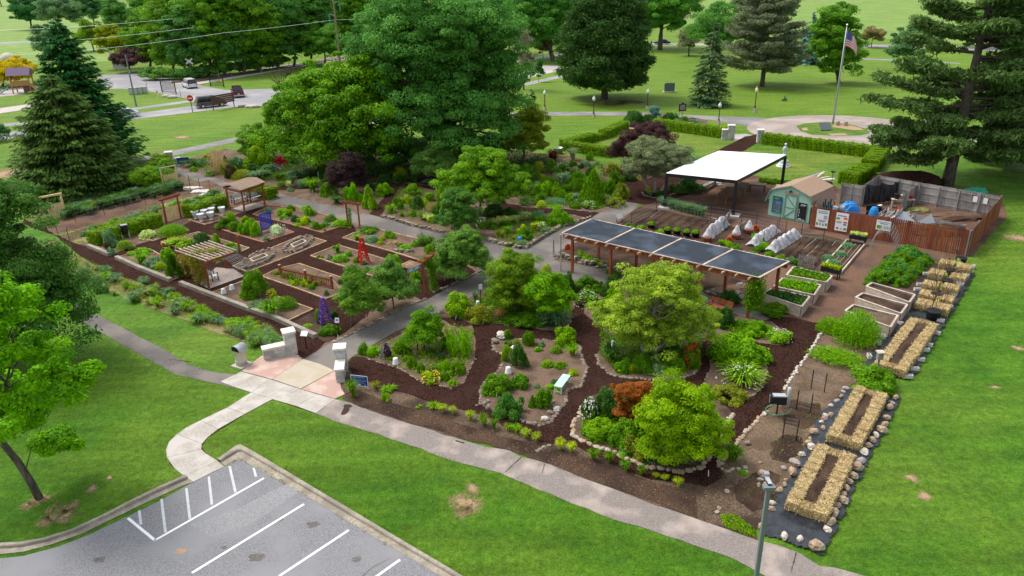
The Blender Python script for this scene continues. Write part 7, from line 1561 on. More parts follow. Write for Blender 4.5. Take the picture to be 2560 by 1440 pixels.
# ================================================================== PLANTS
T="""s 455 400 525 421 D strappy dark green clump beside the far blue sign
w 503 387 528 402 E|yellow yellow-flowered shrub at the far end of the upper border
t 520 374 572 440 T tall twiggy half-bare shrub in the upper border
m 475 417 494 431 L small rounded green plant below the far blue sign
m 511 427 542 442 G|pink pink-flowering mound beside the upper path
w 521 408 544 427 D|violet violet-flowering plant behind the pink mound
c 558 390 577 418 D small dark upright conifer in the upper border
b 566 415 594 448 K brown-green upright shrub in the upper border
b 556 420 572 447 G green shrub beside the brown-green one
B 575 395 612 424 S grey-green shrub against the lawn in the upper border
B 612 372 690 424 L wide light green shrub left of the red barberry
f 583 426 628 452 E yellowish ferny plant behind the gazebo
b 618 412 650 434 D dark shrub behind the gazebo
m 688 394 723 418 X bright red barberry mound under the dark trees
w 650 412 712 440 D|violet violet-flowering patch below the red barberry
b 722 395 745 413 D dark shrub beside the red barberry
g 608 430 680 456 S wide blue-green grass mound behind the gazebo
s 674 434 722 454 G green strappy clump above the mulch path
b 714 428 750 450 S grey-green shrub above the mulch path
k 750 425 800 445 D dark low plant under the tulip tree
m 693 455 716 469 G small green mound at the end of the upper bed
y 709 451 738 472 V pale spiky clump near the wooden post
m 718 468 738 480 S small silvery plant beside the spiky clump
g 758 452 806 484 B bright yellow-green grass clump by the wooden post
b 745 450 772 472 S grey-green plant behind the yellow-green grass
B 800 457 846 493 G rounded green shrub beside the dark smoke bush
s 820 492 862 514 D dark strappy clump at the path's stone edge
B 860 464 910 511 B bright green bush beside the smoke bush
w 905 476 944 526 L floppy light green plant in the narrow bed
B 940 462 983 494 B broad bright green bush at the mulch path's fork
s 920 459 948 480 D strappy clump behind the two bright bushes
m 1008 461 1047 489 L rounded light green shrub at the island's tip
s 1024 476 1057 493 G strappy green clump near the island's tip
m 998 488 1031 512 Y round yellow-green shrub in the walled island
b 984 495 1004 517 G narrow green shrub on the mulch path side of the island
B 1024 492 1064 526 D dense dark green ball shrub in the walled island
m 1054 497 1078 524 Y yellow-green ball next to the dark ball shrub
b 1057 484 1094 506 G green bush behind the yellow-green ball
s 963 514 995 536 L light strappy clump above the dry-stone wall
m 990 505 1010 526 G low green shrub near the wall's start
B 1090 490 1120 524 G leafy green bush beside the dark small tree
t 1062 505 1094 532 T brownish twiggy mound in the walled island
s 1041 534 1073 555 G green strappy clump above the wall
s 1056 538 1088 560 V white-striped strappy clump above the wall
m 999 531 1012 543 G tiny green plant above the wall
w 1018 528 1044 544 G small loose plant above the wall
b 1081 524 1104 545 D dark plant beside the small tree's foot
m 983 420 1019 446 Y|yellow yellow azalea glowing under the dark trees
k 944 442 978 459 D dark low cover at the mulch path's bend
k 980 440 1024 459 D dark low cover below the yellow azalea
s 1024 438 1054 459 D dark strappy clump under the pale-leaved dogwood
g 1052 450 1094 466 (.13,.21,.17) silver-blue fescue patch by the mulch path
k 1090 445 1114 466 D dark low plant beside the blue fescue
B 1206 514 1262 546 D dark green spreading shrub below the central tree
B 1253 521 1295 546 D dark low shrub right of the central tree trunk
k 1235 497 1264 512 D dark cover behind the central tree trunk
s 1226 546 1266 570 V pale striped grassy clump in the walled corner, first
s 1248 544 1290 568 V pale striped grassy clump in the walled corner, second
s 1272 540 1312 562 V pale striped grassy clump in the walled corner, third
s 1296 532 1338 554 V pale striped grassy clump in the walled corner, fourth
m 1324 525 1368 557 S grey-green round shrub above the walled corner
B 1366 526 1432 570 B large bright green rounded bush at the walled corner
w 1190 545 1220 573 G|whiteflower white iris clump beside the dark small tree
w 1208 552 1238 578 G loose green plant near the white iris
y 1234 574 1269 600 E yellow-green blade clump on the wall's corner bed
y 1263 586 1300 604 E low yellow-green blades near the blue ball
B 1296 576 1333 604 G leafy green bush behind the blue ball
m 1285 571 1304 585 D small dark mound behind the blade clumps
h 1322 556 1352 580 Y yellow hosta patch, left part
h 1340 556 1368 582 V cream hosta patch beside the yellow hostas
h 1351 569 1383 588 S blue-green hosta near the wall
k 1264 606 1291 619 G green creeper hanging over the wall corner
k 1289 604 1324 623 S grey-green creeper over the wall corner
g 1357 384 1406 421 (.075,.03,.02) dark bronze arching grass beside the yew hedge
g 1414 377 1452 405 (.17,.22,.11) pale green fountain grass beside the bronze grass
u 1463 380 1484 403 G upright green plant before the yew hedge
m 1422 401 1443 418 G small round green bush by the chips
m 1333 405 1369 440 E rounded yellow-green shrub below the golden conifer
B 1381 412 1429 443 G|whiteflower green bush with white peony flowers
y 1425 417 1451 438 V pale spiky yucca beside the peony
m 1463 421 1485 440 D dark small mound in the chip bed
t 1480 416 1508 448 V pale silvery twiggy willow bush
b 1512 411 1550 438 E|yellow yellow-green bush dotted with gold near the grey tree
B 1423 431 1474 466 B lush bright bush in the middle of the far island
g 1382 438 1428 467 (.20,.28,.15) pale striped grass mound in the far island
f 1350 443 1387 466 G fine green plant behind the light shrubs
w 1333 451 1380 492 L loose light green bush in the far island
w 1369 463 1403 494 L airy light bush beside the pale grass mound
b 1400 462 1432 485 G compact green bush left of the cone spruce
c 1446 432 1514 516 G big soft cone-shaped dwarf spruce
B 1438 449 1468 483 G leafy bush behind the cone spruce, left
B 1500 451 1540 490 G leafy bush right of the cone spruce
b 1521 432 1557 466 G green bush below the grey tree's crown
B 1534 462 1576 502 E boxwood-like green bush at the mulch junction
x 1514 494 1564 522 E low yellow-green clipped edging bush
B 1290 416 1350 458 G leafy green mass below the golden conifer
B 1285 452 1326 488 G leafy green mass beside the central tree
u 1290 495 1350 517 D dark lavender-like band above the mulch path
f 1360 495 1415 516 S fine grey-green band above the mulch path
k 1340 506 1366 521 Y yellow-green cover patch by the mulch path
k 1362 510 1404 522 B bright green cover patch by the mulch path
w 1423 487 1456 509 S|whiteflower grey-green plant with white blooms by the cone spruce
b 1425 506 1453 524 G low green plant before the cone spruce
w 1450 503 1492 526 G|whiteflower low plant with white dots before the cone spruce
m 1511 488 1531 505 D small dark plant beside the cone spruce
k 1452 405 1477 418 S silvery cover plant in the far chip bed
k 1478 408 1500 420 S small silvery plant before the hedge
B 1556 428 1592 456 D dark shrub under the grey tree
w 1590 436 1616 448 Y small yellow plant under the grey tree
h 1612 466 1632 488 Y yellow-green hosta at the grey tree's foot
h 1616 478 1638 493 S blue-green hosta at the grey tree's foot
k 1636 480 1666 492 D dark ground plant at the grey tree's foot
B 1672 448 1756 488 D dark shrub mass on the pavilion's garden side
B 1660 402 1718 436 D dark green bush between grey tree and pavilion
b 1705 392 1744 412 D|whiteflower dark bush with white flowers at the pavilion's roof edge
b 1690 372 1730 402 G green shrub behind the grey tree near the mulch strip
B 1556 282 1612 320 D dark conifer shrub at the hedge's far corner
b 1606 290 1632 318 D dark green shrub beside the weeping blue conifer
t 1645 282 1668 310 K brownish upright shrub beyond the hedge
b 1660 283 1694 312 D green shrub beyond the hedge by the marker
m 1718 300 1760 320 (.07,.13,.11) blue-green spreading juniper near the lamp post
w 1692 293 1728 307 G loose green plants beside the historical marker
k 1680 302 1702 316 S grey-green plant at the marker's foot
B 260 578 303 622 S grey-green shrub against the left hedge end
m 256 607 282 628 K olive small shrub by the low wall's end
m 269 619 290 641 S silvery small mound at the low wall's corner
k 294 606 332 628 L light green low mat in the corner bed
k 348 579 394 599 V pale variegated cover in the feathery bed
f 392 560 472 598 B feathery bright green patch near the hedge
w 404 592 480 624 L|yellow yellow-flowering patch behind the slatted pergola
x 481 581 526 615 D dense dark ball shrub behind the slatted pergola
w 523 587 554 615 L light loose plant behind the slatted pergola
w 562 608 596 626 L low light green plant beside the pergola roof
f 578 618 606 638 S fine grey-green plant at the bed's corner
k 533 642 558 657 Y yellow-green cover below the pergola roof
w 318 622 380 646 L light green patch in the bed above the wall
s 328 635 382 669 B bright strappy mound above the low wall
w 360 646 410 678 S grey-green plant between strappy mound and rose
B 399 624 444 660 L light green rose bush, upper one
B 418 640 462 700 G tall leafy rose bush beside the low wall
k 388 660 416 680 Y yellow-green plant between the mound and rose
B 541 547 590 577 G leafy peony at the lattice bed's end
B 570 556 612 582 G leafy peony in the lattice bed, second
B 596 556 640 592 B bright peony in the lattice bed, third
B 620 560 656 594 B bright peony beside the blue lattice
w 596 543 634 564 L light leafy plant behind the peonies
f 566 530 592 558 L airy light plant beside the urns
w 674 562 722 592 W|whiteflower white-flowering bush right of the blue lattice
m 653 592 678 607 S small lavender mound below the blue lattice
w 662 519 685 537 S grey-green plant in the arch bed
w 688 521 735 548 L light loose plants in the arch bed
w 707 512 744 532 G green plant at the arch bed's far corner
m 743 516 794 546 B bright round bush in the arch bed
w 684 540 723 553 S low grey-green plant in the arch bed
k 736 555 773 567 L low light plant at the arch bed's edge
m 773 556 803 578 G round olive-green plant in the arch bed
w 797 557 820 573 L small light plant in the arch bed
m 811 535 846 558 G round green plant near the upper path
k 757 548 778 560 G low green plant mid arch bed
y 803 569 822 582 L small upright plant at the arch bed's tip
k 830 550 882 571 B bright low plant under the slatted arch
w 885 567 948 591 G loose green plant right of the slatted arch
h 873 586 910 607 L big-leaved light plant at the bed's tip
m 909 588 951 611 S grey-green lavender mound beside the red obelisk
m 958 576 988 598 G green mound at the upper path's edge
w 974 582 994 600 L small light plant near the upper path
m 1034 583 1086 615 G wide grey-green mound near the apple bushes
k 994 614 1032 630 B bright low tuft on the flat rock pile
w 1062 612 1086 640 L light plant at the bed's end by the rose bush
k 951 591 966 603 Y tiny yellow-green plant in the rock pile bed
w 968 600 1006 616 T sparse weedy plant in the rock pile bed
h 828 612 862 638 B bright leafy clump in the red obelisk's bed
k 830 639 874 660 B bright low mound in the red obelisk's bed
w 816 638 834 652 S small grey-green plant in the obelisk bed
w 790 638 808 650 L tiny plant at the obelisk bed's corner
w 880 642 898 656 T dry yellowish plant in the obelisk bed
w 684 676 702 690 L small plant at the trellis bed's corner
w 700 684 718 698 L rose sprig before the brown trellis, first
w 724 688 742 704 L rose sprig before the brown trellis, second
w 738 694 756 712 L rose sprig before the brown trellis, third
w 780 704 798 720 L rose sprig before the brown trellis, fourth
w 808 724 824 742 S grey sprig before the brown trellis
B 602 684 676 754 G big round dark green bush above the low wall
w 596 728 628 752 B bright leafy plant beside the round bush
w 666 725 694 748 L|yellow yellow-flowering plant beside the round bush
u 616 748 676 784 S blue-green spiky lavender above the low wall
s 651 754 710 800 B bright strappy leafy clump above the low wall
f 686 742 744 782 G fine ferny patch at the bed's point
b 787 776 812 812 G green shrub behind the purple obelisk
B 796 811 854 846 G leafy shrub at the purple obelisk's foot
k 758 810 784 822 L small bright plant in the dark corner bed
b 822 776 847 800 D dark green plant right of the purple obelisk
B 1020 680 1058 712 L light bush behind the path-side arch
B 955 640 1010 684 L pale leafy bush above the apple bushes
m 894 856 924 894 G round bright green bush at the mixed island's start
b 910 866 956 898 L light green bush in the mixed island's start
w 952 864 980 902 P|violet purple-leaved plant with violet bloom
m 980 852 1037 899 G fine-leaved round bush in the mixed island
s 1004 827 1040 852 L green strappy clump near the main path
b 1092 884 1114 905 D small dark plant in the mixed island
b 1016 895 1044 927 G small leafy bush in the mixed island
b 1042 910 1066 938 G small leafy bush before the yellow flowers
f 1104 900 1130 935 L fine light plant in the mixed island
u 1119 816 1190 902 B tall bright upright perennials at the mulch bend
B 1122 907 1163 946 G low leafy bush at the island's tip
w 1052 927 1106 965 L|yellow bright yellow-flowering clump at the mulch path
b 1100 932 1124 958 G small green plant beside the yellow flowers
w 1122 950 1147 971 L small light plant at the island's point
b 1101 843 1120 877 G narrow green plant beside the climbing bush
y 1106 812 1128 846 T dry spiky stems behind the tall perennials
g 861 960 908 1006 G green fountain grass clump at the gate pillar
s 925 956 954 980 E yellowish strappy clump near the blue sign
s 950 963 995 988 L green strappy clump right of the blue sign
w 953 982 980 1008 L small leafy plant below the strappy clumps
w 1037 1010 1058 1023 L tiny leafy plant on the dark bank
s 1066 1006 1106 1030 L first green tuft of the bank's row
g 1095 1015 1120 1038 (.25,.36,.05) second tuft of the bank's row, yellow striped
g 1121 1020 1144 1042 (.25,.36,.05) third tuft of the bank's row, yellow striped
g 1163 1032 1188 1057 (.25,.36,.05) fourth tuft of the bank's row, yellow striped
g 1195 1042 1227 1072 G fifth tuft of the bank's row, green
g 1223 1053 1248 1080 G sixth tuft of the bank's row, green
g 1258 1063 1283 1085 L seventh tuft of the bank's row
g 1276 1066 1306 1093 L eighth tuft of the bank's row
g 1298 1077 1326 1103 (.25,.36,.05) ninth tuft of the bank's row, yellow striped
g 1328 1086 1355 1112 (.25,.36,.05) tenth tuft of the bank's row, beside the slate steps
g 1386 1102 1418 1133 (.25,.36,.05) eleventh tuft of the bank's row, right after the slate steps
g 1414 1111 1443 1139 (.25,.36,.05) twelfth tuft of the bank's row, yellow
g 1466 1127 1500 1158 G thirteenth tuft of the bank's row, green
g 1507 1135 1538 1166 G fourteenth tuft of the bank's row, green
g 1550 1157 1581 1188 G fifteenth tuft of the bank's row, green
g 1590 1168 1617 1195 G sixteenth tuft of the bank's row, green
g 1629 1184 1650 1201 (.25,.36,.05) seventeenth tuft of the bank's row, small yellow
g 1650 1189 1673 1208 (.25,.36,.05) eighteenth tuft of the bank's row, small yellow
g 1681 1199 1710 1226 (.25,.36,.05) last tuft of the bank's row, yellow
B 1202 937 1284 997 G wide leafy green bush on the pale island's edge
b 1276 938 1326 980 G leafy green bush joining the wide one
B 1240 985 1316 1056 (.06,.17,.03) glossy green ball bush on the pale island
c 1320 990 1340 1024 G narrow green cone plant on the pale island
b 1336 976 1380 1028 G upright leafy bush beside the mint bench
B 1277 867 1320 926 D dark green pillar-shaped bush on the pale island
w 1253 862 1279 908 L loose light plant beside the white ornament
b 1256 825 1280 853 G small bush at the pale island's stone tip
b 1306 827 1338 869 G leafy bush at the pale island's top edge
k 1282 850 1298 863 L small light plant near the flat rocks
w 1342 854 1362 871 S small grey-green plant at the island's top edge
w 1378 820 1438 871 L large loose green shrub at the island's upper corner
k 1378 868 1404 888 L light cover plant below the loose shrub
g 1412 867 1450 898 L fine grassy plant on the island's right edge
k 1352 903 1386 924 L low green sprawl in the chips
k 1392 906 1416 922 L tiny green sprawl in the chips
w 1362 962 1398 985 L low leafy patch beside the mint bench
B 1107 736 1184 800 L rounded light green bush by the main path
m 1157 762 1230 817 E yellow-green bushy mound by the mulch path
g 1226 774 1265 808 T straw-coloured grass clump beside the yellow-green mound
y 1202 722 1234 763 D dark grey-green blade clump near the white notice
g 1177 733 1199 756 S blue-green grass tuft by the main path
B 1236 722 1326 792 G dense green shrub mass below the light willow
B 1398 684 1440 740 D dark shrub beside the bright green tree
B 1434 694 1502 740 G green shrub in front of the pergola posts
B 1497 694 1553 748 D round dark shrub in front of the pergola
w 1434 730 1500 775 G|whiteflower white daisy patch beside the bright green tree
k 1350 667 1378 694 Y yellow-green bush top behind the bright tree
B 1262 778 1360 830 G low dark green planting under the bright tree
s 1352 785 1428 830 S grey-green strappy clump at the mulch path
b 1497 742 1543 770 G low green plant left of the yellow-green tree
b 1518 728 1560 770 L light plant beside the round dark shrub
s 1494 866 1558 916 D big dark green daylily clump by the white figure
b 1538 902 1576 938 G leafy plant at the island's stone edge
B 1616 910 1682 944 W|whiteflower white-variegated bush on the tree island's edge
b 1628 888 1656 912 V pale variegated bush behind the white one
B 1574 892 1632 940 G leafy green planting before the tree trunk
b 1646 892 1694 922 G green plant right of the variegated bush
b 1677 898 1712 938 G green bush at the tree island's right
B 1706 864 1750 927 G|redflower tall green plant with red blooms on the tree island
B 1630 848 1704 896 D dark planting behind the tree trunk
w 1580 910 1604 928 R small reddish plant at the island's edge
B 1779 771 1831 825 D dense dark round shrub below the bench
B 1798 728 1848 768 D dark grassy shrub behind the bench
B 1894 756 1976 798 G spreading green shrub at the raised planter's foot
B 1861 804 1935 852 B bright leafy bush near the last pergola post
b 1828 800 1872 828 G green plants under the last pergola post
k 1796 834 1866 862 G low green cover at the narrow mulch path
w 1918 822 1978 862 L|whiteflower white-flowering plant at the path's corner
B 1776 840 1916 934 B large leafy hydrangea bush beside the mulch path
s 1803 916 1904 981 L|whiteflower wide iris clump with white blooms
B 1780 964 1866 1020 E yellow-green bush between iris and maple
B 1477 976 1552 1058 D dark green bush left of the red maple
w 1452 1004 1494 1060 D|whiteflower dark plant covered in white flowers
B 1456 1046 1548 1112 L leafy bright bush at the stone border
B 1510 1056 1608 1138 G green bush below the red maple
b 1555 1100 1620 1160 E yellow-green plant at the stone border
w 1605 1128 1644 1162 D|pink dark plant with pinkish flowers at the border
g 1798 1120 1860 1170 G green grass tuft at the path's end stones
f 2084 780 2196 876 B airy fennel mass against the raised planter
f 2026 860 2156 922 B airy fennel mass lower beside the white stones
f 2044 794 2102 840 L thin wispy fennel near the mulch path
B 2118 916 2244 994 G broad leafy green bush between the straw beds
k 1840 1175 1870 1188 L small weed on the soil
"""
COUNT={}
for ln in T.strip().split("\n"):
    p=ln.split(" ",6);k,x0,y0,x1,y1,c=p[0],*map(float,p[1:5]),p[5];lb=p[6];fl=None
    if "|" in c:c,fl=c.split("|")
    if c.startswith("("):c=eval(c)
    shrub(k,(x0,y0,x1,y1),c,lb,fl=fl)
for _w,_p,_n,_s in (("walled island",[(1000,475),(1060,475),(1110,505),(1120,560),(1060,555),(970,530)],9,11),("walled corner bed",[(1235,565),(1320,545),(1420,550),(1312,612),(1250,600)],11,12),("far island",[(1310,470),(1400,410),(1500,420),(1560,470),(1550,500),(1500,520),(1350,505)],26,13),("upper border",[(470,425),(560,410),(690,410),(900,440),(700,462),(600,445)],20,12),
    ("bed under the yellow-green tree",[(1500,890),(1560,900),(1740,890),(1735,930),(1650,945),(1545,938)],12,17),("bed under the bright trees",[(1130,785),(1200,770),(1420,780),(1400,825),(1290,810)],12,16),("mixed island",[(940,885),(1090,840),(1175,850),(1170,910),(1120,960),(1050,940)],12,13),("maple island's rim",[(1455,1060),(1490,1050),(1560,1110),(1620,1150),(1590,1155),(1460,1095)],9,16),
    ("arch bed",[(650,530),(740,525),(840,550),(806,578),(720,555)],9,10),("red obelisk's bed",[(790,642),(845,620),(930,650),(930,680)],6,9),("rose trellis bed",[(670,695),(750,675),(870,705),(815,742)],9,10),("pale island",[(1260,860),(1430,870),(1440,950),(1400,1000),(1330,1050),(1300,960)],9,12),("rock pile bed",[(900,595),(1040,605),(1090,625),(1050,645)],8,10),("yellow flowers' bed",[(430,610),(500,590),(600,620),(560,640)],7,11)):
    _xs=[q[0] for q in _p];_ys=[q[1] for q in _p];_k=0
    while _k<_n:
        x,y=random.uniform(min(_xs),max(_xs)),random.uniform(min(_ys),max(_ys));c=False;j=len(_p)-1
        for i in range(len(_p)):
            if (_p[i][1]>y) != (_p[j][1]>y) and x<(_p[j][0]-_p[i][0])*(y-_p[i][1])/(_p[j][1]-_p[i][1])+_p[i][0]:c=not c
            j=i
        if not c:continue
        _k+=1;q=_s*random.uniform(.6,1.35);shrub(random.choice("wwbsmk"),(x-q,y-q,x+q,y+q*.5),random.choice("GGLBSDY"),"small leafy plant in the "+_w,group="small plants in the "+_w,name="small_plant")
# weeds among the bank (countable clumps) ------------------------------------
A_=[(215,640),(700,880)]
for i in range(130):
    f=random.random();w=random.random();up=(150+545*f,622+232*f);lo=(100+545*f,668+205*f);x=up[0]*(1-w)+lo[0]*w;y=up[1]*(1-w)+lo[1]*w;s=random.uniform(9,19)*(.8+f*.6)
    if i>114:x,y,s=600+6.5*(i-114)+random.uniform(-8,8),822+3.4*(i-114)+random.uniform(-6,10),26
    shrub(random.choice("ssgs"),(x-s,y-s*.9,x+s,y+s*.35),random.choice(("L","S","L","G","S",(.16,.22,.07))),"daylily clump on the weedy bank, %s" % ("toward the litter bin" if x>520 else "toward the maple" if x<300 else "mid bank"),group="daylily clumps on the weedy bank")
for i in range(64):
    f=random.random();x,y=150+300*f+random.uniform(-8,8),546-72*f+random.uniform(-12,5);shrub("g",(x-16,y-15,x+16,y+6),random.choice(("G","S","D")),"leafy plant in the green row below the spruces",group="plants in the row below the spruces")
for i in range(30):
    f=i/29;x,y=214+330*f+random.uniform(-5,5),583-95*f+random.uniform(-4,6);shrub("k" if i % 3 else "b",(x-13,y-9,x+13,y+5),random.choice(("G","L","S")),"low leafy plant in the row behind the left hedge",group="plants in the row behind the hedge")
for i in range(26):
    r_,f=(0,i/14) if i<15 else (1,(i-15)/10)
    x,y=(2268+5-76*f-8*math.sin(i*2),642+66*f) if r_==0 else (2312-62*f,652+62*f)
    s=27 if r_==0 else 18
    if r_==0:x+=(i % 2)*26-8
    shrub("B",(x-s,y-s*.95,x+s,y+s*.42),"G" if i % 3 else (.05,.16,.04),"leafy potato plant in the %s row" % ("wide" if r_==0 else "narrow"),group="potato plants by the red fence",name="potato_plant")
for i in range(12):shrub("g",(1655+9*i-14,512+2.2*i-15,1655+9*i+14,512+2.2*i+9),"S","blue-green grassy plant along the pavilion's front",group="grassy plants at the pavilion front")
for i,(x,y) in enumerate(((1898,626),(1912,618),(1880,640),(1838,622),(1822,615),(1808,610),(1925,640),(1950,650),(1975,655),(1898,605),(1890,596),(1650,585),(1600,575),(1615,590),(1575,570),(1990,660))):shrub("b",(x-13,y-11,x+13,y+6),random.choice(("B","G","S","L")),"leafy vegetable in the plot behind the shade pergola",group="vegetables behind the shade pergola")
for i in range(16):x,y=1450+6.6*i,636+3.3*i+(i % 3)*5;shrub("b",(x-9,y-9,x+9,y+4),random.choice(("B","G","L")),"young vegetable in the bed beneath the shade pergola",group="vegetables beneath the shade pergola")
for (x,y,lb) in ((1822,604,"clump of bright orange flowers behind the shade pergola"),(1888,575,"orange flowers beside the far terracotta tub"),(1420,622,"red and orange flowers at the pergola's corner post")):
    shrub("w",(x-7,y-11,x+7,y+4),(.30,.09,.03),lb,fl="orange",name="flower_clump")
for (x,y,h) in ((2085,662,14),(2100,640,12),(2118,620,12),(2070,650,13)):shrub("k",(x-16,y-10,x+16,y+6),"S","feathery plant along the timber frame bed",group="feathery plants along the frame bed")
# plants in nursery pots between bales
for i,(x,y) in enumerate(((2393,665),(2385,672),(2368,690),(2360,698),(2348,718),(2352,728),(2338,742),(2335,752),(2330,770),(2340,765))):shrub("w",(x-11,y-14,x+11,y+5),"V","pale leafy plant between the loose bales",group="pale plants between the loose bales")
# bare branches standing in the pots
for i,(x,y) in enumerate(((2331,795),(2340,745),(2370,705),(2390,660),(2352,770))):
    m=MB()
    for k in range(7):
        a=random.uniform(0,6.28);e=V3(math.cos(a)*random.uniform(.2,.7),math.sin(a)*random.uniform(.2,.7),random.uniform(1.4,2.6) if i != 4 else 1.5);q=limb(m,(0,0,.1),e,.016,.006,.08,4,4)
        for j in (2,3):limb(m,q[j],Vector(q[j])+V3(random.uniform(-.4,.4),random.uniform(-.4,.4),random.uniform(.3,.7)),.009,.004,.1,2,4)
    o=m.build("bare_branches","darkwood");o.location=P(x,y)+V3(0,0,.1);tag(o,"bare brown branches standing between the loose bales, %s bunch" % ("first","second","third","fourth","fifth")[i],"branches","bare branches between the bales")
# vines
def vine(label,pts,r,color,n,leaf=.07):
    C=[];
    for k in range(n):f=random.random()*(len(pts)-1);i=min(int(f),len(pts)-2);p=np.array(pts[i])*(1-(f-i))+np.array(pts[i+1])*(f-i);C.append(p+dirs(1)[0]*r*random.uniform(.3,1))
    C=np.array(C);C0=C.mean(0);C0[2]=0;o=mobj("climbing_vine",leaf_mesh("climbing_vine",C-C0,dirs(n)+[0,-.4,.5],leaf*rng.uniform(.6,1.3,n),.6),COL[color] if isinstance(color,str) else color);o.location=C0;tag(o,label,"climbing vine")
p=P(470,690);p2=P(510,712)
vine("reddish and green vine covering the slatted pergola's corner",[(p.x,p.y,.2),(p.x,p.y,1.6),(p2.x-.3,p2.y,1.9),(p2.x,p2.y,.2)],.62,(.17,.17,.03),5200,.055);vine("green vine leaves lying on the slatted pergola's roof",[tuple(P(480,632,2.4)),tuple(P(545,628,2.4))],.35,"E",500,.06)
p=P(1880,800);vine("dense vine climbing the last post of the shade pergola",[(p.x,p.y+.2,.9),(p.x+.1,p.y+.2,2.5)],.68,"G",4200,.065);p=P(1076,728);vine("rose vine over the path-side arch",[(p.x+.25,p.y,.1),(p.x+.2,p.y+.2,1.9),(p.x-.4,p.y,2.2)],.38,"G",2600,.055);p=P(872,568);vine("thin climbing rose on the slatted arch's post",[(p.x+.15,p.y,.2),(p.x+.2,p.y,1.7)],.2,"G",420,.055)
p=P(1060,885);t=tree("climbing bush on black supports in the mixed island",1060,878,[(1012,800,1108,884),(1040,776,1100,840)],COL["G"],.07,.35,120,1.2,.05,"climbing_bush",cat="climbing bush")
# ------------------------------------------------------------------ hedges
HG=(.105,.225,.010)
hedge("long clipped yew hedge from the low wall to the picket gate",[(235,612),(395,562)],1.35,1.0,HG);hedge("clipped yew hedge from the picket gate toward the gazebo",[(475,545),(560,516)],1.35,1.05,HG);hedge("clipped yew hedge stub behind the gazebo beside the upper path",[(630,487),(682,497)],1.2,1.0,HG)
hedge("clipped yew hedge, near side of the left court, beside the galvanised tub",[(1415,375),(1530,392)],1.3,1.0,HG);hedge("clipped yew hedge running back from the galvanised tub",[(1410,372),(1480,353)],1.3,1.0,HG);hedge("short low link between two yew hedge runs",[(1488,352),(1508,346)],1.0,.75,HG);hedge("clipped yew hedge ending at the white vase",[(1508,346),(1560,322)],1.3,1.0,HG)
hedge("clipped yew hedge behind the purple-leaved tree up to the stone pillar",[(1640,320),(1812,344)],1.5,1.15,HG);hedge("long clipped yew hedge before the flag circle",[(1910,358),(2195,394)],1.5,1.15,HG)
hedge("clipped yew hedge running toward the camera from the long hedge's end",[(2200,393),(2172,428)],1.6,1.15,HG);hedge("short low link of yew hedge beside the grey fence corner",[(2172,432),(2160,440)],1.3,.85,HG);hedge("clipped yew hedge ending at the grey fence",[(2160,440),(2118,462)],1.7,1.1,HG)
hedge("low yew hedge behind the pavilion",[(1900,456),(1985,466)],.8,.5,HG)
# ------------------------------------------------------------------ trees
G_,D_=(.050,.125,.028),(.026,.075,.022)
tree("giant dark green oak towering over the garden centre",1085,428,[(925,-40,1290,210),(955,110,1312,395),(862,60,1040,200),(1150,60,1300,330),(1010,200,1270,400),(900,20,1100,200)],(.040,.118,.028),.20,1.2,130,1.1,.75,inner=.45,asp=.6,push=[0,0,2,1,-2,1],yfac=.8)
tree("broad tulip tree with yellow-tipped leaves left of the oak",850,430,[(690,170,930,330),(655,225,830,395),(740,215,1030,425),(815,140,1010,300),(690,300,900,420)],(.056,.145,.018),.23,1.15,120,1.1,.55,inner=.5,yfac=.75,push=[0,0,-2,0,-2],asp=.62)
tree("yellow-tipped upper boughs tree behind the tulip tree",880,395,[(830,148,985,260),(730,195,860,300)],(.10,.19,.022),.22,1.0,110,1.0,.3,yfac=.6)
for k,(x,y) in enumerate(((700,190),(790,240),(745,290),(720,165),(960,285))):
    m=MB();c=px_ell(P(850,425),(x-10,y-10,x+10,y+10),-4 if y>200 else 0)[0];C0=Vector((c[0],c[1],c[2]-1.2))
    for j in range(26):a=random.uniform(0,6.28);limb(m,(0,0,0),(math.cos(a)*random.uniform(.5,2.2),math.sin(a)*random.uniform(.3,1.2),random.uniform(.3,2.2)),.035,.008,.12,3,4)
    o=m.build("bare_twigs","bark");o.location=C0;tag(o,"grey dead twigs in the tulip tree's crown, %s patch" % ("upper left","middle","lower middle","top left","right")[k],"dead twigs","dead twig patches in the tulip tree")
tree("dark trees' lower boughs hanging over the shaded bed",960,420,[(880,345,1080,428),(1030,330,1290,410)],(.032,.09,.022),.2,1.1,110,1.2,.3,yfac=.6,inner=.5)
tree("small pale-leaved dogwood beside the central tree",1100,458,[(1036,378,1140,452)],(.085,.18,.045),.12,.6,120,1.1,.1)
tree("central spreading tree with light green leaves over the walled island",1199,545,[(1108,400,1300,520),(1150,368,1270,450),(1200,420,1325,515),(1105,440,1200,515)],(.10,.235,.030),.115,.55,130,1.05,.13,inner=.4)
tree("dense dark green upright small tree at the dry-stone wall",1150,590,[(1100,495,1192,600),(1110,470,1180,540)],(.036,.095,.020),.10,.45,140,1.3,.1,inner=.5)
tree("golden green conifer at the right flank of the oak",1305,405,[(1262,285,1368,400),(1300,265,1362,330)],(.105,.15,.022),.14,.6,120,1.2,.2);spruce("small dark fir beside the golden conifer",1330,300,222,55,(.03,.09,.035),1.2)
tree("light green leafy shrub tree left of the tulip tree",655,400,[(600,315,700,392),(605,350,680,400)],(.085,.20,.03),.15,.7,110,1.1,.12)
tree("tall dark smoke bush behind the arch bed",872,488,[(818,400,915,480),(850,380,905,440)],(.017,.011,.010),.10,.5,130,1.3,.08,cat="smoke bush",name="smoke_bush",inner=.5)
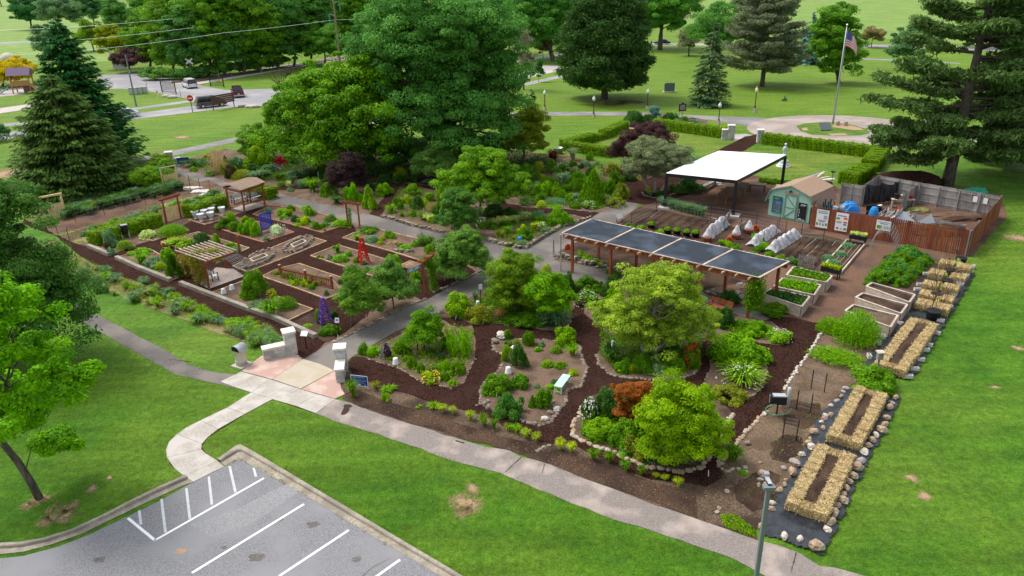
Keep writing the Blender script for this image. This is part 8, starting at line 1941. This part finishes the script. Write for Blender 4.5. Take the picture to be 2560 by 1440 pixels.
tree("bushy apple tree nearer the purple obelisk",876,818,[(850,700,952,802),(862,672,915,730)],(.055,.125,.022),.09,.42,150,1.2,.06,inner=.5);tree("bushy apple tree beside the path-side arch",985,775,[(928,680,1032,768),(948,652,1000,700)],(.060,.135,.03),.085,.42,150,1.2,.06,inner=.5)
tree("large white-dotted rose bush beside the main path",1150,705,[(1085,590,1222,702),(1120,570,1215,650),(1075,620,1130,700)],(.068,.15,.032),.085,.45,150,1.25,.09,name="rose_bush",cat="rose bush",inner=.5)
tree("willowy light green small tree beside the main path",1290,790,[(1225,640,1350,770),(1250,625,1330,690),(1222,700,1300,780)],(.10,.19,.025),.065,.42,170,1.0,.07,inner=.4);tree("bright green leafy tree at the mulch paths' meeting",1375,810,[(1318,690,1432,800),(1330,680,1410,740)],(.088,.235,.022),.095,.4,150,1.3,.08,inner=.5)
tree("yellow-green spreading tree with forked grey trunk",1622,888,[(1545,660,1750,790),(1480,745,1640,850),(1610,740,1795,870),(1560,780,1720,880),(1640,665,1740,730)],(.19,.30,.050),.085,.38,85,.85,.16,bark="palebark",inner=.35,branches=16,stems=[(-.1,0,-.5),(.15,0,.5)])
tree("feathery red-orange maple in the stone-bordered island",1590,1070,[(1536,952,1602,1012),(1572,958,1638,1036),(1540,1000,1612,1072),(1590,1020,1640,1068)],(.125,.062,.018),.065,.26,120,1.1,.06,inner=.35);tree("large feathery yellow-green maple in the stone-bordered island",1715,1160,[(1612,960,1780,1100),(1640,1010,1822,1165),(1605,1070,1720,1150)],(.135,.27,.022),.07,.36,150,1.15,.09,inner=.35)
tree("grey-green small-leaved tree with pale multiple trunks by the pavilion",1638,484,[(1560,345,1700,440),(1555,395,1640,455),(1630,360,1725,430)],(.115,.145,.075),.10,.6,130,1.0,.16,bark="palebark",stems=[(-.4,0,-.4),(0,.2,.1),(.4,0,.5)],inner=.4);tree("purple-leaved tree between the hedge court and the grey tree",1600,420,[(1555,312,1685,385),(1530,350,1590,410)],(.030,.017,.015),.12,.6,120,1.2,.12,inner=.5)
tree("weeping blue conifer beyond the hedge",1634,310,[(1624,262,1647,310)],(.075,.14,.12),.14,.5,120,1.0,.08)
# conifers at the left
spruce("tall dark spruce behind the front one at the left",228,418,42,300,(.015,.056,.019),1.8,tuft=.34,power=.72,sub=2.0,droop=.18);spruce("broad olive-green spruce in front of the tall one",195,468,185,330,(.034,.068,.018),2.2,tuft=.29,power=.60,sub=2.0,droop=.2)
tree("dark dense juniper-like tree at the left edge",10,905,[(-250,440,78,640),(-190,572,138,790),(-150,610,212,898)],(.030,.078,.018),.12,.8,200,1.8,.35,inner=.5,yfac=.7)
tree("bright green young maple leaning at the lower left",100,1247,[(-90,690,90,860),(-60,820,150,960),(-80,940,190,1030),(-90,1010,110,1110)],(.095,.29,.018),.13,.5,80,.75,.16,inner=.35,stems=[(0,0,-1.1)],bark="bark");tree("low side bough cluster of the young maple",60,1200,[(120,905,225,985),(105,1075,185,1145)],(.09,.27,.02),.12,.4,110,.9,.03)
tree("small dark shrub tree at the far left edge",-5,352,[(-40,308,22,352)],D_,.2,.8,100)
# great pine
rr=random.Random(5);L_=[]
for i in range(50):
    z=3.6+16.5*(i/49) ** .95;a=rr.uniform(0,6.28);L=(6.9 if z<13 else 6.9-(z-13)*.55)*rr.uniform(.72,1.05);L_.append((z,a,L,rr.uniform(.0,.9)+.05*L))
for z,a,L,r_ in ((3.0,PI,6.2,-.3),(4.2,PI*.97,8.0,.2),(5.2,PI*1.03,8.4,.3),(7.6,PI*1.02,9.3,.8),(9.0,PI*.95,8.2,1.0),(10.2,PI*1.1,7.6,1.6),(13.3,PI*1.02,6.4,1.8),(15,PI*.95,5.6,2.0),(3.2,-.2,4.6,-.6),(4.8,.1,7.5,.2),(6.5,-.1,8,.6),(9,.1,8,.9),(11,0,7.4,1.2),(4.0,-.8,6,-.2),(5.5,-1.0,6.5,.1)):L_.append((z,a,L,r_))
pine("great long-limbed pine at the right of the garden",2368,462,22,L_,(.048,.088,.030),.52,.30,tufts=34,per=75,trunk_lean=(.8,.6),rs=.72)
pine("second dark pine behind the great one at the right edge",2600,430,19,[(1.2+17*(i/45),rr.uniform(0,6.28),(7.5-i*.1)*rr.uniform(.7,1.05),rr.uniform(0,.6)) for i in range(46)],(.036,.072,.025),.45,.32,tufts=30,per=60,rs=.8)
pine("round-crowned dark pine beyond the path",1511,248,15.2,[(2.2+12.8*(i/129) ** .9,i*2.4,8.0*math.sqrt(max(.06,1-((i/129-.30)/.74) ** 2))*rr.uniform(.62,1.03),rr.uniform(.3,1.2)+2.0*(i/129) ** 2) for i in range(130)],(.026,.060,.018),.55,.34,tufts=34,per=70,rs=1.15,vr=.8)
spruce("narrow drooping spruce near the flag circle",1770,264,42,118,(.042,.080,.036),1.7,tuft=.28,power=.7,sub=1.2,low=.05,droop=.45)
pine("grey-green thinning larch beyond the lamp posts",1905,216,17.5,[(2.8+14*(i/109),rr.uniform(0,6.28),(7.2-4.6*(i/109) ** 2)*rr.uniform(.6,1.15),rr.uniform(.3,1.6)) for i in range(110)],(.085,.105,.062),.42,.26,tufts=22,per=50,rs=.85,name="larch_tree")
spruce("blue spruce far behind the larch",2018,160,24,76,(.085,.15,.135),1.4,tuft=.42,droop=.4)
tree("bright green wind-blown tree behind the flagpole",2098,208,[(2035,15,2140,150),(2062,90,2152,205),(2028,70,2120,160)],(.075,.20,.030),.24,1.1,110,1.2,.4);tree("small bronze-leaved round tree by the far road",2178,119,[(2158,66,2208,110)],(.13,.12,.05),.24,.9,90,1.0,.12)
tree("dark rounded tree behind the great pine's left boughs",2280,175,[(2235,60,2330,170)],(.045,.095,.04),.3,1.3,100,1.1,.4);tree("green tree at the right edge behind the pine",2560,190,[(2490,30,2640,160)],(.07,.18,.03),.3,1.4,100,1.1,.4)
tree("far tree between pine boughs at the right edge",2450,120,[(2400,10,2500,100)],(.05,.12,.03),.35,1.5,90,1.0,.4)
tree("big deep green tree left of the round pine",1385,152,[(1270,-50,1450,100),(1300,20,1410,145)],(.032,.105,.022),.30,1.7,130,1.2,.7);tree("big deep green tree at the top between oak and pine",1300,140,[(1215,-70,1340,110)],(.036,.11,.024),.32,1.7,120,1.2,.5)
tree("tall green tree behind the black car",1650,124,[(1570,-50,1745,70),(1590,10,1720,92)],(.042,.13,.025),.30,1.6,130,1.2,.75);tree("green tree behind the narrow spruce",1800,150,[(1735,15,1850,130)],(.055,.15,.035),.3,1.5,120,1.2,.5)
tree("greyish brown bush tree left of the narrow spruce",1722,140,[(1700,62,1745,138)],(.11,.125,.07),.26,1.1,90,1.0,.25);tree("grey-green tree at the top beside the larch",1880,80,[(1840,-60,1990,60)],(.08,.11,.06),.35,1.6,100,1.0,.4)
tree("small orange-brown tree at the bend of the far drive",1357,149,[(1338,90,1379,142)],(.14,.10,.03),.22,.8,90,1.0,.12);tree("slender columnar young tree by the pale drive",1346,205,[(1340,143,1356,204)],(.035,.11,.03),.16,.5,90,1.3,.06,branches=2)
tree("thin grey-brown half-bare tree behind the oak's right flank",1310,225,[(1278,70,1335,200)],(.11,.10,.07),.18,.9,50,.8,.16)
spruce("tiny blue conifer alone on the lawn near the flag circle",1960,252,239,14,(.03,.09,.06),1,tuft=.12)
tree("yellow-leaved honey locust in the playground",6,216,[(-40,150,76,200),(-30,170,60,208)],(.42,.38,.03),.25,1.0,100,1.1,.25);tree("dark plum-leaved tree by the notice board",325,182,[(280,130,330,172),(305,122,365,166)],(.045,.028,.026),.28,1.1,100,1.1,.25)
tree("bright yellow-green tree among the woods' left end",290,172,[(245,70,335,150)],(.17,.23,.025),.3,1.2,100,1.1,.3);tree("pale lime tree behind the spruces",235,128,[(190,58,262,120)],(.11,.22,.03),.32,1.3,100,1.1,.3)
tree("dark round tree on the far meadow at the top left",78,74,[(28,-15,122,66)],(.022,.07,.028),.45,2.2,110,1.2,.6);tree("grey-green tree beside the dark round one",150,84,[(100,-10,196,72)],(.05,.10,.045),.45,2.0,100,1.1,.6);tree("olive tree behind the spruce top",110,150,[(84,66,150,145)],(.05,.10,.045),.32,1.5,100,1.1,.4)
tree("dark tree at the top above the spruce",235,70,[(190,-20,275,62)],(.035,.09,.035),.45,2.0,100,1.1,.5);tree("green tree top left of the woods",300,110,[(255,0,330,95)],(.04,.11,.028),.4,1.8,100,1.1,.5);tree("tree trunk and crown at the far left corner",4,16,[(-40,-60,20,8)],(.06,.13,.04),.6,2.2,80,1.0,.5)
tree("rounded dense maple standing before the utility pole",812,166,[(757,66,866,158)],(.062,.17,.030),.26,1.1,150,1.3,.35)
# the woods beyond the railway: every tree its own
WD=[(375,178,325,10,425,150,0),(430,186,372,-20,500,165,2),(470,192,420,30,530,175,1),(520,190,470,-40,590,150,0),(562,188,515,20,612,172,1),(610,184,560,-50,660,150,2),(650,178,600,10,700,165,0),(694,172,648,-40,742,150,1),(735,166,690,0,790,150,3),(775,160,735,-60,830,120,1),(880,150,830,-40,930,125,0),(920,146,870,0,985,130,3),(965,150,900,40,1000,140,1),(400,150,330,-60,420,90,3),(460,130,420,-80,520,60,1),(640,120,590,-90,700,50,3),(730,110,700,-80,780,40,1),(940,110,880,-90,1020,50,1),(830,128,790,-60,880,60,3),(560,120,520,-90,600,40,2)]
WC=[(.068,.17,.024),(.036,.105,.026),(.082,.19,.028),(.048,.13,.026)]
for k,(x,y,x0,y0,x1,y1,c) in enumerate(WD):tree("%s tree of the woods beyond the railway, %s" % (("bright green","dark green","light yellow-green","mid green")[c],("front row" if k<13 else "back row")),x,y,[(x0,y0,x1,y1),(x0+(x1-x0)*.12,(y0+y1)/2,x1-(x1-x0)*.12,y-8)],WC[c],.34,1.5,120,1.15,.4,group="trees of the woods beyond the railway")
for k in range(14):x=375+25*k;yb=200-max(0,k-3)*3.1;tree("dense dark bush in the hedgerow along the railway",x,yb,[(x-20,yb-26,x+20,yb-1)],random.choice(((.045,.12,.03),(.06,.15,.03),(.03,.09,.025))),.26,.8,110,1.1,.08,name="bush",cat="bush",group="bushes along the railway",branches=1)
for k,(x,y,w) in enumerate(((405,440,30),(388,455,26),(372,470,34),(400,420,22),(350,470,30),(420,455,20))):tree("light green self-sown bush beside the spruces and small gate",x,y,[(x-w,y-w*1.4,x+w,y)],random.choice(((.10,.22,.03),(.14,.24,.03),(.06,.16,.03))),.13,.5,90,1.0,.04,name="bush",cat="bush",group="bushes beside the small gate",branches=2)
# ------------------------------------------------------------------ loose cover: things nobody could count
def scatter(name,label,poly,n,leaf,color,hmax,asp=.3,up=1.2,blotch=1.0):
    w=[P(*p) for p in poly];xs=[v.x for v in w];ys=[v.y for v in w];X=rng.uniform(min(xs),max(xs),n*2);Y=rng.uniform(min(ys),max(ys),n*2);ins=np.zeros(len(X),bool);j=len(w)-1
    for i in range(len(w)):
        c=((w[i].y>Y) != (w[j].y>Y)) & (X<(w[j].x-w[i].x)*(Y-w[i].y)/(w[j].y-w[i].y+1e-9)+w[i].x);ins ^= c;j=i
    keep=ins & (np.sin(X*1.9+2*np.sin(Y*1.1))*np.sin(Y*2.3+X*.7)+rng.normal(size=len(X))*.5>-blotch)
    X,Y=X[keep],Y[keep];k=len(X);C=np.stack([X,Y,.03+hmax*rng.random(k) ** 1.5],1);o=mobj(name,leaf_mesh(name,C,dirs(k),leaf*rng.uniform(.5,1.3,k),asp,T=dirs(k,up)),COL[color] if isinstance(color,str) else color);o["kind"]="stuff";o["label"]=label
bank=[(130,600),(200,645),(313,699),(448,753),(554,795),(694,850),(655,868),(520,818),(420,778),(330,745),(220,692),(120,640)]
scatter("weeds","green weeds over the bank beside the mulch strip",bank,42000,.09,(.15,.21,.06),.28,.13);scatter("dead_grass","straw-coloured dead leaves over the bank",bank,26000,.09,"T",.14,.11,.4);scatter("weeds","thin weeds on the rough soil beside the straw beds",[(1800,1165),(1960,975),(2050,850),(2150,860),(2150,940),(2058,1030),(1988,1180),(1930,1260),(1830,1230)],2600,.06,"L",.08,.2,blotch=.2)
scatter("dead_grass","dry straw and twigs on the rough soil beside the straw beds",[(1800,1165),(1960,975),(2050,850),(2150,860),(2150,940),(2058,1030),(1988,1180),(1900,1300),(1740,1280),(1760,1230)],5200,.06,"T",.03,.12,.0,.2)
scatter("weeds","green weeds along the sidewalk near the lamp pole",[(1800,1290),(1840,1290),(1890,1330),(1885,1345),(1810,1318)],900,.06,"L",.10,.3)
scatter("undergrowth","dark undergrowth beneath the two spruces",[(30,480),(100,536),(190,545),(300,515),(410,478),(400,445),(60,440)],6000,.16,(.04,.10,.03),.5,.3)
scatter("weeds","weeds in the plots beyond the left hedge",[(130,583),(200,612),(250,596),(405,540),(560,490),(560,478),(400,506),(250,555),(150,582)],3000,.10,"G",.18,.2);scatter("leaf_litter","light chips and debris over the dark bank by the sidewalk",[(870,985),(950,1003),(1330,1113),(1600,1198),(1740,1243),(1740,1290),(1340,1146),(952,1033)],5000,.03,(.30,.22,.14),.02,.4,.0)
scatter("leaf_litter","light chips on the pale island",[(1260,860),(1440,880),(1450,960),(1400,1000),(1340,1060),(1230,1010),(1240,940)],4000,.035,(.42,.28,.19),.03,.4,.0);scatter("leaf_litter","chips and straw around the mixed island",[(910,890),(1000,845),(1170,830),(1180,900),(1130,965),(1060,950)],2500,.035,(.42,.29,.19),.03,.4,.0)
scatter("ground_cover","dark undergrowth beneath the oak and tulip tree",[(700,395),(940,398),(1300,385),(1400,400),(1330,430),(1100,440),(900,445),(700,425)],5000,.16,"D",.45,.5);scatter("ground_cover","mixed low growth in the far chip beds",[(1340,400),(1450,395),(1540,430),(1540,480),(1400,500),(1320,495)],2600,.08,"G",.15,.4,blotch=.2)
scatter("weeds","small weeds in the gutter joint of the parking lot",[(563,1163),(600,1143),(612,1149),(700,1197),(760,1235),(700,1207),(600,1152),(575,1168)],500,.05,"E",.05,.4);scatter("clippings","grass tufts along the gutter edge",[(702,1198),(900,1318),(1100,1437),(1097,1443),(898,1326),(698,1204)],900,.05,"E",.05,.4)
for _lb,_p,_n,_c in (("low green growth filling the walled island",[(1000,470),(1050,470),(1110,500),(1130,560),(1080,560),(960,535),(985,500)],1500,"G"),("low green growth filling the walled corner bed",[(1230,560),(1300,530),(1430,545),(1440,558),(1312,618),(1240,600)],1500,"G"),
    ("low green growth filling the far island",[(1300,470),(1400,440),(1500,450),(1560,470),(1560,500),(1500,525),(1350,512),(1300,510)],3600,"G"),("low green growth along the upper border",[(460,418),(560,400),(700,395),(760,440),(700,462),(600,445),(500,430)],3600,"G"),
    ("low green growth under the yellow-green tree",[(1500,800),(1700,790),(1760,850),(1740,925),(1650,945),(1540,935),(1500,890)],4200,"G"),("low green growth under the bright trees",[(1130,780),(1240,730),(1430,710),(1430,800),(1340,822),(1180,808)],4200,"G"),
    ("low green growth in the last island by the pergola",[(1780,810),(1880,808),(1960,840),(1960,862),(1850,842)],1300,"L"),("low green growth in the maple island",[(1460,1040),(1560,1000),(1620,1100),(1700,1170),(1600,1155),(1450,1090)],2600,"G"),("low green growth in the mixed island",[(910,885),(1100,810),(1185,830),(1180,900),(1130,965),(1040,940)],1500,"L")):
    scatter("ground_cover",_lb,_p,int(_n*4),.06,_c,.30,.45,.8,.5)
scatter("grass","uneven taller turf on the near lawn",[(700,1010),(860,1062),(1250,1186),(1890,1440),(1150,1440),(605,1112),(515,1120),(520,1090)],60000,.045,(.085,.185,.018),.05,.12,1.6)
scatter("grass","uneven taller turf beside the straw beds",[(2260,1000),(2440,700),(2520,560),(2620,560),(2620,1500),(2250,1460),(2060,1395)],70000,.05,(.085,.190,.018),.05,.12,1.6);scatter("grass","uneven taller turf left of the concrete walk",[(190,810),(370,905),(560,968),(620,985),(500,1050),(415,1110),(430,1180),(300,1260),(100,1345),(-20,1360),(-20,900)],60000,.045,(.075,.175,.016),.05,.12,1.6)
# ------------------------------------------------------------------ labels: like plants told apart by their order
def spot(o):
    if o.type=='EMPTY' or o.location.length>.01:return proj(o.matrix_basis.translation)
    return (0,0)
from collections import defaultdict
by=defaultdict(list)
for o in THINGS:by[o["label"]].append(o)
ORD=["first","second","third","fourth","fifth","sixth","seventh","eighth","ninth","tenth","eleventh","twelfth"]+["%dth" % i for i in range(13,90)]
for lb,os_ in by.items():
    if len(os_)<2:continue
    os_.sort(key=lambda o:spot(o)[0])
    for i,o in enumerate(os_):
        w=("leftmost" if i==0 else "rightmost" if i==len(os_)-1 else ORD[i]+" from left")
        words_=(lb.replace(",","")).split()
        if len(words_)>13:words_=words_[:13]
        o["label"]=" ".join(words_)+", "+w
for o in THINGS:
    w=o["label"].split()
    if len(w)>16:o["label"]=" ".join(w[:16])
